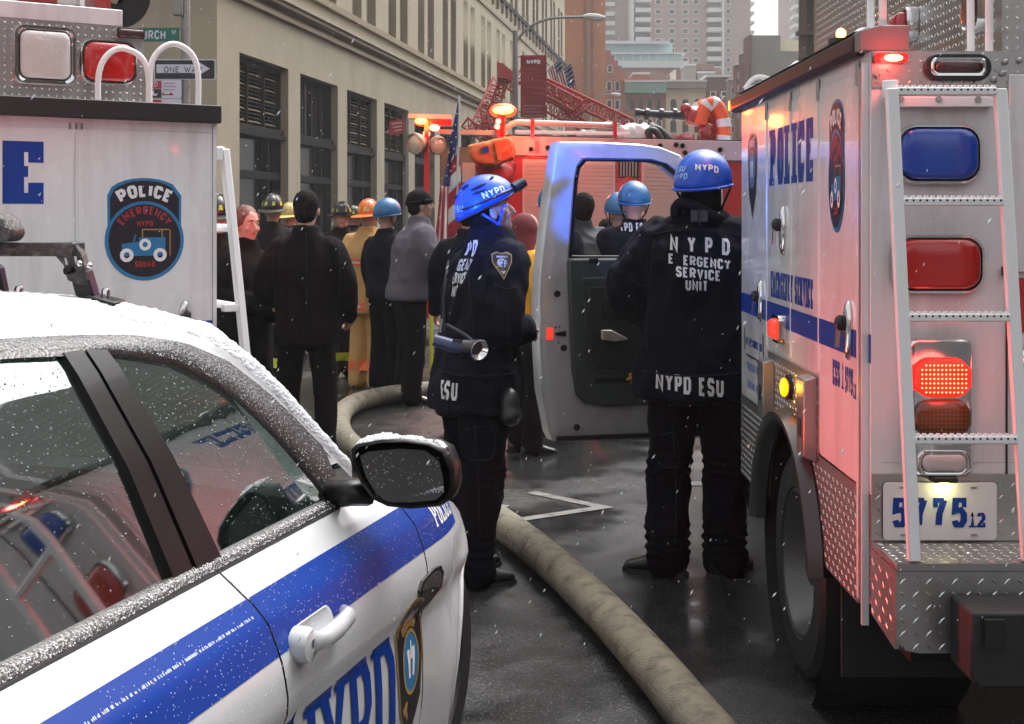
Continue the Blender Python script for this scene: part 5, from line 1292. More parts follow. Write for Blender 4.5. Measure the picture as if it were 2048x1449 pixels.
def remesh(g, name, m, parent, vox, smooth_it=4, disp=None, cut=None):
    """union of closed shapes by voxels -> one continuous skin, relaxed, then folded by disp(co, n)"""
    o = g.build(name, m, parent, fix=False)
    md = o.modifiers.new('r', 'REMESH'); md.mode = 'VOXEL'; md.voxel_size = vox; md.adaptivity = 0
    dg = bpy.context.evaluated_depsgraph_get(); me = bpy.data.meshes.new_from_object(o.evaluated_get(dg), depsgraph=dg)
    o.modifiers.clear(); old = o.data; o.data = me; bpy.data.meshes.remove(old); me.name = name
    n = len(me.vertices); co = np.empty(n * 3, np.float32); me.vertices.foreach_get('co', co); co = co.reshape(-1, 3)
    ne = len(me.edges); ed = np.empty(ne * 2, np.int32); me.edges.foreach_get('vertices', ed); ed = ed.reshape(-1, 2)
    deg = np.bincount(ed.ravel(), minlength=n).astype(np.float32)[:, None]
    for it in range(smooth_it):
        acc = np.zeros_like(co)
        for k in range(3):
            acc[:, k] = np.bincount(ed[:, 0], co[ed[:, 1], k], n) + np.bincount(ed[:, 1], co[ed[:, 0], k], n)
        co = co + .5 * (acc / np.maximum(deg, 1) - co)
    me.vertices.foreach_set('co', co.ravel()); me.update()
    if disp:
        no = np.empty(n * 3, np.float32); me.vertices.foreach_get('normal', no); no = no.reshape(-1, 3)
        d = np.array([disp(V(c)) for c in co], np.float32)
        co = co + no * d[:, None]; me.vertices.foreach_set('co', co.ravel()); me.update()
    me.materials.clear(); me.materials.append(m)
    me.polygons.foreach_set('use_smooth', [True] * len(me.polygons))
    return o

def fold_fn(amp, seed, k=(9, 9, 6), zref=None):
    s = V((seed * 3.7, seed * 1.3, seed * 2.1))
    def f(c):
        a = noise.noise(V((c.x * k[0], c.y * k[1], c.z * k[2] + (c.x + c.y) * 3)) + s)
        b = noise.noise(V((c.x * k[0] * 2.3, c.y * k[1] * 2.3, c.z * k[2] * 2.2 - c.x * 8)) + s)
        r = (1 - abs(a) * 3.2); r = max(r, -.6)
        z_ = c.z; wv = 0
        if z_ < .62: wv = (math.exp(-((z_ - .16) / .07) ** 2) + .6 * math.exp(-((z_ - .50) / .08) ** 2)) * math.sin(z_ * 150 + 5 * a + 7 * c.x * 3 + c.y * 25) * .6
        return amp * (.75 * r + .45 * b + wv)
    return f

def limb(g, pts, rs, n=12, sub=4):
    P = smoothpath(pts, sub); m = len(P); q = [i * (len(rs) - 1) / (m - 1) for i in range(m)]
    ra = [interp(t, range(len(rs)), [r if not isinstance(r, tuple) else r[0] for r in rs]) for t in q]
    rb = [interp(t, range(len(rs)), [r if not isinstance(r, tuple) else r[1] for r in rs]) for t in q]
    g.tube(P, list(zip(ra, rb)), n)
    g.ell(P[0], ra[0] * 1.0, n, 8); g.ell(P[-1], ra[-1], n, 8)

def hand(g, w, d, up, s=1., curl=.5, side=1):
    """palm with four curled fingers and a thumb; w wrist, d direction of the hand, up back-of-hand normal"""
    w = V(w); d = V(d).normalized(); up = V(up); up = (up - d * up.dot(d)).normalized(); x = d.cross(up) * side
    g.tube([w - d * .02, w + d * .03 * s, w + d * .085 * s], [(.028 * s, .018 * s), (.038 * s, .016 * s), (.038 * s, .014 * s)], 8)
    for i, (off, ln) in enumerate(((-.029, .068), (-.010, .078), (.010, .074), (.028, .058))):
        p = w + d * .08 * s + x * off * s; a = curl * .6; pts = [p]
        for k in range(3):
            dd = d * math.cos(a) - up * math.sin(a); p = p + dd * ln * s / 3; pts.append(p); a += curl * .9
        g.tube(pts, [.0095 * s, .009 * s, .0085 * s, .007 * s], 6)
    p = w + d * .02 * s - x * .03 * s
    g.tube([p, p + (d * .7 - x * .6 - up * .3).normalized() * .04 * s, p + (d * .95 - x * .35 - up * .4).normalized() * .072 * s], [.013 * s, .011 * s, .009 * s], 6)

POSES = {
 'down': (((.25, -.02, 1.17), (.27, .06, .93)), ((-.25, -.02, 1.17), (-.27, .06, .93))),
 'front': (((.27, -.02, 1.18), (.12, .24, 1.10)), ((-.27, -.02, 1.18), (-.10, .24, 1.12))),
 'pocket': (((.30, -.07, 1.17), (.22, .10, .98)), ((-.30, -.07, 1.17), (-.22, .10, .98))),
 'chest': (((.25, .04, 1.18), (.10, .24, 1.25)), ((-.25, .04, 1.18), (-.12, .25, 1.22))),
}
def person(label, px, Y, heading, h, cat='person', pose='down', lean=0., yaw=0., pitch=0., roll=0., top='jacket', topm=None, legm=None, hem=.80,
           bulk=1., legbulk=1., stance=.10, stride=0., head='hair', helm=None, skin=None, face=False, vox=.02, hands=None, collar=1., boots=True, folds=.010, group=None, skirt=1., hoodm=None, topname='jacket', gap=None, hair=None, shr=0., toe=(10, -10)):
    k = h / 1.78; x0 = (px - CX) / F * Y; seed = random.random() * 50
    M = Matrix.Translation((x0, Y, 0)) @ Matrix.Rotation(-R(heading), 4, 'Z') @ Matrix.Scale(k, 4)
    t = thing('person', label, cat, (x0, Y, 0), -R(heading), group)
    skin = skin or M_skin; topm = topm or M_navy; legm = legm or M_navyt
    def L(p): p = V(p); return V((p.x + roll * max(0, p.z - .9), p.y + lean * max(0, p.z - .9) * (1 + .4 * max(0, p.z - .9)), p.z - abs(lean) * .12 * max(0, p.z - .9)))
    P = POSES[pose] if isinstance(pose, str) else pose
    hc = L((0, .01, 1.655)); HM = Matrix.Rotation(-R(yaw), 4, 'Z') @ Matrix.Rotation(-R(pitch), 4, 'X')
    nb = L((0, -.01, 1.53))
    HT = Matrix.Translation(nb + V((0, .015, .03))) @ HM @ Matrix.Translation(V((0, .0, .10)))      # head frame
    hp = lambda p: HT @ V(p)
    R3 = HM.to_3x3()
    # ---- body: head, neck, slim trunk, limbs, hands in one skin
    g = G(M)
    g.ell(hp((0, -.005, .02)), (.076, .096, .100), 16, 12, R3); g.ell(hp((0, .028, -.045)), (.056, .062, .066), 14, 10, R3); g.ell(hp((0, .055, -.085)), (.032, .032, .026), 10, 8, R3)
    g.tube([hp((0, .088, .012)), hp((0, .105, -.018)), hp((0, .112, -.035)), hp((0, .085, -.042))], [.008, .012, .015, .012], 8)
    for s in (-1, 1): g.ell(hp((s * .078, -.005, -.01)), (.011, .020, .030), 8, 8, R3); g.ell(hp((s * .04, .062, -.028)), (.024, .022, .022), 8, 8, R3)
    g.ell(hp((0, .078, .03)), (.05, .016, .010), 10, 6, R3)
    g.tube([L((0, -.015, 1.44)), nb, hp((0, -.02, -.05))], [.062, .056, .055], 12)
    g.rings([[L((rx_ * math.cos(R(a)), ry_ * math.sin(R(a)), z)) for a in range(0, 360, 30)] for z, rx_, ry_ in ((.90, .14, .09), (1.05, .13, .085), (1.3, .15, .09), (1.42, .14, .08), (1.47, .06, .05))])
    for s, (e, w) in zip((1, -1), P):
        e = L(e); w = L(w); sh = L((s * .165, -.01, 1.415)); limb(g, [sh, e, w], [.045, .035, .026], 8)
        d = (w - e).normalized(); hand(g, w, d, V((s * .8, -.2, .6)) if d.z > -.6 else V((s, 0, .1)), 1.0, .7, side=s)
    for s in (1, -1): limb(g, [(s * .085, 0, .9), (s * stance, .01 + s * stride * .5, .5), (s * (stance + .01), -.02 + s * stride, .10)], [.07, .05, .035], 8)
    body = remesh(g, 'body', skin, t, max(.011, vox * .75) if not face else .0075, 2)
    if face:
        for s in (-1, 1):
            g = G(M); g.ell(hp((s * .031, .080, .008)), (.014, .009, .0065), 10, 6, R3); e_ = g.build('eye', M_eye, t, smooth='all')
            g = G(M); g.ell(hp((s * .031, .086, .008)), (.006, .004, .006), 8, 6, R3); g.build('iris', M_iris, e_, smooth='all')
            g = G(M); g.tube([hp((s * .017, .094, .028)), hp((s * .032, .092, .033)), hp((s * .050, .080, .027))], [.003, .0035, .002], 5); g.build('eyebrow', M_hair, t, smooth='all')
        g = G(M); g.ell(hp((0, .086, -.062)), (.023, .008, .0055), 10, 6, R3); g.build('mouth', M_lip, t, smooth='all')
    # ---- trousers
    g = G(M); lb = legbulk
    for s in (1, -1):
        kn = (s * (stance + .005), .015 + s * stride * .5, .5); an = (s * (stance + .01), -.02 + s * stride, .10)
        limb(g, [(s * .09, 0, .90), kn, (an[0], an[1], .16), (an[0], an[1] + .005, .07)], [.105 * lb, .082 * lb, .076 * lb, .082 * lb], 14, 5)
    g.rings([[(rx_ * math.cos(R(a)) , ry_ * math.sin(R(a)), z) for a in range(0, 360, 24)] for z, rx_, ry_ in ((.78, .12, .10), (.86, .175, .115), (1.0, .17, .115), (1.06, .15, .10))])
    tr = remesh(g, 'trousers', legm, t, vox, 3, fold_fn(folds * .8, seed + 3, (9, 9, 5)))
    # ---- top
    g = G(M); b = bulk
    sk = skirt
    prof = [(hem, .215 * b * sk, .165 * b * sk), (hem + .1, .212 * b * sk, .165 * b * sk), (1.0, .205 * b, .155 * b), (1.15, .212 * b, .152 * b), (1.30, .222 * b, .155 * b), (1.38, .215 * b, .14 * b), (1.44, .17 * b, .115 * b), (1.49, .105, .10), (1.52, .085 * collar, .09 * collar)]
    prof = [(p[0] + (shr if p[0] > 1.33 else 0), p[1], p[2]) for p in prof if p[0] >= hem]
    g.rings([[L((rx_ * math.copysign(abs(math.cos(R(a))) ** .85, math.cos(R(a))), ry_ * math.copysign(abs(math.sin(R(a))) ** .85, math.sin(R(a))) + (.0 if z < 1.2 else -.012), z)) for a in range(0, 360, 15)] for z, rx_, ry_ in prof])
    if collar: g.tube([L((0, -.01, 1.48)), L((0, -.012, 1.53 + .035 * collar))], [(.094 * collar, .094 * collar), (.090 * collar, .090 * collar)], 16)
    for s, (e, w) in zip((1, -1), P):
        sh = (s * .175 * b ** .5, -.01, 1.405 + shr); e = V(e); w = V(w); cuff = w + (w - e).normalized() * .0
        limb(g, [L((s * .09, -.01, 1.42 + shr)), L(sh), L((V(sh) + e) / 2 + V((s * .015, -.01, 0))), L(e), L((e + w) / 2), L(cuff)], [.075 * b, .082 * b, .078 * b, .070 * b, .064 * b, .055 * b], 14, 4)
    tp_ = remesh(g, topname, topm, t, vox, 3, fold_fn(folds * 1.2, seed))
    # ---- boots
    if boots:
        for s, ta_ in zip((1, -1), toe):
            ax_, ay = s * (stance + .01), -.02 + s * stride; g = G(M); c = math.cos(R(ta_)); sn = math.sin(R(ta_))
            rr = []
            for y, hw, ht in ((-.085, .02, .05), (-.075, .036, .085), (-.03, .042, .115), (.03, .043, .115), (.08, .046, .085), (.14, .048, .062), (.18, .040, .050), (.20, .018, .034)):
                rr.append([(ax_ + c * hw * math.cos(R(a)) + sn * y, ay + c * y - sn * hw * math.cos(R(a)), max(.004, ht * .5 + ht * .5 * math.sin(R(a)))) for a in range(0, 360, 30)])
            g.rings(rr); g.tube([(ax_, ay - .01, .05), (ax_, ay - .005, .17)], [.052, .056], 12)
            bt = remesh(g, 'boot', M_boot, t, max(.011, vox * .7), 2)
            g = G(M); g.prism([(ax_ + sn * y + c * w_, ay + c * y - sn * w_) for y, w_ in ((-.088, .03), (-.088, -.03), (.05, -.045), (.15, -.05), (.203, -.02), (.203, .02), (.15, .05), (.05, .045))], 0, .018, 'z'); g.build('sole', M_rubber, bt)
    # ---- head wear
    def dome(rx_, ry_, rz__, zc, m, nm, zlow=-.02, n=28, extra=None, parent=t, thick=.006, cy0=-.005):
        g = G(M); rr = []
        for j in range(11):
            tt = (math.pi / 2 + .18) * (1 - j / 10.); 
            zz = rz__ * math.cos(tt) if tt < math.pi / 2 else -rz__ * .25 * (tt - math.pi / 2) / .18; rad = math.sin(min(tt, math.pi / 2)); rad = max(rad, .02)
            rr.append([hp((rx_ * rad * math.cos(2 * math.pi * i / n), cy0 + ry_ * rad * math.sin(2 * math.pi * i / n) , zc + zz + (extra(2 * math.pi * i / n, j / 10.) if extra else 0))) for i in range(n)])
        inner = [hp((rx_ * .94 * math.cos(2 * math.pi * i / n), cy0 + ry_ * .94 * math.sin(2 * math.pi * i / n), zc - rz__ * .2 + (extra(2 * math.pi * i / n, 0) if extra else 0))) for i in range(n)]
        g.rings([[hp((0.001 * math.cos(2 * math.pi * i / n), cy0 + .001 * math.sin(2 * math.pi * i / n), zc + rz__ * .4)) for i in range(n)], inner] + rr, cap=False)
        g.add([rr[-1][i] for i in range(n)], [tuple(range(n))])
        return g.build(nm, m, parent, smooth='all')
    if head == 'esu':
        hl = dome(.122, .145, .135, .055, helm or M_hblue, 'helmet', extra=lambda a, j: (.012 * max(0, math.sin(a)) - .020 * max(0, -math.sin(a))) * (1 - j))
        g = G(M); n = 28
        q = [hp((.125 * math.cos(2 * math.pi * i / n), -.005 + .149 * math.sin(2 * math.pi * i / n), .028 + (.012 * max(0, math.sin(2 * math.pi * i / n)) - .020 * max(0, -math.sin(2 * math.pi * i / n))))) for i in range(n + 1)]
        g.tube(q, .0055, 6); g.build('helmet_rim', helm or M_hblue, hl, smooth='all')
        g = G(M)
        for s in (-1, 1):
            g.tube([hp((s * .105, -.06, .02)), hp((s * .088, -.02, -.05)), hp((s * .05, .05, -.115))], .006, 5); g.tube([hp((s * .10, .06, .02)), hp((s * .085, .01, -.06)), hp((s * .05, .05, -.115))], .006, 5)
        g.build('chin_strap', M_black, hl)
        t['_h'] = 0
    elif head == 'fire':
        hl = dome(.098, .118, .125, .045, helm or M_hblack, 'helmet')
        g = G(M); n = 28; rr = []
        for tt, d in ((0, 0), (1, -.006), (1, -.012), (0, -.008)):
            rr.append([hp(((.096 + tt * (.045 + .0 * 1)) * math.cos(2 * math.pi * i / n), -.005 + (.114 + tt * (.045 + (.085 if math.sin(2 * math.pi * i / n) < 0 else 0) * abs(math.sin(2 * math.pi * i / n)))) * math.sin(2 * math.pi * i / n), .028 + d - tt * (.03 * max(0, -math.sin(2 * math.pi * i / n)))) ) for i in range(n)])
        rr.append(rr[0]); g.rings(rr, cap=False); g.build('brim', helm or M_hblack, hl, smooth=40)
        g = G(M)
        for a in range(0, 180, 45):
            g.tube([hp((.101 * math.cos(R(a)) * math.sin(tt), -.005 + .121 * math.sin(R(a)) * math.sin(tt), .045 + .128 * math.cos(tt))) for tt in [(-1.5 + 3 * i / 12) for i in range(13)]], .0045, 5)
        g.build('ribs', helm or M_hblack, hl)
        g = G(M); g.prism([(-.04, 0), (.04, 0), (.045, .07), (.02, .115), (-.02, .115), (-.045, .07)], 0, .008, O=M @ hp((0, .118, .05)) * 1 if False else hp((0, .118, .05)), u=R3 @ V((1, 0, 0)), v=R3 @ V((0, -.25, .97)), w=R3 @ V((0, .97, .25))); sh_ = g.build('front_shield', M_black if not hoodm else hoodm, hl)
        g = G(M)
        g.box
        q, _ = text_quads('FDNY', .02, .7, .2, .2, center=True)
        put_quads(g, q, lambda a, b, e: hp((0, .118, .05)) + R3 @ V((1, 0, 0)) * a + R3 @ V((0, -.25, .97)) * (b + .07) + R3 @ V((0, .97, .25)) * .009, 1) if face else None
        if face: g.build('lettering', M_reflS, sh_, fix=False)
        for a in range(0, 360, 45):
            ca, sa = math.cos(R(a + 22)), math.sin(R(a + 22)); o_ = hp((.0985 * ca * .985, -.005 + .1185 * sa * .985, .06)); nn = (R3 @ V((ca, sa, .12))).normalized(); uu = (R3 @ V((-sa, ca, 0))).normalized(); vv = nn.cross(uu)
            if vv.dot(R3 @ V((0, 0, 1))) < 0: vv = -vv
            g = G(M); g.prism([(-.016, 0), (.016, 0), (.009, .036), (-.009, .036)], .001, .006, O=o_, u=uu, v=vv - nn * .12, w=nn); g.build('reflector', M_reflY, hl)
    elif head == 'beanie':
        dome(.088, .108, .105, .03, M_blackc, 'beanie')
        g = G(M); n = 20; g.tube([hp((.088 * math.cos(2 * math.pi * i / n), -.005 + .107 * math.sin(2 * math.pi * i / n), .028)) for i in range(n + 1)], .016, 8); g.build('beanie_cuff', M_blackc, t, smooth='all')
    if head in ('hair', 'beanie', 'hairlong'):
        hm = hair or M_hair
        g = G(M); g.ell(hp((0, -.018, .035)), (.085, .098, .100), 16, 10, R3)
        g.ell(hp((0, -.045, -.02)), (.072, .065, .07), 12, 8, R3)
        if head == 'hairlong':
            g.tube([hp((-.02, -.08, .02)), hp((-.04, -.12, -.05)), L((-.07, -.16, 1.42)), L((-.08, -.15, 1.30))], [.05, .045, .045, .02], 10)
            for s in (-1, 1): g.tube([hp((s * .06, .045, .075)), hp((s * .078, .02, .02)), hp((s * .075, -.03, -.04))], [.014, .018, .02], 8)
        hr = remesh(g, 'hair', hm, t, max(.009, vox * .6), 1, lambda c: .004 * noise.noise(c * 60) if True else 0)
    if head == 'hoodie':
        g = G(M); g.ell(hp((0, -.03, .0)), (.10, .11, .13), 14, 10, R3); g.tube([hp((0, -.03, -.05)), L((0, -.05, 1.46))], [.1, .12], 12); remesh(g, 'hood', hoodm, t, vox, 3)
    t['hx'] = [x for r in HT for x in r]
    return t, M, L, hp, R3, tp_, tr

def band_on(o_top, M, z, half, col, parent, name='reflective_band', up=.05, seg=26, center=(0, 0), L=None):
    """reflective band wrapped round a garment: ray-cast inward on the garment"""
    bv = world_bvh(o_top); g = G(); c0 = V((center[0], center[1], 0)); rr = []
    for dz in (-up / 2, up / 2):
        ring = []
        for i in range(seg + 1):
            a = R(half[0] + (half[1] - half[0]) * i / seg); d = V((math.cos(a), math.sin(a), 0))
            c = L(V((center[0], center[1], z + dz))) if L else V((center[0], center[1], z + dz))
            oo = M @ (c + d * .6); dd = (M.to_3x3() @ (-d)).normalized()
            hit = bv.ray_cast(oo, dd, 1.2)
            ring.append((hit[0] - dd * .004) if hit[0] else (M @ (c + d * .2)))
        rr.append(ring)
    n = seg + 1
    g.add(rr[0] + rr[1], [(i, i + 1, n + i + 1, n + i) for i in range(seg)])
    return g.build(name, col, parent, smooth='all', fix=False)

def back_text(o_top, t, lines, w, off=.004, m=None):
    """lines: (text, px, py (left baseline), height px, width px, slope, missing letters, wf, st, sp); projected along w onto the garment"""
    bv = world_bvh(o_top); w = V(w).normalized(); u = UP.cross(w).normalized(); 
    if u.x < 0: u = -u
    for txt, px, py, Y, hp_, wp_, slope, miss, sp in lines:
        h = hp_ / F * Y; q, tw = text_quads(txt, h, .58, .19, sp, miss=miss); k = (wp_ / F * Y) / tw / max(.3, abs(u.x))
        q = [(i, [(a * k, b + a * k * slope) for a, b in qq]) for i, qq in q]
        g = G(); O = at(px, py, Y); put_quads(g, q, proj_fn(bv, O, u, UP, w, off, 2.0), .02); g.build('lettering', m or M_letter, t, fix=False)
# ------------------------------------------------------------------ the two officers in front
OLY = 5.9
tO, MO, LO_, hpO, R3O, topO, trO = person('officer in shiny blue helmet with a flashlight on the belt, looking down beside the hose', 946, OLY, 58, 1.80, pose=(((.245, -.02, 1.15), (.12, .17, 1.12)), ((-.24, .08, 1.17), (-.08, .24, 1.12))),
     lean=.145, yaw=16, pitch=-17, shr=.035, hem=.76, bulk=1.0, legbulk=1.16, stance=.105, stride=-.05, head='none', vox=.0115, face=True, folds=.016, collar=1.12, skirt=1.06)
# climbing style helmet: shell with rear lobe, vents, side guards
def shell(n=36, grow=1., z0=0, m=11):
    rr = []
    for j in range(m):
        tt = (math.pi / 2) * (1 - j / (m - 1.)); rad = max(.02, math.sin(tt)); ring = []
        for i in range(n):
            a = 2 * math.pi * i / n; low = (1 - j / (m - 1.)) ** 2
            drop = -.045 * max(0, -math.sin(a)) ** 1.5 + .012 * max(0, math.sin(a)) - .012 * abs(math.cos(a)) ** 3
            ring.append(hpO((.118 * grow * rad * math.cos(a), -.01 + .148 * grow * rad * math.sin(a), .045 + .128 * grow * math.cos(tt) + drop * low)))
        rr.append(ring)
    return rr
g = G(MO); rr = shell(); inn = shell(grow=.93)
g.rings([inn[0]] + rr, cap=False); g.add(rr[-1], [tuple(range(36))]); g.rings([inn[0], [p.lerp(hpO((0, 0, .1)), .6) for p in inn[0]]], cap=False)
hel = g.build('helmet', M_hblue, tO, smooth='all')
g = G(MO); g.tube(rr[0] + [rr[0][0]], .005, 6); g.build('helmet_rim', M_black, hel, smooth='all')
def onhelm(a, el, off=0.):
    ca, sa = math.cos(R(a)), math.sin(R(a)); ce, se = math.cos(R(el)), math.sin(R(el))
    return hpO(((.118 + off) * ce * ca, -.01 + (.148 + off) * ce * sa, .045 + (.128 + off) * se))
for (a0, e0, a1, e1, w_) in ((-35, 38, 5, 44, .008), (-30, 28, 0, 30, .007), (-70, 45, -45, 56, .007), (20, 50, 50, 56, .007), (-95, 30, -75, 34, .006)):
    g = G(MO); g.tube([onhelm(a0 + (a1 - a0) * i / 6, e0 + (e1 - e0) * i / 6, -.001) for i in range(7)], [.002, w_ * .6, w_, w_, w_, w_ * .6, .002], 6); g.build('vent_slot', M_gap, hel, smooth='all')
g = G(MO); g.tube([onhelm(a, 8 + 6 * math.sin(R(a)), .004) for a in range(-60, 61, 10)], [.003] + [.006] * 11 + [.003], 6); g.build('side_rail', M_black, hel, smooth='all')
g = G(MO); g.tube([onhelm(70, 12, .0), onhelm(78, 12, .02), onhelm(82, 12, .06)], [.024, .026, .022], 10); hl = g.build('helmet_lamp', M_black, hel, smooth=40)
g = G(MO)
for s in (-1, 1): g.tube([hpO((s * .10, -.06, .01)), hpO((s * .088, .0, -.06)), hpO((s * .045, .06, -.118))], .007, 6); g.tube([hpO((s * .10, .05, .02)), hpO((s * .088, .0, -.06))], .007, 6)
g.ell(hpO((.088, .0, -.06)), (.012, .012, .016), 8, 6); g.build('chin_strap', M_bluelens, hel, smooth='all')
bvh = world_bvh(hel)
def helm_text(txt, a, el, h, wf=.7, ang=0., m=None, hp_=hpO, MM=MO, par=None, bv=None, R3_=R3O):
    ca, sa = math.cos(R(a)), math.sin(R(a)); ce, se = math.cos(R(el)), math.sin(R(el))
    W3 = MM.to_3x3().normalized(); n = (W3 @ (R3_ @ V((ce * ca, ce * sa, se)))).normalized(); c = MM @ hp_((.12 * ce * ca, -.01 + .148 * ce * sa, .045 + .13 * se))
    u = (W3 @ (R3_ @ V((-sa, ca, 0)))).normalized(); v = n.cross(u).normalized()
    if v.z < 0: v = -v
    cs, sn = math.cos(R(ang)), math.sin(R(ang)); u, v = u * cs + v * sn, v * cs - u * sn
    q, w_ = text_quads(txt, h, wf, .22, .25, center=True); g = G(); put_quads(g, q, proj_fn(bv, c - v * h / 2, u, v, n, .003, .6), .012)
    g.build('lettering', m or M_wprint, par, fix=False)
helm_text('NYPD', 12, 20, .034, .8, 0, bv=bvh, par=hel)
helm_text('ESU', -72, 6, .03, .8, 0, bv=bvh, par=hel, m=mat('pale_blue_print', (.25, .45, .8), .5))
# text on his back (partly hidden by its own folds), hem letters
bdir = V((-math.sin(R(52)), -math.cos(R(52)), 0)); bd = V((-.55, -.83, 0)).normalized()
back_text(topO, tO, [('PD', 886, 516, 5.75, 33, 30, .06, (), .3), ('RGENCY', 872, 545, 5.75, 24, 40, .06, (), .16), ('ERVICE', 870, 571, 5.75, 23, 32, .06, (), .16), ('NIT', 871, 598, 5.75, 24, 17, .06, (), .16)], bd)
back_text(topO, tO, [('ESU', 872, 800, 5.75, 38, 36, 0, (), .22)], bd)
# shoulder patch: police seal
bvj = world_bvh(topO); pdir = V((.15, -1, 0)).normalized(); pu = V((.985, .17, 0)).normalized()
def patch_fn(a, b, e): 
    h_ = proj_fn(bvj, at(1005, 528, 5.7) , pu, UP, pdir, .0035, 1.5)(a, b, e); return h_
def kite(s): return [(0, -.060 * s), (.034 * s, .005 * s), (.036 * s, .036 * s), (.018 * s, .046 * s), (0, .04 * s), (-.018 * s, .046 * s), (-.036 * s, .036 * s), (-.034 * s, .005 * s)]
def pdecal(pts, m, nm, lift, par, c=(0, 0)):
    g = G(); put_quads(g, [(0, q[1]) for q in fan_quads(pts, c)], lambda a, b, e: (lambda p: p + pdir * lift if p else None)(patch_fn(a, b, e)), .012); return g.build(nm, m, par, fix=False)
pa = pdecal(kite(1.15), M_gold, 'shoulder_patch', 0, tO); pdecal(kite(1.0), M_ink, 'patch_ground', .0008, pa); pdecal(circle(.019, (0, .004), 10), M_reflS, 'patch_seal', .0016, pa, (0, .004))
pdecal([(-.02, .026), (.02, .026), (.02, .034), (-.02, .034)], M_reflS, 'patch_banner', .0016, pa, (0, .03)); pdecal([(-.010, -.03), (.010, -.03), (.0, -.045)], M_reflS, 'patch_tip', .0016, pa, (0, -.035))
pdecal([(-.006, -.01), (.006, -.01), (.006, .016), (-.006, .016)], M_blue, 'patch_figure', .0024, pa)
# hose coupler strap, harness loop on the shoulder
g = G(MO); g.ell(hpO((0, -.026, -.005)), (.082, .088, .085), 16, 10, R3O); g.ell(hpO((0, -.045, -.06)), (.060, .050, .045), 12, 8, R3O); remesh(g, 'hair', M_hair, tO, .011, 1, lambda c: .003 * noise.noise(c * 60))
g = G(MO); g.tube([LO_((0, -.02, 1.50)), LO_((0, -.028, 1.55)), LO_((0, -.032, 1.592))], [(.112, .115), (.106, .11), (.094, .10)], 18); remesh(g, 'stand_up_collar', M_navy, tO, .012, 2, fold_fn(.006, 8))
bvs = world_bvh(topO); pth = []
for px_, py_ in ((935, 452), (918, 470), (906, 494), (898, 524), (892, 560), (888, 600), (888, 640), (890, 665)):
    q_ = at(px_, py_, 1.0) - V((0, 0, H)); q_.normalize(); h_ = bvs.ray_cast(V((0, 0, H)), q_, 20)
    if h_[0]: pth.append(h_[0] - q_ * .006)
if len(pth) > 2: g = G(); g.tube(pth, .008, 6); g.build('sling_strap', mat('webbing', (.03, .032, .04), .8), tO, smooth='all')
# flashlight on a sling at the hip
fl = thing('flashlight', 'blue grey right angle flashlight with chrome lens hanging at the left officer hip', 'flashlight', at(920, 690, 5.6))
ys = 5.56; g = G(); g.tube([at(868, 680, ys), at(905, 692, ys), at(925, 694, ys)], [.026, .030, .028], 10); g.build('battery_body', mat('flashlight_blue', (.025, .045, .12), .4, coat=.3), fl, smooth=40)
g = G(); g.tube([at(925, 692, ys), at(942, 693, ys), at(950, 695, ys), at(957, 699, ys - .015)], [.026, .028, .036, .044], 14); g.build('lamp_head', mat('flashlight_grey', (.05, .05, .055), .35), fl, smooth=40)
ld_ = (at(966, 703, ys - .05) - at(950, 695, ys)).normalized(); g = G(); g.lathe([(.044, 0), (.046, .006), (.042, .008), (.030, -.006), (.012, -.02), (0, -.021)], 18, at(958, 700, ys - .022), ld_); g.build('reflector', M_chrome, fl, smooth=50)
g = G(); g.tube(smoothpath([at(893, 650, 5.64), at(915, 662, 5.60), at(935, 674, 5.58), at(945, 684, 5.56)], 5), .008, 6); g.build('strap', mat('webbing', (.03, .032, .04), .8), fl, smooth='all')
g = G(); g.tube([at(880, 668, ys), at(884, 640, 5.62)], .009, 6); g.build('hook', M_black, fl)
g = G(); g.bar(at(905, 681, ys - .03), at(925, 684, ys - .03), .012, .012); g.build('switch', M_ink, fl)
pc = thing('belt_pouch', 'black pouch hanging on the right thigh of the officer in the shiny helmet', 'pouch', at(1022, 815, 5.8))
g = G(); c = at(1018, 812, 5.74); g.ell(c, (.05, .06, .085), 14, 10); g.ell(c + V((.005, -.01, -.04)), (.055, .065, .05), 14, 8); remesh(g, 'pouch', M_black, pc, .012, 2)

tR, MR, LR_, hpR, R3R, topR, trR = person('officer in blue NYPD helmet with back to the camera at the open truck door', 1393, 5.98, 12, 1.88, pose=(((.28, .05, 1.19), (.20, .30, 1.05)), ((-.33, .0, 1.22), (-.20, .26, 1.08))),
     lean=.02, yaw=22, pitch=0, shr=.045, hem=.77, bulk=1.16, legbulk=1.15, stance=.112, stride=.03, head='esu', vox=.0115, folds=.019, toe=(30, -75), collar=1.2, roll=.045, skirt=1.10)
g = G(); g.tube(smoothpath([at(1352, 436, 5.90), at(1354, 412, 5.92), at(1372, 408, 5.88), at(1410, 424, 5.84), at(1446, 440, 5.86)], 5), .026, 8); c_o = remesh(g, 'hood_roll', M_navy, tR, .012, 2, fold_fn(.006, 3))
bR = V((-.12, -.99, 0)).normalized()
Yb = 5.78
back_text(topR, tR, [('N Y P D', 1340, 504, Yb, 33, 118, -.06, (), .4), ('EMERGENCY', 1337, 528, Yb, 20, 122, -.10, (1,), .16), ('SERVICE', 1352, 554, Yb, 21, 88, -.10, (), .18), ('UNIT', 1371, 581, Yb, 22, 44, -.08, (), .18)], bR)
back_text(topR, tR, [('NYPD ESU', 1311, 783, Yb, 36, 134, -.08, (), .22)], bR)
hlR = [c for c in tR.children if c.name.startswith('helmet')][0]; bvR = world_bvh(hlR)
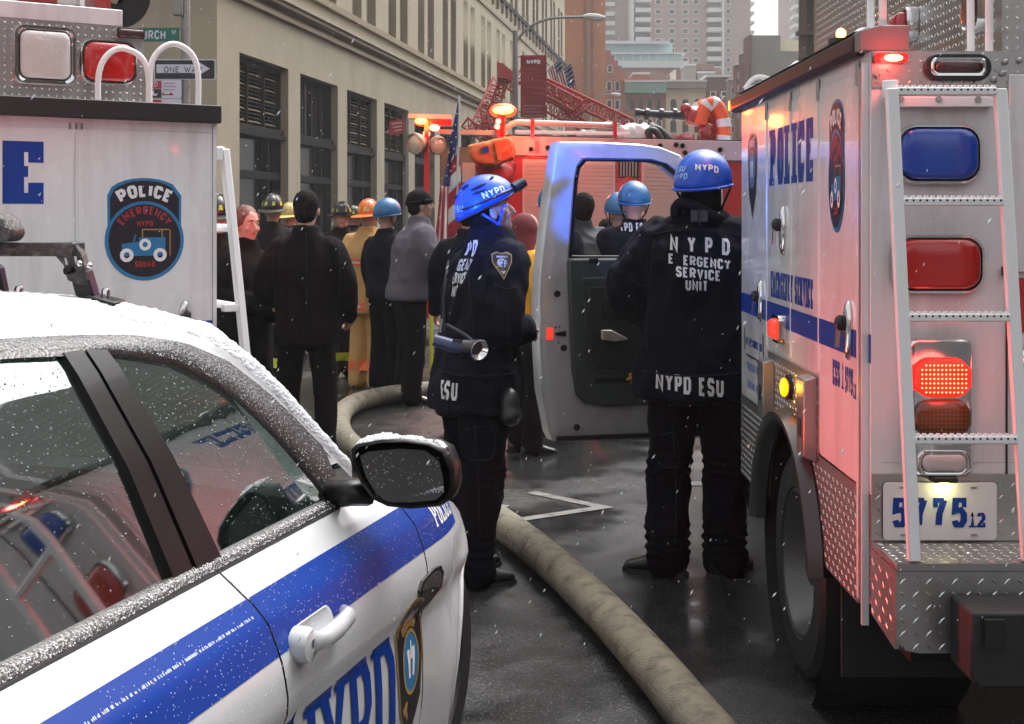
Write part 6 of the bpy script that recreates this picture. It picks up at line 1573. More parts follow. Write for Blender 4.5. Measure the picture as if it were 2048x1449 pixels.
helm_text('NYPD', -48, 28, .034, .75, -8, bv=bvR, par=hlR, hp_=hpR, MM=MR, R3_=R3R); helm_text('ESU', -118, 26, .030, .75, 6, bv=bvR, par=hlR, hp_=hpR, MM=MR, R3_=R3R, m=mat('pale_blue_print', (.25, .45, .8), .5)); helm_text('NYPD', -115, 10, .030, .75, 6, bv=bvR, par=hlR, hp_=hpR, MM=MR, R3_=R3R, m=mat('pale_blue_print', (.25, .45, .8), .5))
g = G(); g.box(*[0] * 6) if False else None
g = G(); c = at(1398, 435, 5.80)
for x in (-.022, .022): g.bar(c + V((x, -.012, -.02)), c + V((x, -.0, .03)), .03, .012)
g.bar(c + V((0, -.02, -.035)), c + V((0, -.006, .035)), .006, .006); g.build('hanging_loop', mat('webbing', (.03, .032, .04), .8), tR)
g = G(MR); g.ell(hpR((.0, -.03, -.02)), (.088, .092, .095), 16, 10, R3R); g.tube([hpR((0, -.02, -.05)), LR_((0, -.01, 1.5))], [.075, .08], 12); remesh(g, 'balaclava', M_blackc, tR, .012, 2)

# ------------------------------------------------------------------ bystanders and fire fighters
def P_(*a, **k): return person(*a, **k)
P_('man in black overcoat standing with his back to the camera beside the woman', 613, 8.4, 4, 1.80, pose=(((.27, -.03, 1.16), (.25, .12, .98)), ((-.27, -.03, 1.16), (-.25, .12, .98))), topm=M_blackc, legm=M_blackc, hem=.80, bulk=.97, legbulk=.92, stance=.115, head='hair', vox=.016, topname='coat', folds=.007, collar=1.0)
P_('young woman with tied back auburn hair in a black coat looking to the right', 492, 8.6, 112, 1.70, pose='front', topm=M_blackc, legm=M_blackc, hem=.62, bulk=.98, legbulk=.85, head='hairlong', hair=M_hairr, face=True, vox=.016, yaw=20, pitch=2, topname='coat', folds=.007, collar=1.0)
def ff(label, px, Y, hd, h, m=M_turn, helm=None, bands=M_reflY, **k):
    k.setdefault('vox', .02); pose = k.pop('pose', 'down')
    r = P_(label, px, Y, hd, h, pose=pose, topm=m, legm=m, hem=.72, bulk=1.18, legbulk=1.25, head='fire', helm=helm, group='fire fighters at the back', topname='turnout_coat', folds=.008, **k)
    t, M, L, hp, R3, top, tr = r
    for z, up, c in ((.80, .07, bands), (1.22, .07, bands)):
        band_on(top, M, z, (0, 360), c, t, up=up, L=L); band_on(top, M, z, (0, 360), M_reflS, t, up=.022, L=L, name='silver_stripe').location = (0, 0, 0)
    for s in (1, -1): band_on(tr, M, .22, (0, 360), bands, t, up=.09, center=(s * .11, -.015), seg=14)
    return r
ff('fire fighter in black helmet with yellow triangles, back turned, nearest of the group', 546, 12.6, 5, 1.80)
ff('fire fighter half hidden behind the white truck ladder with bright stripes', 438, 9.0, 0, 1.74, bands=M_reflY)
ff('fire fighter in black helmet with red front shield above the woman head', 487, 15.5, 150, 1.72, hoodm=M_rprint)
ff('fire fighter in yellowed helmet just right of the triangle helmet', 579, 15, 20, 1.74, helm=M_hyel)
ff('fire fighter in black helmet facing the camera between overcoat man and tan gear', 683, 13.2, 172, 1.74, face=True, skin=M_skin)
ff('fire fighter in tan gear and orange helmet seen from behind', 737, 12.4, 28, 1.75, m=M_tan, helm=M_horange, bands=M_reflO)
ff('fire fighter with head bowed farther back right of the black overcoat', 708, 17, 60, 1.72)
ff('dark fire fighter deep in the crowd left of the black overcoat', 601, 17.5, 200, 1.70)
def esu(label, px, Y, hd, h, txt=None, helm=M_hcamo, **k):
    kw = dict(topm=M_navy, legm=M_navyt, head='esu', helm=helm, vox=.017, bulk=1.08, legbulk=1.08, hem=.9, folds=.007); kw.update(k)
    r = P_(label, px, Y, hd, h, **kw)
    if txt: back_text(r[5], r[0], txt, (-math.sin(R(hd)), -math.cos(R(hd)), 0))
    return r
esu('officer in blue helmet and navy overalls with tan gloves beside the tan fire fighter', 774, 12.0, 40, 1.74, bulk=1.0, pose=(((.26, .04, 1.16), (.30, .12, .92)), ((-.25, 0, 1.16), (-.27, .06, .93))))
P_('man in grey coat and black knit cap leaning forward in profile', 820, 11.4, 72, 1.87, pose=(((.27, .08, 1.20), (.22, .28, .98)), ((-.25, .08, 1.18), (-.2, .28, 1.0))), topm=M_greyc, legm=M_blackc, hem=.86, bulk=1.2, legbulk=1.1, lean=.12, head='beanie', vox=.017, face=True, pitch=-8, topname='coat', folds=.008, stance=.12)
esu('officer in NYPD jacket behind the flag, mostly hidden by the officer in shiny helmet', 938, 9.8, 6, 1.76, [('NYPD ESU', 888, 449, 9.2, 17, 82, 0, (), .2)], head='hair', bulk=1.0)
P_('person in yellow jacket and maroon hood left of the open door', 1054, 9.0, 62, 1.66, pose='front', topm=M_yel, legm=M_blackc, hem=.9, bulk=1.1, head='hoodie', hoodm=M_hood, vox=.017)
esu('officer in navy jacket bending behind the blue lit door edge', 1096, 10.0, 50, 1.84, [('ESU', 1066, 452, 9.8, 18, 28, .12, (), .2)], lean=.10, pose='chest')
P_('man in dark jacket with head bowed seen through the door window', 1168, 10.0, -20, 1.84, pose='chest', topm=mat('slate_jacket', (.02, .022, .028), .7, var=.3), lean=.10, pitch=-25, head='hair', vox=.017, bulk=1.15)
esu('officer in blue camouflage helmet framed in the door window, back turned', 1268, 10.0, -4, 1.84, bulk=1.2, txt=[('NYPD ESU', 1236, 464, 9.8, 18, 62, 0, (), .2)], pose='chest')
esu('second blue camouflage helmet officer hidden behind the first in the window', 1238, 10.8, -15, 1.77, pose='chest')
P_('dark clothed person crouching over by the fire engine behind the door window', 1205, 11.5, 20, 1.62, pose='front', topm=M_blackc, head='hair', lean=.2)

# seams, vents and pocket welts sewn on the nearer clothes: thin cords cast on the cloth along lines of sight
M_seam = mat('seam_thread', (.012, .013, .018), .8, spec=.2)
def seam_on(garment, owner, pts, r=.0035, name='seam', m=None):
    bv = world_bvh(garment); out = []
    P = smoothpath([V((a, b, 0)) for a, b in pts], 6)
    for p in P:
        d = (at(p.x, p.y, 1.0) - V((0, 0, H))).normalized(); h = bv.ray_cast(V((0, 0, H)), d, 30)
        if h[0]: out.append(h[0] - d * r * .4)
    if len(out) > 2:
        g = G(); g.tube(out, r, 5); g.build(name, m or M_seam, owner, smooth='all')
seam_on(topR, tR, [(1300, 470), (1350, 462), (1400, 460), (1450, 466), (1480, 474)]); seam_on(topR, tR, [(1310, 480), (1300, 560), (1296, 640), (1290, 740)]); seam_on(topR, tR, [(1262, 560), (1280, 572), (1300, 570)])
seam_on(topR, tR, [(1285, 742), (1350, 752), (1420, 752), (1480, 746)], .005, 'waist_cord'); seam_on(trR, tR, [(1345, 840), (1350, 930), (1352, 1020), (1350, 1090)]); seam_on(trR, tR, [(1318, 870), (1335, 868), (1352, 872), (1356, 930), (1330, 935), (1316, 925)], .004, 'cargo_pocket')
seam_on(topO, tO, [(900, 470), (935, 462), (975, 466), (1000, 480)]); seam_on(topO, tO, [(940, 480), (938, 560), (945, 640), (950, 760)]); seam_on(topO, tO, [(990, 570), (1010, 578), (1035, 576)]); seam_on(topO, tO, [(875, 742), (930, 752), (990, 752), (1040, 744)], .005, 'waist_cord')
seam_on(topO, tO, [(985, 700), (1000, 690), (1020, 688), (1022, 730), (1000, 736), (985, 730)], .004, 'pocket_flap'); seam_on(trO, tO, [(950, 850), (955, 930), (958, 1010), (960, 1080)]); seam_on(trO, tO, [(930, 860), (950, 856), (985, 860), (985, 915), (945, 920), (930, 910)], .004, 'cargo_pocket')
man = [o for o in bpy.data.objects if o.get('label', '').startswith('man in black overcoat')][0]; coat = [c for c in man.children if c.name.startswith('coat')][0]
seam_on(coat, man, [(613, 450), (612, 540), (613, 610), (614, 664)]); seam_on(coat, man, [(560, 470), (548, 500), (546, 560), (552, 600)]); seam_on(coat, man, [(666, 470), (678, 500), (680, 560), (676, 600)]); seam_on(coat, man, [(575, 452), (595, 444), (613, 442), (632, 444), (652, 452)], .006, 'collar_edge')
# ------------------------------------------------------------------ police car in the foreground
TH = R(16); CA = V((math.sin(TH), math.cos(TH), 0)); CN = V((math.cos(TH), -math.sin(TH), 0)); CP = V((-.72, 1.829, 0))
ZS = [.15, .22, .35, .50, .60, .695, .735, .82, .90, .955, .985, 1.0, 1.2, 1.40, 1.46, 1.50]
WS = [.03, .075, .11, .125, .125, .118, .140, .135, .105, .055, .012, 0, -.085, -.20, -.30, -.42]
def cw(z, s=0.):
    w = interp(z, ZS, WS)
    if s > 1.5: w -= .50 * (s - 1.5) ** 2 * 1.15 + (.35 * (s - 2.0) ** 2 if s > 2 else 0)
    if s < -1.0: w -= .15 * (s + 1.0) ** 2
    if z < 1.0:
        d = math.hypot((s - 1.965) / .40, (z - .36) / .40)
        w += .022 * math.exp(-((d - 1.0) / .16) ** 2)
    return w
def cp(s, z, off=0., w=None): return CP + CA * s + CN * ((cw(z, s) if w is None else w) + off) + UP * z
def zsh(s): return interp(s, [-3, -1, 1.15, 1.4, 1.6, 1.8, 2.0, 2.15, 2.4], [1.02, 1.003, 1.0, .972, .925, .865, .775, .70, .56])
def zarch(s, c=1.965, r=.36, top=.375):
    t = 1 - abs((s - c) / r) ** 2.3
    return .36 + top * t ** (1 / 2.3) if t > 0 else 0
M_pcw = mat('police_car_white', (.54, .55, .56), .22, coat=.5, var=.02, dirt=(.55, .53, .50), dscale=5, damt=.2)
M_cblue = mat('police_car_blue', (.002, .034, .24), .35, coat=.05, spec=.25, var=.05)
M_trimc = mat('wet_trim', (.10, .095, .095), .2, .6, bump=.4, bscale=160, var=.4, vscale=90)
M_wetblk = mat('wet_black', (.010, .008, .008), .3, coat=.12, spec=.3, bump=.04, bscale=200)
M_cglass = glass_mat('car_window_glass', (.20, .27, .245), 1.5, .03, .45, (.04, .075, .065), .14)
M_drop = mat('water_bead', (.38, .41, .42), .05, spec=1.0)
M_cabin = mat('cabin_dark', (.018, .017, .018), .7, var=.3); M_seat = mat('seat_cloth', (.03, .03, .035), .85, var=.2)
pcar = thing('police_car', 'white police sedan with blue stripe and snowy roof in the left foreground', 'police car', CP + CA * .3 - CN * .8)
# side skin
def side_skin(s0, s1, ns, zfun0, zfun1, m, nm, off=0., nz=18, parent=pcar, zlev=None):
    g = G(); rr = []
    for i in range(ns + 1):
        s = s0 + (s1 - s0) * i / ns; a, b = zfun0(s), zfun1(s)
        rr.append([cp(s, a + (b - a) * j / nz, off) for j in range(nz + 1)])
    n = nz + 1
    g.add([p for r in rr for p in r], [(i * n + j, (i + 1) * n + j, (i + 1) * n + j + 1, i * n + j + 1) for i in range(ns) for j in range(nz)])
    return g.build(nm, m, parent, smooth='all', fix=False)
zl = lambda s: max(.24, zarch(s), zarch(s, -1.25))
def dcut(z): return interp(z, [.24, .50, .70, .82, .93, 1.0], [.70, .67, .641, .619, .611, .600])    # seam between rear and front door
# rear door / front door / fender each a skin of its own with a real gap
def skin_between(sa, sb, ns, nm, m=M_pcw, z1f=None, z0f=None, off=0., nz=22):
    """sa, sb functions of z"""
    g = G(); rr = []
    for j in range(nz + 1):
        row = []
        for i in range(ns + 1):
            t = i / ns
            zz = j / nz; s_ = sa(.6) + (sb(.6) - sa(.6)) * t
            a, b = (z0f or zl)(s_), (z1f or zsh)(s_); z = a + (b - a) * zz; s = sa(z) + (sb(z) - sa(z)) * t
            z = max(z, 0); row.append(cp(s, z, off))
        rr.append(row)
    n = ns + 1
    g.add([p for r in rr for p in r], [(j * n + i, j * n + i + 1, (j + 1) * n + i + 1, (j + 1) * n + i) for j in range(nz) for i in range(ns)])
    o = g.build(nm, m, pcar, smooth='all', fix=False)
    return o
gap = .0035
skin_between(lambda z: -.45 + .12 * (z - .6), lambda z: dcut(z) - gap, 30, 'rear_door'); 
skin_between(lambda z: dcut(z) + gap, lambda z: 1.395 - gap, 26, 'front_door')
skin_between(lambda z: 1.395 + gap, lambda z: 2.45, 60, 'front_fender')
skin_between(lambda z: -1.95, lambda z: -.455 + .12 * (z - .6), 40, 'rear_fender')
g = G()
for z in [.26 + i * .04 for i in range(19)]: pass
for f in (dcut, lambda z: 1.395):
    P = [cp(f(z), z, -.012) for z in [.26 + .74 * i / 20 for i in range(21)]]; g.tube(P, .009, 6)
g.build('door_gap_shadow', M_gap, pcar)
# arch lip
g = G(); P = [cp(s, zarch(s), .002) for s in [1.965 - .3599 * math.cos(R(a)) for a in range(0, 181, 6)]]; g.tube(P, .007, 6); g.build('arch_lip', M_pcw, pcar, smooth='all')
g = G(); P0_, P1_ = [], []
for a in range(0, 181, 6):
    s = 1.965 - .3599 * math.cos(R(a)); z = zarch(s); P0_.append(cp(s, z, 0)); P1_.append(cp(s, z, w=-.25))
g.add(P0_ + P1_, [(i, i + 1, len(P0_) + i + 1, len(P0_) + i) for i in range(len(P0_) - 1)]); g.add([cp(1.58, .1, w=-.22), cp(2.36, .1, w=-.22), cp(2.36, .80, w=-.22), cp(1.58, .80, w=-.22)], [(0, 1, 2, 3)])
g.build('wheel_well', M_gap, pcar)
wheel(cp(1.965, .345, w=-.035), CN, .345, .22, pcar, hub=M_black)
wheel(cp(-1.25, .345, w=.10), CN, .345, .22, pcar, hub=M_black)
# hood, nose, windscreen, roof, far side, tail: one shell
def wfar(): return -1.62
g = G(); rows = []
for i in range(34):
    s = 1.12 + (2.45 - 1.12) * i / 33; z = zsh(s); w0 = cw(z, s); row = []
    for j in range(13):
        t = j / 12; w = w0 + (-1.66 - 2 * 0 - w0 * 1.0) * t if False else w0 + ((-1.62 - w0) * t)
        row.append(cp(s, z + .05 * math.sin(math.pi * t) * (1 if s < 2.2 else .6), w=w))
    rows.append(row)
g.rings(rows, cap=False, closed=False); g.build('bonnet', M_pcw, pcar, smooth='all')
g = G(); g.add([cp(2.45, .15, w=-.5), cp(2.45, .15, w=-1.2), cp(2.45, .56, w=-1.2), cp(2.45, .56, w=-.5)], [(0, 1, 2, 3)]); g.box(0, .001, 0, .001, .3, .301); g.build('nose', M_pcw, pcar)
# rails and roof from measured side curves
zt = lambda s: interp(s, [-1.2, -.9, -.4, 0, .302, .457, .566, .767, .899, 1.02, 1.14, 1.2], [1.02, 1.15, 1.37, 1.42, 1.421, 1.410, 1.402, 1.358, 1.288, 1.16, 1.01, .98])
zr = lambda s: interp(s, [-1.25, -.95, -.4, 0, .339, .5, .678, .83, .953, 1.05, 1.134, 1.286], [1.02, 1.16, 1.395, 1.435, 1.440, 1.432, 1.418, 1.388, 1.339, 1.262, 1.175, 1.030])
zq = lambda s: interp(s, [-1.25, -.95, -.4, 0, .3, .513, .66, .806, .983, 1.06, 1.129, 1.28], [1.06, 1.22, 1.455, 1.490, 1.494, 1.491, 1.484, 1.469, 1.41, 1.34, 1.264, 1.085])
wq = lambda s: interp(s, [-1.25, -.4, 0, .513, .66, .806, .983, 1.129, 1.28, 1.4], [-.10, -.32, -.39, -.394, -.37, -.327, -.217, -.12, -.041, 0])
ST = [-1.2 + i * .04 for i in range(0, 63)]
def band_rows(funs, s0, s1, n=60):
    return [[f(s0 + (s1 - s0) * i / n) for f in funs] for i in range(n + 1)]
def strip(funs, s0, s1, nm, m, n=60, parent=pcar, smooth='all', kind=None):
    g = G(); g.rings(band_rows(funs, s0, s1, n), cap=False, closed=False); return g.build(nm, m, parent, smooth=smooth, fix=False, kind=kind)
mid = lambda t: (lambda s: cp(s, zr(s) + (zq(s) - zr(s)) * t + .006 * math.sin(math.pi * t), w=cw(zr(s)) + (wq(s) - cw(zr(s))) * t + .010 * math.sin(math.pi * t)))
strip([lambda s: cp(s, zt(s) - .012, -.004), lambda s: cp(s, zt(s), .006), lambda s: cp(s, (zt(s) + zr(s)) / 2, .010), lambda s: cp(s, zr(s) - .002, .006)], -1.15, 1.19, 'roof_rail_trim', M_trimc)
strip([lambda s: cp(s, zr(s) - .003, .001)] + [mid(t / 8) for t in range(9)], -1.2, 1.285, 'roof_side', M_pcw, 80)
def roofp(s, t):
    """t 0 at the roof edge .. 1 at the far edge"""
    q = cp(s, zq(s), w=wq(s)); wf = -1.62 - wq(s) * .95; w = wq(s) + (wf - wq(s)) * t
    return cp(s, zq(s) + .018 * math.sin(math.pi * t), w=w)
g = G(); g.rings([[roofp(s, t / 10) for t in range(11)] for s in [-.55 + i * .055 for i in range(28)]], cap=False, closed=False); g.build('roof', M_pcw, pcar, smooth='all')
g = G(); rows = []
for i in range(13):
    t = i / 12; a = .935 + (1.33 - .935) * t; row = []
    for j in range(9):
        u = j / 8; w0 = wq(a); wf = -1.62 - wq(a) * .95
        row.append(cp(a + .12 * math.sin(math.pi * u), (zq(.935) + (.985 - zq(.935)) * t) if 0 < j < 8 else zq(a) - .01, w=w0 + (wf - w0) * u))
    rows.append(row)
g.rings(rows, cap=False, closed=False); g.build('windscreen', M_cglass, pcar, smooth='all')
# glass
pane = lambda nm, sa, sb, n=14: None
def glass_pane(nm, sb0, sb1, st0, st1, closefront=False):
    g = G(); rows = []; n = 24; m = 12
    for i in range(n + 1):
        t = i / n; row = []
        for j in range(m + 1):
            v = j / m; s0 = sb0 + (st0 - sb0) * v; s1 = sb1 + (st1 - sb1) * v; s = s0 + (s1 - s0) * t; z = 1.0 + (min(zt(s), 1.42) - .006 - 1.0) * v
            row.append(cp(s, z, -.010))
        rows.append(row)
    g.rings(rows, cap=False, closed=False); return g.build(nm, M_cglass, pcar, smooth='all', fix=False)
wr_ = glass_pane('rear_window', -.75, .475, -.30, .445)
wf_ = glass_pane('front_window', .629, 1.13, .559, .92)
# B pillar: two black blades with a gap
for (b0, b1, t0, t1, o, m) in ((.470, .535, .440, .497, .003, M_wetblk), (.545, .632, .503, .562, .006, M_wetblk)):
    g = G(); rows = []
    for j in range(11):
        v = j / 10; z = 1.0 + (1.405 - 1.0) * v
        rows.append([cp(b0 + (t0 - b0) * v, z, -.02), cp(b0 + (t0 - b0) * v, z, o), cp(b1 + (t1 - b1) * v, z, o), cp(b1 + (t1 - b1) * v, z, -.02)])
    g.rings(rows); g.build('door_pillar', m, pcar, smooth=40)
g = G(); g.rings([[cp(1.02 + .11 * j / 6 + (0 if k < 1 else .06), 1.16 - .17 * j / 6 * (1 if True else 1), .0 if k in (0, 1) else -.02) for k in (0, 1)] for j in range(7)], cap=False, closed=False); g.build('mirror_sail', M_wetblk, pcar, fix=False)
# belt mouldings
strip([lambda s: cp(s, 1.012, -.016), lambda s: cp(s, 1.014, .002), lambda s: cp(s, 1.004, .010), lambda s: cp(s, .994, .008)], -1.1, 1.17, 'belt_trim', M_trimc)
g = G(); g.tube([cp(-1.1 + i * .05, .989, .004) for i in range(46)], .003, 5); g.build('belt_seal', M_gap, pcar)
# stripe and lettering laid on the skin
def on_car(s0, z0, off=.0012): return lambda a, b, e: cp(s0 + a, z0 + b, off + e)
def stripe_piece(sa, sb, nm='stripe'):
    g = G(); n = 40; rows = []
    for i in range(n + 1):
        t = i / n; rows.append([cp(sa(z) + (sb(z) - sa(z)) * t, z, .0016) for z in [.840 + .103 * j / 8 for j in range(9)]])
    g.rings(rows, cap=False, closed=False); return g.build(nm, M_cblue, pcar, smooth='all', fix=False)
stripe_piece(lambda z: -1.9, lambda z: -.46 + .12 * (z - .6)); stripe_piece(lambda z: -.44 + .12 * (z - .6), lambda z: dcut(z) - gap); stripe_piece(lambda z: dcut(z) + gap, lambda z: 1.395 - gap); stripe_piece(lambda z: 1.395 + gap, lambda z: 1.70)
def ctext(txt, s0, z0, h, width, off=.0026, st=.15, wf=.42, m=M_cblue, gaps=None):
    q, w_ = text_quads(txt, h, wf, st, .12, True); k = width / w_; q = [(i, [(a * k, b) for a, b in qq]) for i, qq in q]
    g = G(); put_quads(g, q, on_car(s0, z0, off), .02); g.build('lettering', m, pcar, fix=False)
ctext('NYPD', .665, .44, .262, .548, st=.125, wf=.46)
# worn line of tiny white letters along the stripe, too small to read
g = G(); rnd = random.Random(3); s = -.5
while s < .585:
    w = rnd.uniform(.0012, .0028); hh_ = rnd.choice((.003, .004, .0045)); z = .9155
    put_quads(g, [(0, [(0, 0), (w, 0), (w, hh_), (0, hh_)])], on_car(s, z, .0024)); s += w + rnd.choice((.001, .0014, .002, .004, .007))
g.build('small_lettering', mat('worn_white_print', (.5, .58, .72), .5), pcar, fix=False, kind='stuff')
ctext('POLICE', 1.52, .868, .06, .16, m=M_wprint, st=.12)
nypd_shield(lambda a, b, e: cp(1.305 + a * .80, .575 + b, .002 + e), .35, pcar)
# fender vent
g = G(); pts = [(1.330, .695), (1.322, .765), (1.345, .782), (1.42, .790), (1.475, .785), (1.492, .765), (1.478, .730), (1.42, .705)]
def patch(pts, off, m, nm, parent=pcar, thick=.006):
    g = G(); c = (sum(p[0] for p in pts) / len(pts), sum(p[1] for p in pts) / len(pts)); n = len(pts)
    a = [cp(x, z, off + thick) for x, z in pts]; b = [cp(x, z, off - .004) for x, z in pts]; cc = cp(*c, off + thick * .6)
    g.add(a + b + [cc], [(i, (i + 1) % n, 2 * n) for i in range(n)] + [(i, i + n, (i + 1) % n + n, (i + 1) % n) for i in range(n)]); return g.build(nm, m, parent)
o = patch(pts, 0.002, M_black, 'fender_vent'); patch([(x * .8 + 1.405 * .2, z * .8 + .748 * .2) for x, z in pts], .006, mat('vent_mesh', (.02, .014, .014), .5, bump=1, bscale=300), 'vent_insert', o, .002)
# door handle: cup, pull, lock
g = G(); g.rings([[cp(.775 + a * k, .845 + b * k, o_) for a, b in rrect(.17, .048, .022, 5)] for k, o_ in ((1, .001), (.9, .004), (.85, .002))]); g.build('handle_cup', M_pcw, pcar, smooth='all')
g = G(); g.tube([cp(.70, .838, .028), cp(.735, .840, .040), cp(.79, .843, .044), cp(.85, .846, .040), cp(.878, .847, .018)], [(.014, .016), (.017, .020), (.016, .021), (.015, .020), (.011, .014)], 12); hd = g.build('door_handle', M_pcw, pcar, smooth='all')
g = G(); g.lathe([(.034, -.006), (.034, .020), (.030, .030), (.012, .033), (.010, .029), (0, .029)], 20, cp(.692, .838), CN); g.build('handle_end', M_pcw, hd, smooth=50)
g = G(); g.lathe([(.010, .0), (.010, .0015), (0, .0015)], 14, cp(.705, .840, .030), CN); g.build('lock_cylinder', mat('lock_face', (.4, .4, .4), .3, .5), hd)
# mirror
rnd0 = random.Random(21)
def bead_(g, c, r):
    ring = [c + V((math.cos(i * math.pi / 3) * r, 0, math.sin(i * math.pi / 3) * r)) for i in range(6)]
    g.add(ring + [c - V((0, r * .6, 0))], [(i, (i + 1) % 6, 6) for i in range(6)])
mr = G(); YM = 2.86
mo = [(705, 925), (702, 900), (712, 890), (760, 881), (810, 880), (860, 887), (890, 902), (906, 940), (908, 975), (900, 1000), (880, 1014), (820, 1019), (775, 1014), (745, 1000), (720, 965)]
def mpt(p, y): 
    q = at(p[0], p[1], YM); return V((q.x, y, q.z)) 
mc = (808, 950); g = G(); rr = []
for k, dy in ((.90, 0.012), (.93, .0), (1.0, .004), (1.01, .03), (.98, .07), (.86, .11), (.55, .14), (.1, .15)):
    rr.append([V((at(mc[0] + (x - mc[0]) * k, mc[1] + (y - mc[1]) * k, YM).x + (dy * .25 if dy > .02 else 0), YM + dy, at(mc[0] + (x - mc[0]) * k, mc[1] + (y - mc[1]) * k, YM).z)) for x, y in mo])
g.rings(rr, cap=False); g.add(rr[-1], [tuple(range(len(mo)))]); mh = g.build('mirror_housing', M_wetblk, pcar, smooth=50)
gi = [(718, 915), (735, 906), (800, 900), (850, 904), (878, 925), (887, 965), (885, 990), (870, 1002), (820, 1007), (775, 1006), (752, 990), (730, 955)]
g = G(); n = len(gi); g.add([V((at(x, y, YM).x, YM + .010 + (y - 950) * -.00006, at(x, y, YM).z)) for x, y in gi], [tuple(range(n))])
g.build('mirror_glass', mat('mirror_glass', (.05, .055, .055), .05, .0, spec=1.0, coat=1.0), mh)
g = G(); g.tube([cp(1.16, 1.02, .0), at(705, 985, YM + .05), at(735, 985, YM + .07)], [(.045, .035), (.04, .03), (.04, .03)], 10); g.build('mirror_arm', M_wetblk, mh, smooth='all')
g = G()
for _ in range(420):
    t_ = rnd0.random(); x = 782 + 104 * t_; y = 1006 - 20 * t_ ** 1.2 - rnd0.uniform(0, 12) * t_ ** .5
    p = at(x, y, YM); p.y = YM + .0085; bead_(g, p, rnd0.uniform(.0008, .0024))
g.build('reflection_beads', M_snow, mh, smooth='all', fix=False, kind='stuff')  # pale beads stand in for the car side reflected along the mirror foot
# cabin
g = G(); W0 = -1.50
def cbox(s0, s1, w0, w1, z0, z1, gg):
    vs = [cp(s, z, w=w) for z in (z0, z1) for s, w in ((s0, w0), (s1, w0), (s1, w1), (s0, w1))]
    gg.add(vs, [(0, 3, 2, 1), (4, 5, 6, 7), (0, 1, 5, 4), (1, 2, 6, 5), (2, 3, 7, 6), (3, 0, 4, 7)])
cbox(-1.0, 1.3, -.08, -1.55, .28, .36, g); cbox(-1.0, 1.45, -.02, -.07, .3, .985, g); cbox(-1.0, 1.45, -1.53, -1.58, .3, .99, g); g.build('cabin_floor', M_cabin, pcar)
g = G(); cbox(1.08, 1.5, -.08, -1.52, .6, .95, g); g.build('dashboard', M_cabin, pcar, bevel=.03)
for s0, w0 in ((.35, -.20), (.35, -.95)):
    g = G(); cbox(s0 - .12, s0 + .06, w0, w0 - .48, .5, 1.14, g); g.build('seat_back', M_seat, pcar, bevel=.05)
    g = G(); cbox(s0 - .12, s0 + .0, w0 - .12, w0 - .36, 1.17, 1.33, g); g.build('headrest', M_seat, pcar, bevel=.04)
    g = G(); cbox(s0, s0 + .5, w0, w0 - .48, .42, .56, g); g.build('seat_cushion', M_seat, pcar, bevel=.04)
g = G(); cbox(-.75, -.55, -.15, -1.45, .45, 1.1, g); g.build('rear_seat', M_seat, pcar, bevel=.05)
g = G(); g.tube([cp(1.0, .92, w=-1.2) + (CA * .18 * -.3 * math.sin(R(a)) + CN * .18 * math.cos(R(a)) + UP * .17 * math.sin(R(a))) for a in range(0, 361, 20)], .015, 6); g.build('steering_wheel', M_black, pcar, smooth='all')
g = G(); g.rings([[cp(s, zq(s) - .02, w=wq(s) - .01), cp(s, zq(s) - .02, w=-1.6 - wq(s))] for s in [-.5 + .1 * i for i in range(15)]], cap=False, closed=False); g.build('headliner', M_cabin, pcar, fix=False)
# far side: lower skin, pillars, glass
g = G(); g.rings([[cp(s, z, w=-1.62 - cw(z) if z < 1 else -1.62) for z in (.25, .5, .8, .95, 1.0)] for s in [-1.9 + .2 * i for i in range(22)]], cap=False, closed=False); g.build('far_side', M_pcw, pcar, smooth='all', fix=False)
for a, b in ((.5, .47), (-.9, -.5)):
    g = G(); g.bar(cp(a, 1.0, w=-1.6), cp(b, 1.44, w=-1.30), .10, .03, up=CA); g.build('far_pillar', M_black, pcar)
g = G(); g.bar(cp(1.28, 1.0, w=-1.58), cp(.9, 1.43, w=-1.32), .06, .05); g.build('far_pillar', M_black, pcar)
g = G(); g.add([cp(-.8, 1.0, w=-1.6), cp(1.25, 1.0, w=-1.6), cp(.9, 1.42, w=-1.32), cp(-.5, 1.44, w=-1.32)], [(0, 1, 2, 3)]); g.build('far_window', glass_mat('misted_glass', (.45, .62, .56), 1.45, .1, 1.0, (.10, .22, .18), .5), pcar, fix=False)
# boot and tail, out of frame
g = G(); g.rings([[cp(s, z + .02 * math.sin(math.pi * t / 6), w=-.05 + (-1.5) * t / 6) for t in range(7)] for s, z in ((-1.2, 1.06), (-1.6, 1.04), (-1.9, 1.0), (-1.95, .8), (-1.97, .4))], cap=False, closed=False); g.build('boot', M_pcw, pcar, smooth=40, fix=False)
g = G(); g.add([cp(-.55, 1.47, w=-.38), cp(-.55, 1.47, w=-1.24), cp(-1.2, 1.06, w=-1.45), cp(-1.2, 1.06, w=-.15)], [(0, 1, 2, 3)]); g.build('rear_windscreen', M_cglass, pcar, fix=False)
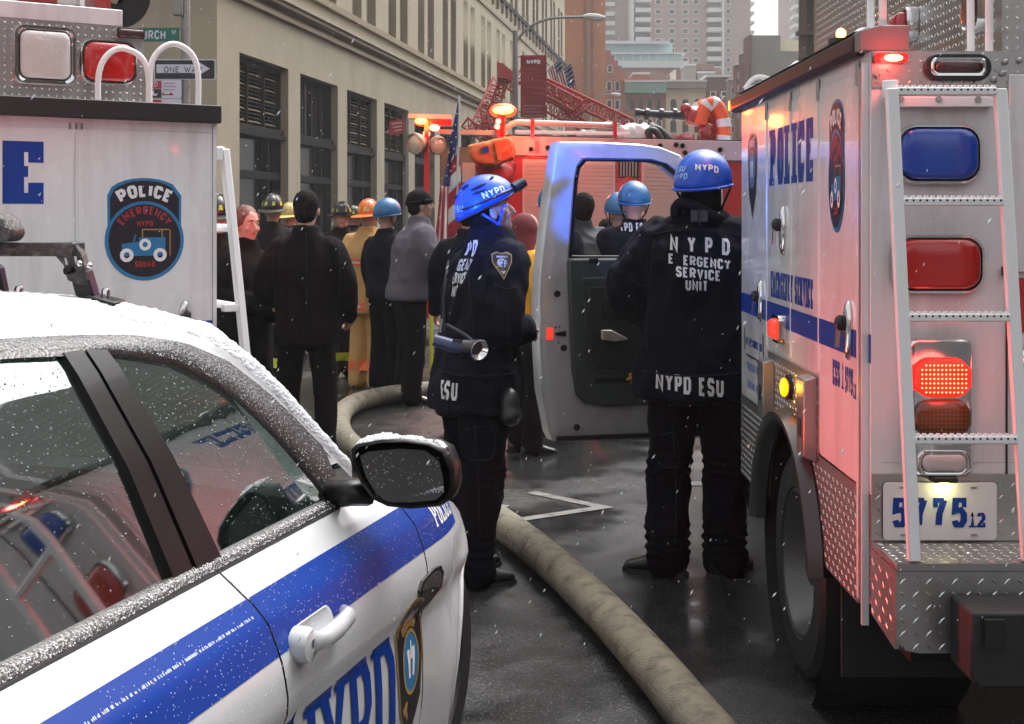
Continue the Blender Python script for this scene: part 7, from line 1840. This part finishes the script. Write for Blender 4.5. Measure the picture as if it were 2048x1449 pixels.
# snow on the roof
def snow_sheet(pf, ns, nt, h, nm='snow_layer', seed=0., edge=3, clump=16., parent=pcar):
    g = G(); rows = []
    for i in range(ns + 1):
        row = []
        for j in range(nt + 1):
            u, v = i / ns, j / nt; p = pf(u, v); e = min(1, v * nt / edge, ) 
            q = p * clump
            hh = h * (e ** .5) * max(.04, .45 + .7 * noise.noise(q) + .7 * noise.noise(q * 2.7 + V((seed, 0, 0))) + .6 * noise.noise(q * 8))
            row.append(p + UP * (max(hh, -.0005) + .0005 * e) )
        rows.append(row)
    g.rings(rows, cap=False, closed=False); return g.build(nm, M_snow, parent, smooth='all', fix=False, kind='stuff')
def snowf(u, v):
    s = -.5 + (1.285 + .5) * u
    t0 = interp(s, [-.5, .3, .9, 1.1, 1.285], [.62, .55, .30, .12, .02]) + .05 * noise.noise(V((s * 14, 3, 0)))
    if v < .35: tt = t0 + (1 - t0) * v / .35; return mid(tt)(s)
    t = (v - .35) / .65
    if s < .97: return roofp(s, t * .6)
    q = mid(1.0)(s); return q - CN * .010 * t - UP * .006 * t
snow_sheet(snowf, 560, 80, .0055, clump=26.)
def snowm(u, v):
    x = 708 + (896 - 708) * u; y = interp(x, [705, 712, 760, 810, 860, 890, 900], [898, 890, 881, 880, 887, 900, 912]) + 1
    p = at(x, y, YM); return V((p.x, YM + .01 + .05 * v, p.z - .003 + .004 * math.sin(math.pi * v)))
snow_sheet(snowm, 120, 10, .008, parent=mh, clump=30)
# beads of water: low domes on trim, glass and door skin
def bead(g, c, n, r, flat=.6, k=6):
    n = n.normalized(); t = n.cross(UP if abs(n.z) < .9 else V((1, 0, 0))).normalized(); b = n.cross(t)
    ring = [c + (t * math.cos(2 * math.pi * i / k) + b * math.sin(2 * math.pi * i / k)) * r for i in range(k)]
    r2 = [c + n * r * flat * .7 + (t * math.cos(2 * math.pi * i / k) + b * math.sin(2 * math.pi * i / k)) * r * .65 for i in range(k)]
    g.add(ring + r2 + [c + n * r * flat], [(i, (i + 1) % k, (i + 1) % k + k, i + k) for i in range(k)] + [(i + k, (i + 1) % k + k, 2 * k) for i in range(k)])
rnd = random.Random(11)
def surf_n(f, s, z): 
    p = f(s, z); a = f(s + .004, z) - p; b = f(s, z + .004) - p; return p, a.cross(b).normalized()
g = G()
for _ in range(1700):
    s = rnd.uniform(.0, 1.17); t = rnd.random(); z = zt(s) + (zr(s) - zt(s)) * t; p = cp(s, z, .0075 + .002 * math.sin(math.pi * t)); bead(g, p, CN * .8 + UP * .6, rnd.uniform(.0007, .0018), .8)
g.build('water_beads', M_drop, pcar, smooth='all', fix=False, kind='stuff')
g = G()
for _ in range(1500):
    s = rnd.uniform(-.2, 1.17); bead(g, cp(s, rnd.uniform(.996, 1.012), .009), CN + UP, rnd.uniform(.0007, .0019), .8)
for _ in range(1500):
    s = rnd.uniform(.1, 1.7); z = rnd.uniform(.74, .985); 
    if s > 1.15 and z > zsh(s): continue
    bead(g, cp(s, z, .001 if not (.84 < z < .943) else .0022), CN + UP * .3, rnd.uniform(.0006, .0013), .5)
g.build('water_beads', mat('water_bead_clear', (.72, .74, .75), .05, spec=1.), pcar, smooth='all', fix=False, kind='stuff')
g = G()
for _ in range(1700):
    s = rnd.uniform(-.1, 1.1); v = rnd.random() ** .6; z = 1.0 + (zt(s) - 1.0) * v
    if .46 < s - (z - 1) * -.1 < .62: continue
    bead(g, cp(s, z, -.0095), CN * .9 + UP * .4, abs(rnd.gauss(.0009, .0005)) + .0004, .7, 5)
g.build('water_beads', mat('water_bead_glass', (.12, .15, .145), .06, spec=1.), pcar, smooth='all', fix=False, kind='stuff')
g = G()
for _ in range(160):
    x = rnd.uniform(725, 880); y = rnd.uniform(908, 1000)
    if (x < 750 and y > 960): continue
    p = at(x, y, YM); p.y = YM + .009; bead(g, p, V((0, -1, 0)), rnd.uniform(.0006, .0022), .6)
g.build('water_beads', mat('water_bead_dim', (.22, .27, .26), .06, spec=1.), mh, smooth='all', fix=False, kind='stuff')
# light bar mount on the roof
mt = G(); Yb = 2.68
lb = thing('light_bar', 'black bolted light bar frame standing on the snowy roof of the police car', 'light bar', at(120, 605, Yb))
M_frost = mat('frosted_black', (.03, .025, .025), .4, bump=.6, bscale=90, dirt=(.35, .33, .33), dscale=40, damt=.35)
def bpx(p, q, w, h, nm, m=M_frost, par=lb, up=(0, 0, 1), bev=.002):
    g = G(); g.bar(p, q, w, h, up); return g.build(nm, m, par, bevel=bev)
A_ = at(-60, 499, Yb + .03); B_ = at(158, 499, Yb - .02)
bpx(A_, B_, .05, .028, 'cross_bar')
g = G(); g.prism([(at(a, b, Yb).x, at(a, b, Yb).z) for a, b in ((120, 485), (160, 483), (174, 510), (188, 560), (180, 572), (146, 560), (138, 530), (122, 512))], Yb - .035, Yb + .0, 'y'); leg = g.build('bracket_plate', M_frost, lb, bevel=.003)
g = G(); g.prism([(at(a, b, Yb).x, at(a, b, Yb).z) for a, b in ((148, 545), (183, 540), (198, 592), (168, 596), (160, 588))], Yb - .03, Yb + .01, 'y'); g.build('bracket_leg', M_wetblk, lb, bevel=.002)
for a, b in ((141, 515), (160, 512)):
    g = G(); q = [(a, b), (a + 4, b), (a + 7, b + 14), (a + 3, b + 14)]; g.prism([(at(*p, Yb).x, at(*p, Yb).z) for p in q], Yb - .037, Yb - .0352, 'y'); g.build('slot', M_conc, leg)
for a, b in ((158, 528), (178, 532)):
    g = G(); g.ell(at(a, b, Yb - .04), (.007, .006, .007), 8, 6); g.build('bolt', M_chrome, leg, smooth='all')
g = G(); g.tube([at(131, 543, Yb - .05), at(150, 540, Yb - .03)], [.008, .005], 8); g.build('wing_bolt', M_wetblk, lb)
for x0, x1, y0, y1 in ((168, 243, 592, 611), (-5, 68, 588, 608)):
    g = G(); g.prism([(at(a, b, Yb).x, at(a, b, Yb).z) for a, b in ((x0, y0), (x0 + 20, y0 - 4), (x1, y1 - 9), (x1, y1), (x0 + 30, y1), (x0, y0 + 8))], Yb - .05, Yb + .03, 'y'); ft = g.build('foot', M_wetblk, lb, bevel=.003)
    g = G(); xm = (x0 + x1) / 2; c = at(xm + 6, y0 - 6, Yb - .01); g.lathe([(.009, -.012), (.009, .004), (.006, .010), (0, .011)], 10, c, UP); g.build('bolt', M_chrome, ft, smooth=40)
g = G(); g.prism([(at(a, b, Yb + .02).x, at(a, b, Yb + .02).z) for a, b in ((-14, 520), (6, 535), (17, 590), (-4, 596))], Yb, Yb + .03, 'y'); g.build('bracket_leg', M_wetblk, lb, bevel=.002)
g = G(); g.prism([(at(a, b, Yb).x, at(a, b, Yb).z) for a, b in ((-40, 425), (10, 428), (26, 440), (38, 468), (26, 484), (-40, 486))], Yb - .05, Yb + .05, 'y'); g.build('end_lamp', M_frost, lb, bevel=.012)
# the light bar itself runs on out of frame to the left: red and blue modules
g = G(); g.bar(at(-60, 470, Yb) + V((0, -.1, .0)), at(-60, 470, Yb) + V((-1.05, -.1 + .3, .0)), .26, .10); g.build('bar_body', M_black, lb, bevel=.02)
g = G(); c = at(-100, 455, Yb) + V((0, -.235, 0)); g.bar(c, c + V((-.22, .06, 0)), .02, .06); g.build('red_module', mat('lit_red_module', (1, .1, .05), .4, emit=(1, .05, .03), estr=8), lb)
# ------------------------------------------------------------------ fire engine across the street
M_fred2 = mat('fire_engine_red', (.38, .008, .006), .25, coat=.5, var=.06, vscale=2); M_fe_w = mat('engine_white', (.50, .42, .40), .3, coat=.4, var=.05)
M_roll = mat('roller_door', (.40, .33, .29), .45, var=.04); M_olive = mat('olive_grey', (.16, .15, .12), .6, var=.2)
Y = 15.5
fe = thing('fire_engine', 'red fire engine with pale roller doors parked across the street behind the officers', 'fire engine', (px3(1180, Y), Y + 1.2, 0))
def fbx(x0, x1, y0, y1, m, nm, d0=0., d1=.1, parent=fe, bevel=0., slope=.012):
    """box from pixels; rows follow the slight fall of the body to the right"""
    g = G(); vs = []
    for yy in (d0, d1):
        for (a, b) in ((x0, y1), (x1, y1), (x1, y0), (x0, y0)):
            p = at(a, b + (a - 1180) * slope * 2, Y); vs.append((p.x, Y + yy, p.z))
    g.add(vs, [(0, 1, 2, 3), (7, 6, 5, 4), (0, 4, 5, 1), (1, 5, 6, 2), (2, 6, 7, 3), (3, 7, 4, 0)]); return g.build(nm, m, parent, bevel=bevel)
fbx(1025, 1560, 316, 640, M_fred2, 'body', 0, 2.3)
fbx(1015, 1560, 276, 315.5, M_fe_w, 'upper_band', -.05, 2.35, bevel=.01)
for x0, x1 in ((1045, 1230), (1283, 1445)):
    fr = fbx(x0, x1, 322, 560, M_fe_w, 'door_frame', -.03, -.001)
    k = 0; y = 329
    while y < 520:
        fbx(x0 + 5, x1 - 5, y, y + 7.4, M_roll, 'roller_slat', -.042, -.031, fr, slope=.012); y += 8
fbx(1237, 1277, 320, 354, M_dkmetal, 'vent_grille', -.02, -.001)
for k in range(6): fbx(1240 + k * 6, 1243 + k * 6, 322, 352, M_steel, 'vent_bar', -.03, -.021)
g = G(); pts = [at(1237 + 20 + 20 * math.cos(R(a)), 372 - 18 * math.sin(R(a)) , Y) for a in range(0, 181, 20)] + [at(1237, 470, Y), at(1277, 470, Y)]
g.prism([(p.x, p.z) for p in pts], Y - .03, Y - .002); g.build('side_hatch', M_fred2, fe)
for x, y in ((1095, 296), (1062, 299), (1320, 292), (1365, 292), (1370, 306), (1352, 290), (1440, 300)):
    g = G(); g.lathe([(.03, 0), (.03, .02), (0, .02)], 8, at(x, y, Y - .06), (0, -1, 0)); g.build('marker_stud', M_dkmetal, fe)
fbx(1070, 1078, 286, 308, M_fred2, 'latch', -.1, -.055)
# tail lamps, top rail, crew area on the left
fbx(880, 1020, 300, 640, M_olive, 'rear_body', .1, 2.2); fbx(1012, 1030, 276, 640, M_fred2, 'corner_panel', -.02, 2.2)
fbx(853, 862, 258, 640, M_fred2, 'corner_post', -.4, -.25); fbx(880, 1015, 268, 277, M_steel, 'upper_pipe', -.2, .0)
fbx(820, 905, 240, 249, M_fe_w, 'upper_beam', -.3, -.1); fbx(862, 905, 249, 262, M_fred2, 'upper_sign', -.3, -.1)
def lampb(px, py, r, m, nm='warning_lamp', sx=1., dy=-.35):
    g = G(); g.ell(at(px, py, Y + dy), (r * sx, r, r), 12, 8); return g.build(nm, m, fe, smooth='all')
M_ambhot = mat('lit_beacon', (1, .6, .3), .4, emit=(1, .30, .05), estr=3.2)
M_redshell = mat('lit_beacon_shell', (1, .2, .05), .4, emit=(1, .03, .008), estr=.9)
lampb(842, 243, .036, M_ambhot, sx=2.); lampb(844, 244, .055, M_redshell, sx=1.7, dy=-.28); lampb(869, 256, .04, M_redled, sx=1.5); lampb(853, 268, .04, M_redled)
lampb(1006, 221, .048, M_ambhot, 'beacon', 2.6); lampb(1006, 222, .09, M_redshell, 'beacon', 1.8, dy=-.24); lampb(997, 243, .03, M_redled); lampb(995, 254, .03, M_redled)
lampb(857, 580, .05, mat('lit_amber_corner', (1, .5, .1), .4, emit=(1, .5, .1), estr=14), 'corner_lamp'); lampb(852, 606, .035, M_redled, 'corner_lamp'); lampb(842, 505, .03, M_redled, 'corner_lamp')
g = G(); g.tube([at(1003, 228, Y - .3), at(1000, 275, Y - .3)], .05, 8); g.build('beacon_mast', M_fred2, fe)
for px, py, r in ((832, 288, .13), (876, 291, .11)):
    c = at(px, py, Y - .45); ax = V((.3 if px > 850 else -.5, -.8, -.2)).normalized(); g = G(); g.lathe([(r, .02), (r * 1.02, 0), (r * .9, .03), (r * .8, -.08), (r * .3, -.16), (0, -.17)], 18, c, ax); o = g.build('flood_lamp', M_steel, fe, smooth=40)
    g = G(); g.lathe([(r * .93, .0), (r * .5, .02), (0, .025)], 18, c, ax); g.build('lens', mat('flood_glass', (.5, .5, .45), .1, .3), o, smooth='all')
g = G(); g.tube(smoothpath([at(1006, 285, Y - .1), at(1010, 262, Y - .1), at(1028, 247, Y - .1), at(1060, 246, Y - .1), at(1230, 252, Y - .1)], 6), .035, 8); g.build('hand_rail', M_fe_w, fe, smooth='all')
g = G(); g.tube([at(1030, 264, Y + .3), at(1260, 268, Y + .3)], .025, 6); g.build('hand_rail', M_fe_w, fe)
for x in (1064, 1228): fbx(x - 3, x + 4, 243, 278, M_fred2, 'rail_post', -.14, -.04)
fbx(925, 950, 332, 372, M_fe_w, 'bracket_loop', -.06, -.03)
wheelO = V((px3(1330, Y), Y, .5)); wheel(V((px3(1130, Y), Y - .02, .5)), V((0, -1, 0)), .5, .3, fe); wheel(wheelO, V((0, -1, 0)), .5, .3, fe)
# yellow pole in front of the corner
g = G(); yp = thing('yellow_pole', 'thin lime yellow pole leaning at the corner of the fire engine', 'pole', at(862, 745, 13.6)); g.tube([at(862, 600, 13.6), at(863, 742, 13.6)], .022, 6); g.build('shaft', M_reflY, yp)
# deck gun
dg_ = thing('deck_gun', 'dark water cannon barrel on a red swivel on top of the fire engine', 'water cannon', at(1400, 300, Y + .8))
g = G(); yy = Y + .6
g.tube([at(1270, 226, yy), at(1278, 226, yy), at(1282, 226, yy), at(1330, 230, yy), at(1375, 232, yy)], [.055, .055, .04, .05, .06], 10); g.build('barrel', M_black, dg_, smooth=40)
for x in (1290, 1318, 1345, 1362):
    g = G(); g.tube([at(x, 228, yy), at(x + 8, 229, yy)], .075, 10); g.build('barrel_ring', M_black, dg_)
g = G(); g.tube(smoothpath([at(1368, 231, yy), at(1385, 228, yy), at(1402, 232, yy), at(1412, 250, yy), at(1410, 275, yy), at(1405, 300, yy)], 4), .10, 10); g.build('swivel', mat('cannon_red', (.25, .015, .015), .35, coat=.3), dg_, smooth='all')
for x, y, r in ((1372, 218, .07), (1388, 232, .10), (1412, 262, .11)):
    g = G(); g.ell(at(x, y, yy - .05), r, 10, 8); g.build('joint', mat('cannon_red', (.25, .015, .015), .35), dg_, smooth='all')
# orange hose coil with silver bands
hc_ = thing('hose_coil', 'orange hose coil with silver bands standing beside the water cannon', 'hose coil', at(1430, 300, Y + .4))
for k, (cx, cy_, rx_, ry_, yq) in enumerate(((1424, 262, 24, 55, Y + .5), (1408, 262, 24, 50, Y + .7))):
    P = [at(cx + rx_ * math.cos(R(a)), cy_ - ry_ * math.sin(R(a)), yq) for a in range(-40, 176, 9)]
    g = G(); g.tube(P, .085, 10); o = g.build('hose_loop', mat('orange_hose', (.62, .09, .02), .5, var=.2, bump=.3), hc_, smooth='all')
    for a in ((-28, 8, 70, 105) if k == 0 else (110,)):
        Q = [at(cx + rx_ * math.cos(R(b)), cy_ - ry_ * math.sin(R(b)), yq) for b in (a, a + 6, a + 12, a + 18)]
        g = G(); g.tube(Q, .089, 10, cap=False); g.build('silver_band', M_reflS, o, smooth='all')
# load on top
def lump(nm, label, cat, pts, r, m, Yl, seed, disp=.03):
    t = thing(nm, label, cat, at(pts[0][0], pts[0][1], Yl)); g = G()
    for (x, y), rr in zip(pts, r): g.ell(at(x, y, Yl + random.uniform(-.1, .1)), rr, 10, 8)
    remesh(g, 'cloth' if 'tarp' in nm or 'bag' in nm else 'body', m, t, .035, 2, fold_fn(disp, seed, (5, 5, 5))); return t
tb = thing('equipment_bag', 'soft orange equipment bag with small blue patch hanging at the engine corner', 'bag', at(985, 335, Y - .6))
g = G(); q = [(937, 292), (980, 286), (985, 283), (1022, 276), (1030, 300), (1027, 318), (1000, 330), (960, 330), (943, 320)]
g.prism([(at(a, b, Y - .6).x, at(a, b, Y - .6).z) for a, b in q], Y - .85, Y - .45); bo = remesh(g, 'bag_body', mat('orange_bag', (.34, .15, .045), .8, var=.2, bump=.3), tb, .03, 6, fold_fn(.02, 5, (6, 6, 6)))
g = G(); g.prism([(at(a, b, Y - .9).x, at(a, b, Y - .9).z) for a, b in ((964, 295), (976, 293), (979, 305), (967, 307))], Y - .91, Y - .88); g.build('patch', M_blue, tb)
g = G(); g.prism([(at(a, b, Y - .9).x, at(a, b, Y - .9).z) for a, b in ((988, 285), (1001, 282), (1003, 320), (996, 322))], Y - .90, Y - .84); g.build('flap', mat('orange_bag_dark', (.30, .14, .03), .8), tb)
lump('dark_red_tarp', 'crumpled dark red tarp bundle under the orange equipment bag', 'tarp', [(985, 340), (1000, 350), (1012, 336), (970, 336)], [.16, .15, .12, .12], mat('red_tarp', (.25, .02, .02), .6), Y - .3, 4)
lump('white_tarp', 'snowy white tarp roll on top of the fire engine left of the water cannon', 'tarp', [(1250, 268), (1265, 267), (1280, 268), (1295, 269), (1306, 268)], [.12] * 5, M_fe_w, Y + .5, 2)
lump('grey_hose_pile', 'sloping olive hose pile behind the rail on top of the fire engine', 'hose', [(1160, 280), (1180, 276), (1200, 270), (1215, 266), (1232, 264)], [.07, .10, .13, .14, .12], M_olive, Y + .6, 9)
lump('brown_tool_case', 'low dark brown case lying behind the rail of the fire engine', 'case', [(1150, 276), (1165, 272), (1180, 274)], [.08, .08, .08], M_dkred, Y + .9, 9)
lump('maroon_tarp', 'maroon tarp lying at the foot of the water cannon', 'tarp', [(1310, 284), (1330, 286), (1350, 284), (1375, 280)], [.09] * 4, mat('maroon_tarp', (.18, .01, .02), .6), Y + .3, 6)
bh = thing('black_hose', 'looped black hose lying on top of the engine between tarp and cannon', 'hose', at(1320, 290, Y + .2))
g = G(); g.tube(smoothpath([at(1296, 272, Y + .1), at(1305, 258, Y + .1), at(1318, 260, Y + .1), at(1335, 275, Y + .1), at(1350, 288, Y + .1)], 5), .045, 8); g.tube(smoothpath([at(1300, 280, Y), at(1296, 264, Y), at(1310, 262, Y), at(1325, 284, Y)], 5), .04, 8); g.build('hose', M_black, bh, smooth='all')
# ladder bits and roof snow
g = G(); rs_ = []
def snow_ontop(x0, x1, y, Ya, Yb):
    g = G(); vs = []
    for j in range(7):
        for i in range(41):
            p = at(x0 + (x1 - x0) * i / 40, y + ((x0 + (x1 - x0) * i / 40) - 1180) * .024, Y); vs.append((p.x, Ya + (Yb - Ya) * j / 6, p.z + .002 + .02 * abs(noise.noise(V((p.x * 6, j, 0))))))
    g.add(vs, [(j * 41 + i, j * 41 + i + 1, (j + 1) * 41 + i + 1, (j + 1) * 41 + i) for j in range(6) for i in range(40)]); return g.build('snow_dusting', M_snow, fe, smooth='all', kind='stuff')
snow_ontop(1015, 1560, 275.5, Y - .05, Y + 1)

# limp flag hanging in front of the engine
Yf = 12.0
ft_ = thing('hanging_flag', 'large limp stars and stripes flag on a thin pole in front of the fire engine', 'flag', at(900, 560, Yf))
g = G(); g.tube([at(919, 192, Yf), at(912, 470, Yf)], .012, 6); g.build('pole', M_conc, ft_, smooth=True)
def cloth(pl, pr, m, nm, n=18, fold=.03, ph=0., k=9.):
    """strip between two pixel polylines, y shared"""
    g = G(); rows = []
    ys0 = [p[1] for p in pl]; xs0 = [p[0] for p in pl]; ys1 = [p[1] for p in pr]; xs1 = [p[0] for p in pr]
    for i in range(n + 1):
        t = i / n; ya = ys0[0] + (ys0[-1] - ys0[0]) * t; yb = ys1[0] + (ys1[-1] - ys1[0]) * t; row = []
        for j in range(5):
            v = j / 4; x = interp(ya, ys0, xs0) * (1 - v) + interp(yb, ys1, xs1) * v; y = ya * (1 - v) + yb * v
            row.append(at(x, y, Yf + fold * math.sin(x * .35 + ph) + .01 * math.sin(y * .08)))
        rows.append(row)
    g.rings(rows, cap=False, closed=False); o = g.build(nm, m, ft_, smooth='all', fix=False)
    md = o.modifiers.new('thick', 'SOLIDIFY'); md.thickness = .004; return o
can = cloth([(917, 198), (905, 260), (893, 330), (886, 375)], [(919, 200), (917, 260), (912, 300), (900, 372)], M_fblue, 'canton')
g = G()
for i, (x, y) in enumerate(((914, 228), (911, 250), (906, 262), (912, 275), (903, 285), (908, 298), (898, 305), (904, 318), (896, 330), (901, 342), (893, 352))):
    c = at(x, y, Yf - .05); g.add([c + V((math.cos(R(a)) * (.012 if q % 2 else .005), 0, math.sin(R(a)) * (.012 if q % 2 else .005))) for q, a in enumerate(range(90, 450, 36))], [tuple(range(10))])
g.build('star_pattern', M_fwhite, ft_, fix=False, kind='stuff')
for i in range(6):      # right lobe: slanting stripes
    y0 = 296 + i * 31; y1 = y0 + 31
    xl = lambda y: interp(y, [296, 330, 480], [912, 899, 895]); xr = lambda y: interp(y, [280, 300, 400, 500], [916, 918, 922, 928])
    cloth([(xl(y0), y0), (xl(y1), y1)], [(xr(y0), y0 - 26), (xr(y1), y1 - 26)], M_fwhite if i % 2 == 0 else M_fred, 'stripe', 8, .02, 1.)
for i in range(4):      # left lobe: long vertical folds
    t0, t1 = i / 4, (i + 1) / 4
    cloth([(880 + 14 * t0, 372), (866 + 24 * t0, 540)], [(880 + 14 * t1, 372), (866 + 24 * t1, 540)], M_fred if i % 2 == 0 else M_fwhite, 'stripe', 10, .03, i)
# ------------------------------------------------------------------ big canvas hose on the road
def gp(px, py, z=.08):
    Yg = (H - z) * F / (py - HY); return V(((px - CX) / F * Yg, Yg, z))
hp_ = [gp(*p) for p in ((1620, 1700), (1500, 1560), (1400, 1446), (1300, 1325), (1200, 1216), (1100, 1122), (1030, 1066), (960, 1020), (860, 968), (770, 935), (712, 900), (680, 862), (684, 826), (720, 803), (790, 788), (870, 779), (960, 770), (1070, 758), (1200, 752), (1330, 750))]
hs_ = thing('large_hose', 'thick dirty canvas fire hose snaking over the wet road between police car and truck', 'hose', gp(1100, 1122, 0))
P = smoothpath(hp_, 9); g = G(); rr = [.082 * (1 + .02 * noise.noise(V((i * .3, 0, 0)))) for i in range(len(P))]; g.tube(P, [(r * 1.04, r * .94) for r in rr], 20)
M_hose = mat('dirty_canvas_hose', (.20, .175, .125), .75, var=.35, vscale=9, bump=.5, bscale=120, dirt=(.045, .038, .028), dscale=12, damt=.95)
ho = g.build('hose_body', M_hose, hs_, smooth='all')
# woven rib lines round the hose
g = G(); L_ = 0
for i in range(1, len(P) - 1):
    pass
# ------------------------------------------------------------------ odds and ends on the ground
bt_ = thing('traffic_barrier_light', 'small red lamp on the road edge glimpsed left of the truck door sill', 'lamp', ground(1100, 884)) if False else None
# ------------------------------------------------------------------ lamps that the place has switched on, and added ones
def spot(nm, loc, aim, e, col, ang, blend=.6, size=.04):
    d = bpy.data.lights.new(nm, 'SPOT'); d.energy = e; d.color = col; d.spot_size = R(ang); d.spot_blend = blend; d.shadow_soft_size = size
    o = bpy.data.objects.new(nm, d); COL.objects.link(o); o.location = loc; o.rotation_euler = (V(aim) - V(loc)).to_track_quat('-Z', 'Y').to_euler(); return o
def point(nm, loc, e, col, size=.05):
    d = bpy.data.lights.new(nm, 'POINT'); d.energy = e; d.color = col; d.shadow_soft_size = size
    o = bpy.data.objects.new(nm, d); COL.objects.link(o); o.location = loc; return o
RED, BLUE, AMB = (1, .04, .03), (.02, .16, 1), (1, .35, .06)
LB = LO + LR * .07 + V((-.547, .837, 0)) * .32
gl = G(); gc = cp(2.30, .66, w=-.30); gl.bar(gc - CN * .06, gc + CN * .06, .03, .035); gl.build('added_grille_lamp', mat('lit_red_module', (1, .1, .05), .4, emit=(1, .05, .03), estr=8), pcar)
spot('added_grille_red', tuple(gc + CN * .10 + UP * .06), (1.0, 3.75, 1.0), 38, RED, 88, 1., .05)          # unseen red lamp added at the car front to redden the truck side
spot('light_bar_red_forward', (-1.35, 2.45, 1.64), (-2.3, 5.6, 2.75), 65, RED, 50, .9)
spot('light_bar_blue_forward', (-1.22, 3.02, 1.70), (.12, 6.3, 1.86), 800, BLUE, 17, 1., .14)
spot('light_bar_blue_side', (-1.22, 3.02, 1.70), (1.0, 5.45, 1.6), 45, BLUE, 18, 1., .04)
spot('truck_red_lamp', tuple(LB + V((.02, .75, 1.55))), (-1.76, 8.6, 1.55), 45, RED, 22, .8, .05)
point('engine_beacon', at(1006, 221, 14.9), 9, AMB, .04); point('engine_beacon_left', at(842, 243, 14.8), 4, AMB, .08)
point('engine_red_lamp', at(1080, 262, 14.0), 32, RED, .15)
point('rear_clearance_lamp', (rx(1780), YR - .07, rzz(120)), .5, RED, .02)
point('tail_lamp_glow', (rx(1877), YR - .10, rzz(754)), .3, RED, .04)
point('amber_marker_glow', (XS - .10, 4.635, 1.035), .25, (1, .45, .05), .02)
point('awning_gleam_light', (XS - .06, 5.86, 2.12), .15, (1, .12, .02), .02)  # added light spilling from the glowing awning end

# ------------------------------------------------------------------ falling snow
rnd = random.Random(5); g = G()
for _ in range(2200):
    Yd = 1.6 + 24 * rnd.random() ** 1.3; px = rnd.uniform(-60, 2110); py = rnd.uniform(-60, 1300)
    p = at(px, py, Yd)
    if p.z < .05: continue
    L_ = rnd.uniform(.003, .006) * rnd.choice((1, 1, 1.4, 2.2)) * (.40 + Yd * .095); r = L_ * rnd.uniform(.17, .30)
    d = V((rnd.uniform(.35, .8), rnd.uniform(-.3, .3), 1)).normalized(); t = d.cross(V((0, 1, 0))).normalized() * r; b = d.cross(t).normalized() * r
    g.add([p + d * L_, p + t, p + b, p - t, p - b, p - d * L_ * .8], [(0, 1, 2), (0, 2, 3), (0, 3, 4), (0, 4, 1), (5, 2, 1), (5, 3, 2), (5, 4, 3), (5, 1, 4)])
fl_ = g.build('falling_snow', mat('snow_flake', (.8, .82, .85), .8), fix=False)
tag(fl_, kind='stuff')
# ------------------------------------------------------------------ building across the street behind the camera (seen only in reflections)
rb = thing('rear_building', 'dark brick building behind the viewpoint, seen in window and mirror reflections', 'building', (0, -34, 0))
g = G(); g.box(-60, 9, -48, -34, 0, 9); g.build('wall', M_brickdk, rb)
for i in range(9):
    for j in range(3):
        g = G(); g.box(-40 + i * 5.2, -37.5 + i * 5.2, -33.99, -33.9, 1.5 + j * 2.5, 3 + j * 2.5); g.build('window', M_winglass, rb)
rb = thing('right_side_building', 'tall brown stone building on the right out of frame, seen in reflections', 'building', (14, 10, 0))
g = G(); g.box(17, 26, -20, 40, 0, 11); g.build('wall', M_brown, rb)
# ------------------------------------------------------------------ haze
hm = bpy.data.materials.new('haze'); hm.use_nodes = True; hm.node_tree.nodes.clear()
vo = hm.node_tree.nodes.new('ShaderNodeOutputMaterial'); pv = hm.node_tree.nodes.new('ShaderNodeVolumePrincipled')
pv.inputs['Color'].default_value = (.93, .94, .95, 1); pv.inputs['Density'].default_value = HAZE = .001; pv.inputs['Anisotropy'].default_value = .3
hm.node_tree.links.new(pv.outputs[0], vo.inputs['Volume'])
g = G(); g.box(-420, 420, -70, 620, -1.2, 60); hz = g.build('haze', hm); tag(hz, kind='stuff'); hz.display_type = 'WIRE'

# ------------------------------------------------------------------ tidy helper properties
for o in bpy.data.objects:
    for k in ('mw', 'hx', '_h'):
        if k in o.keys(): del o[k]
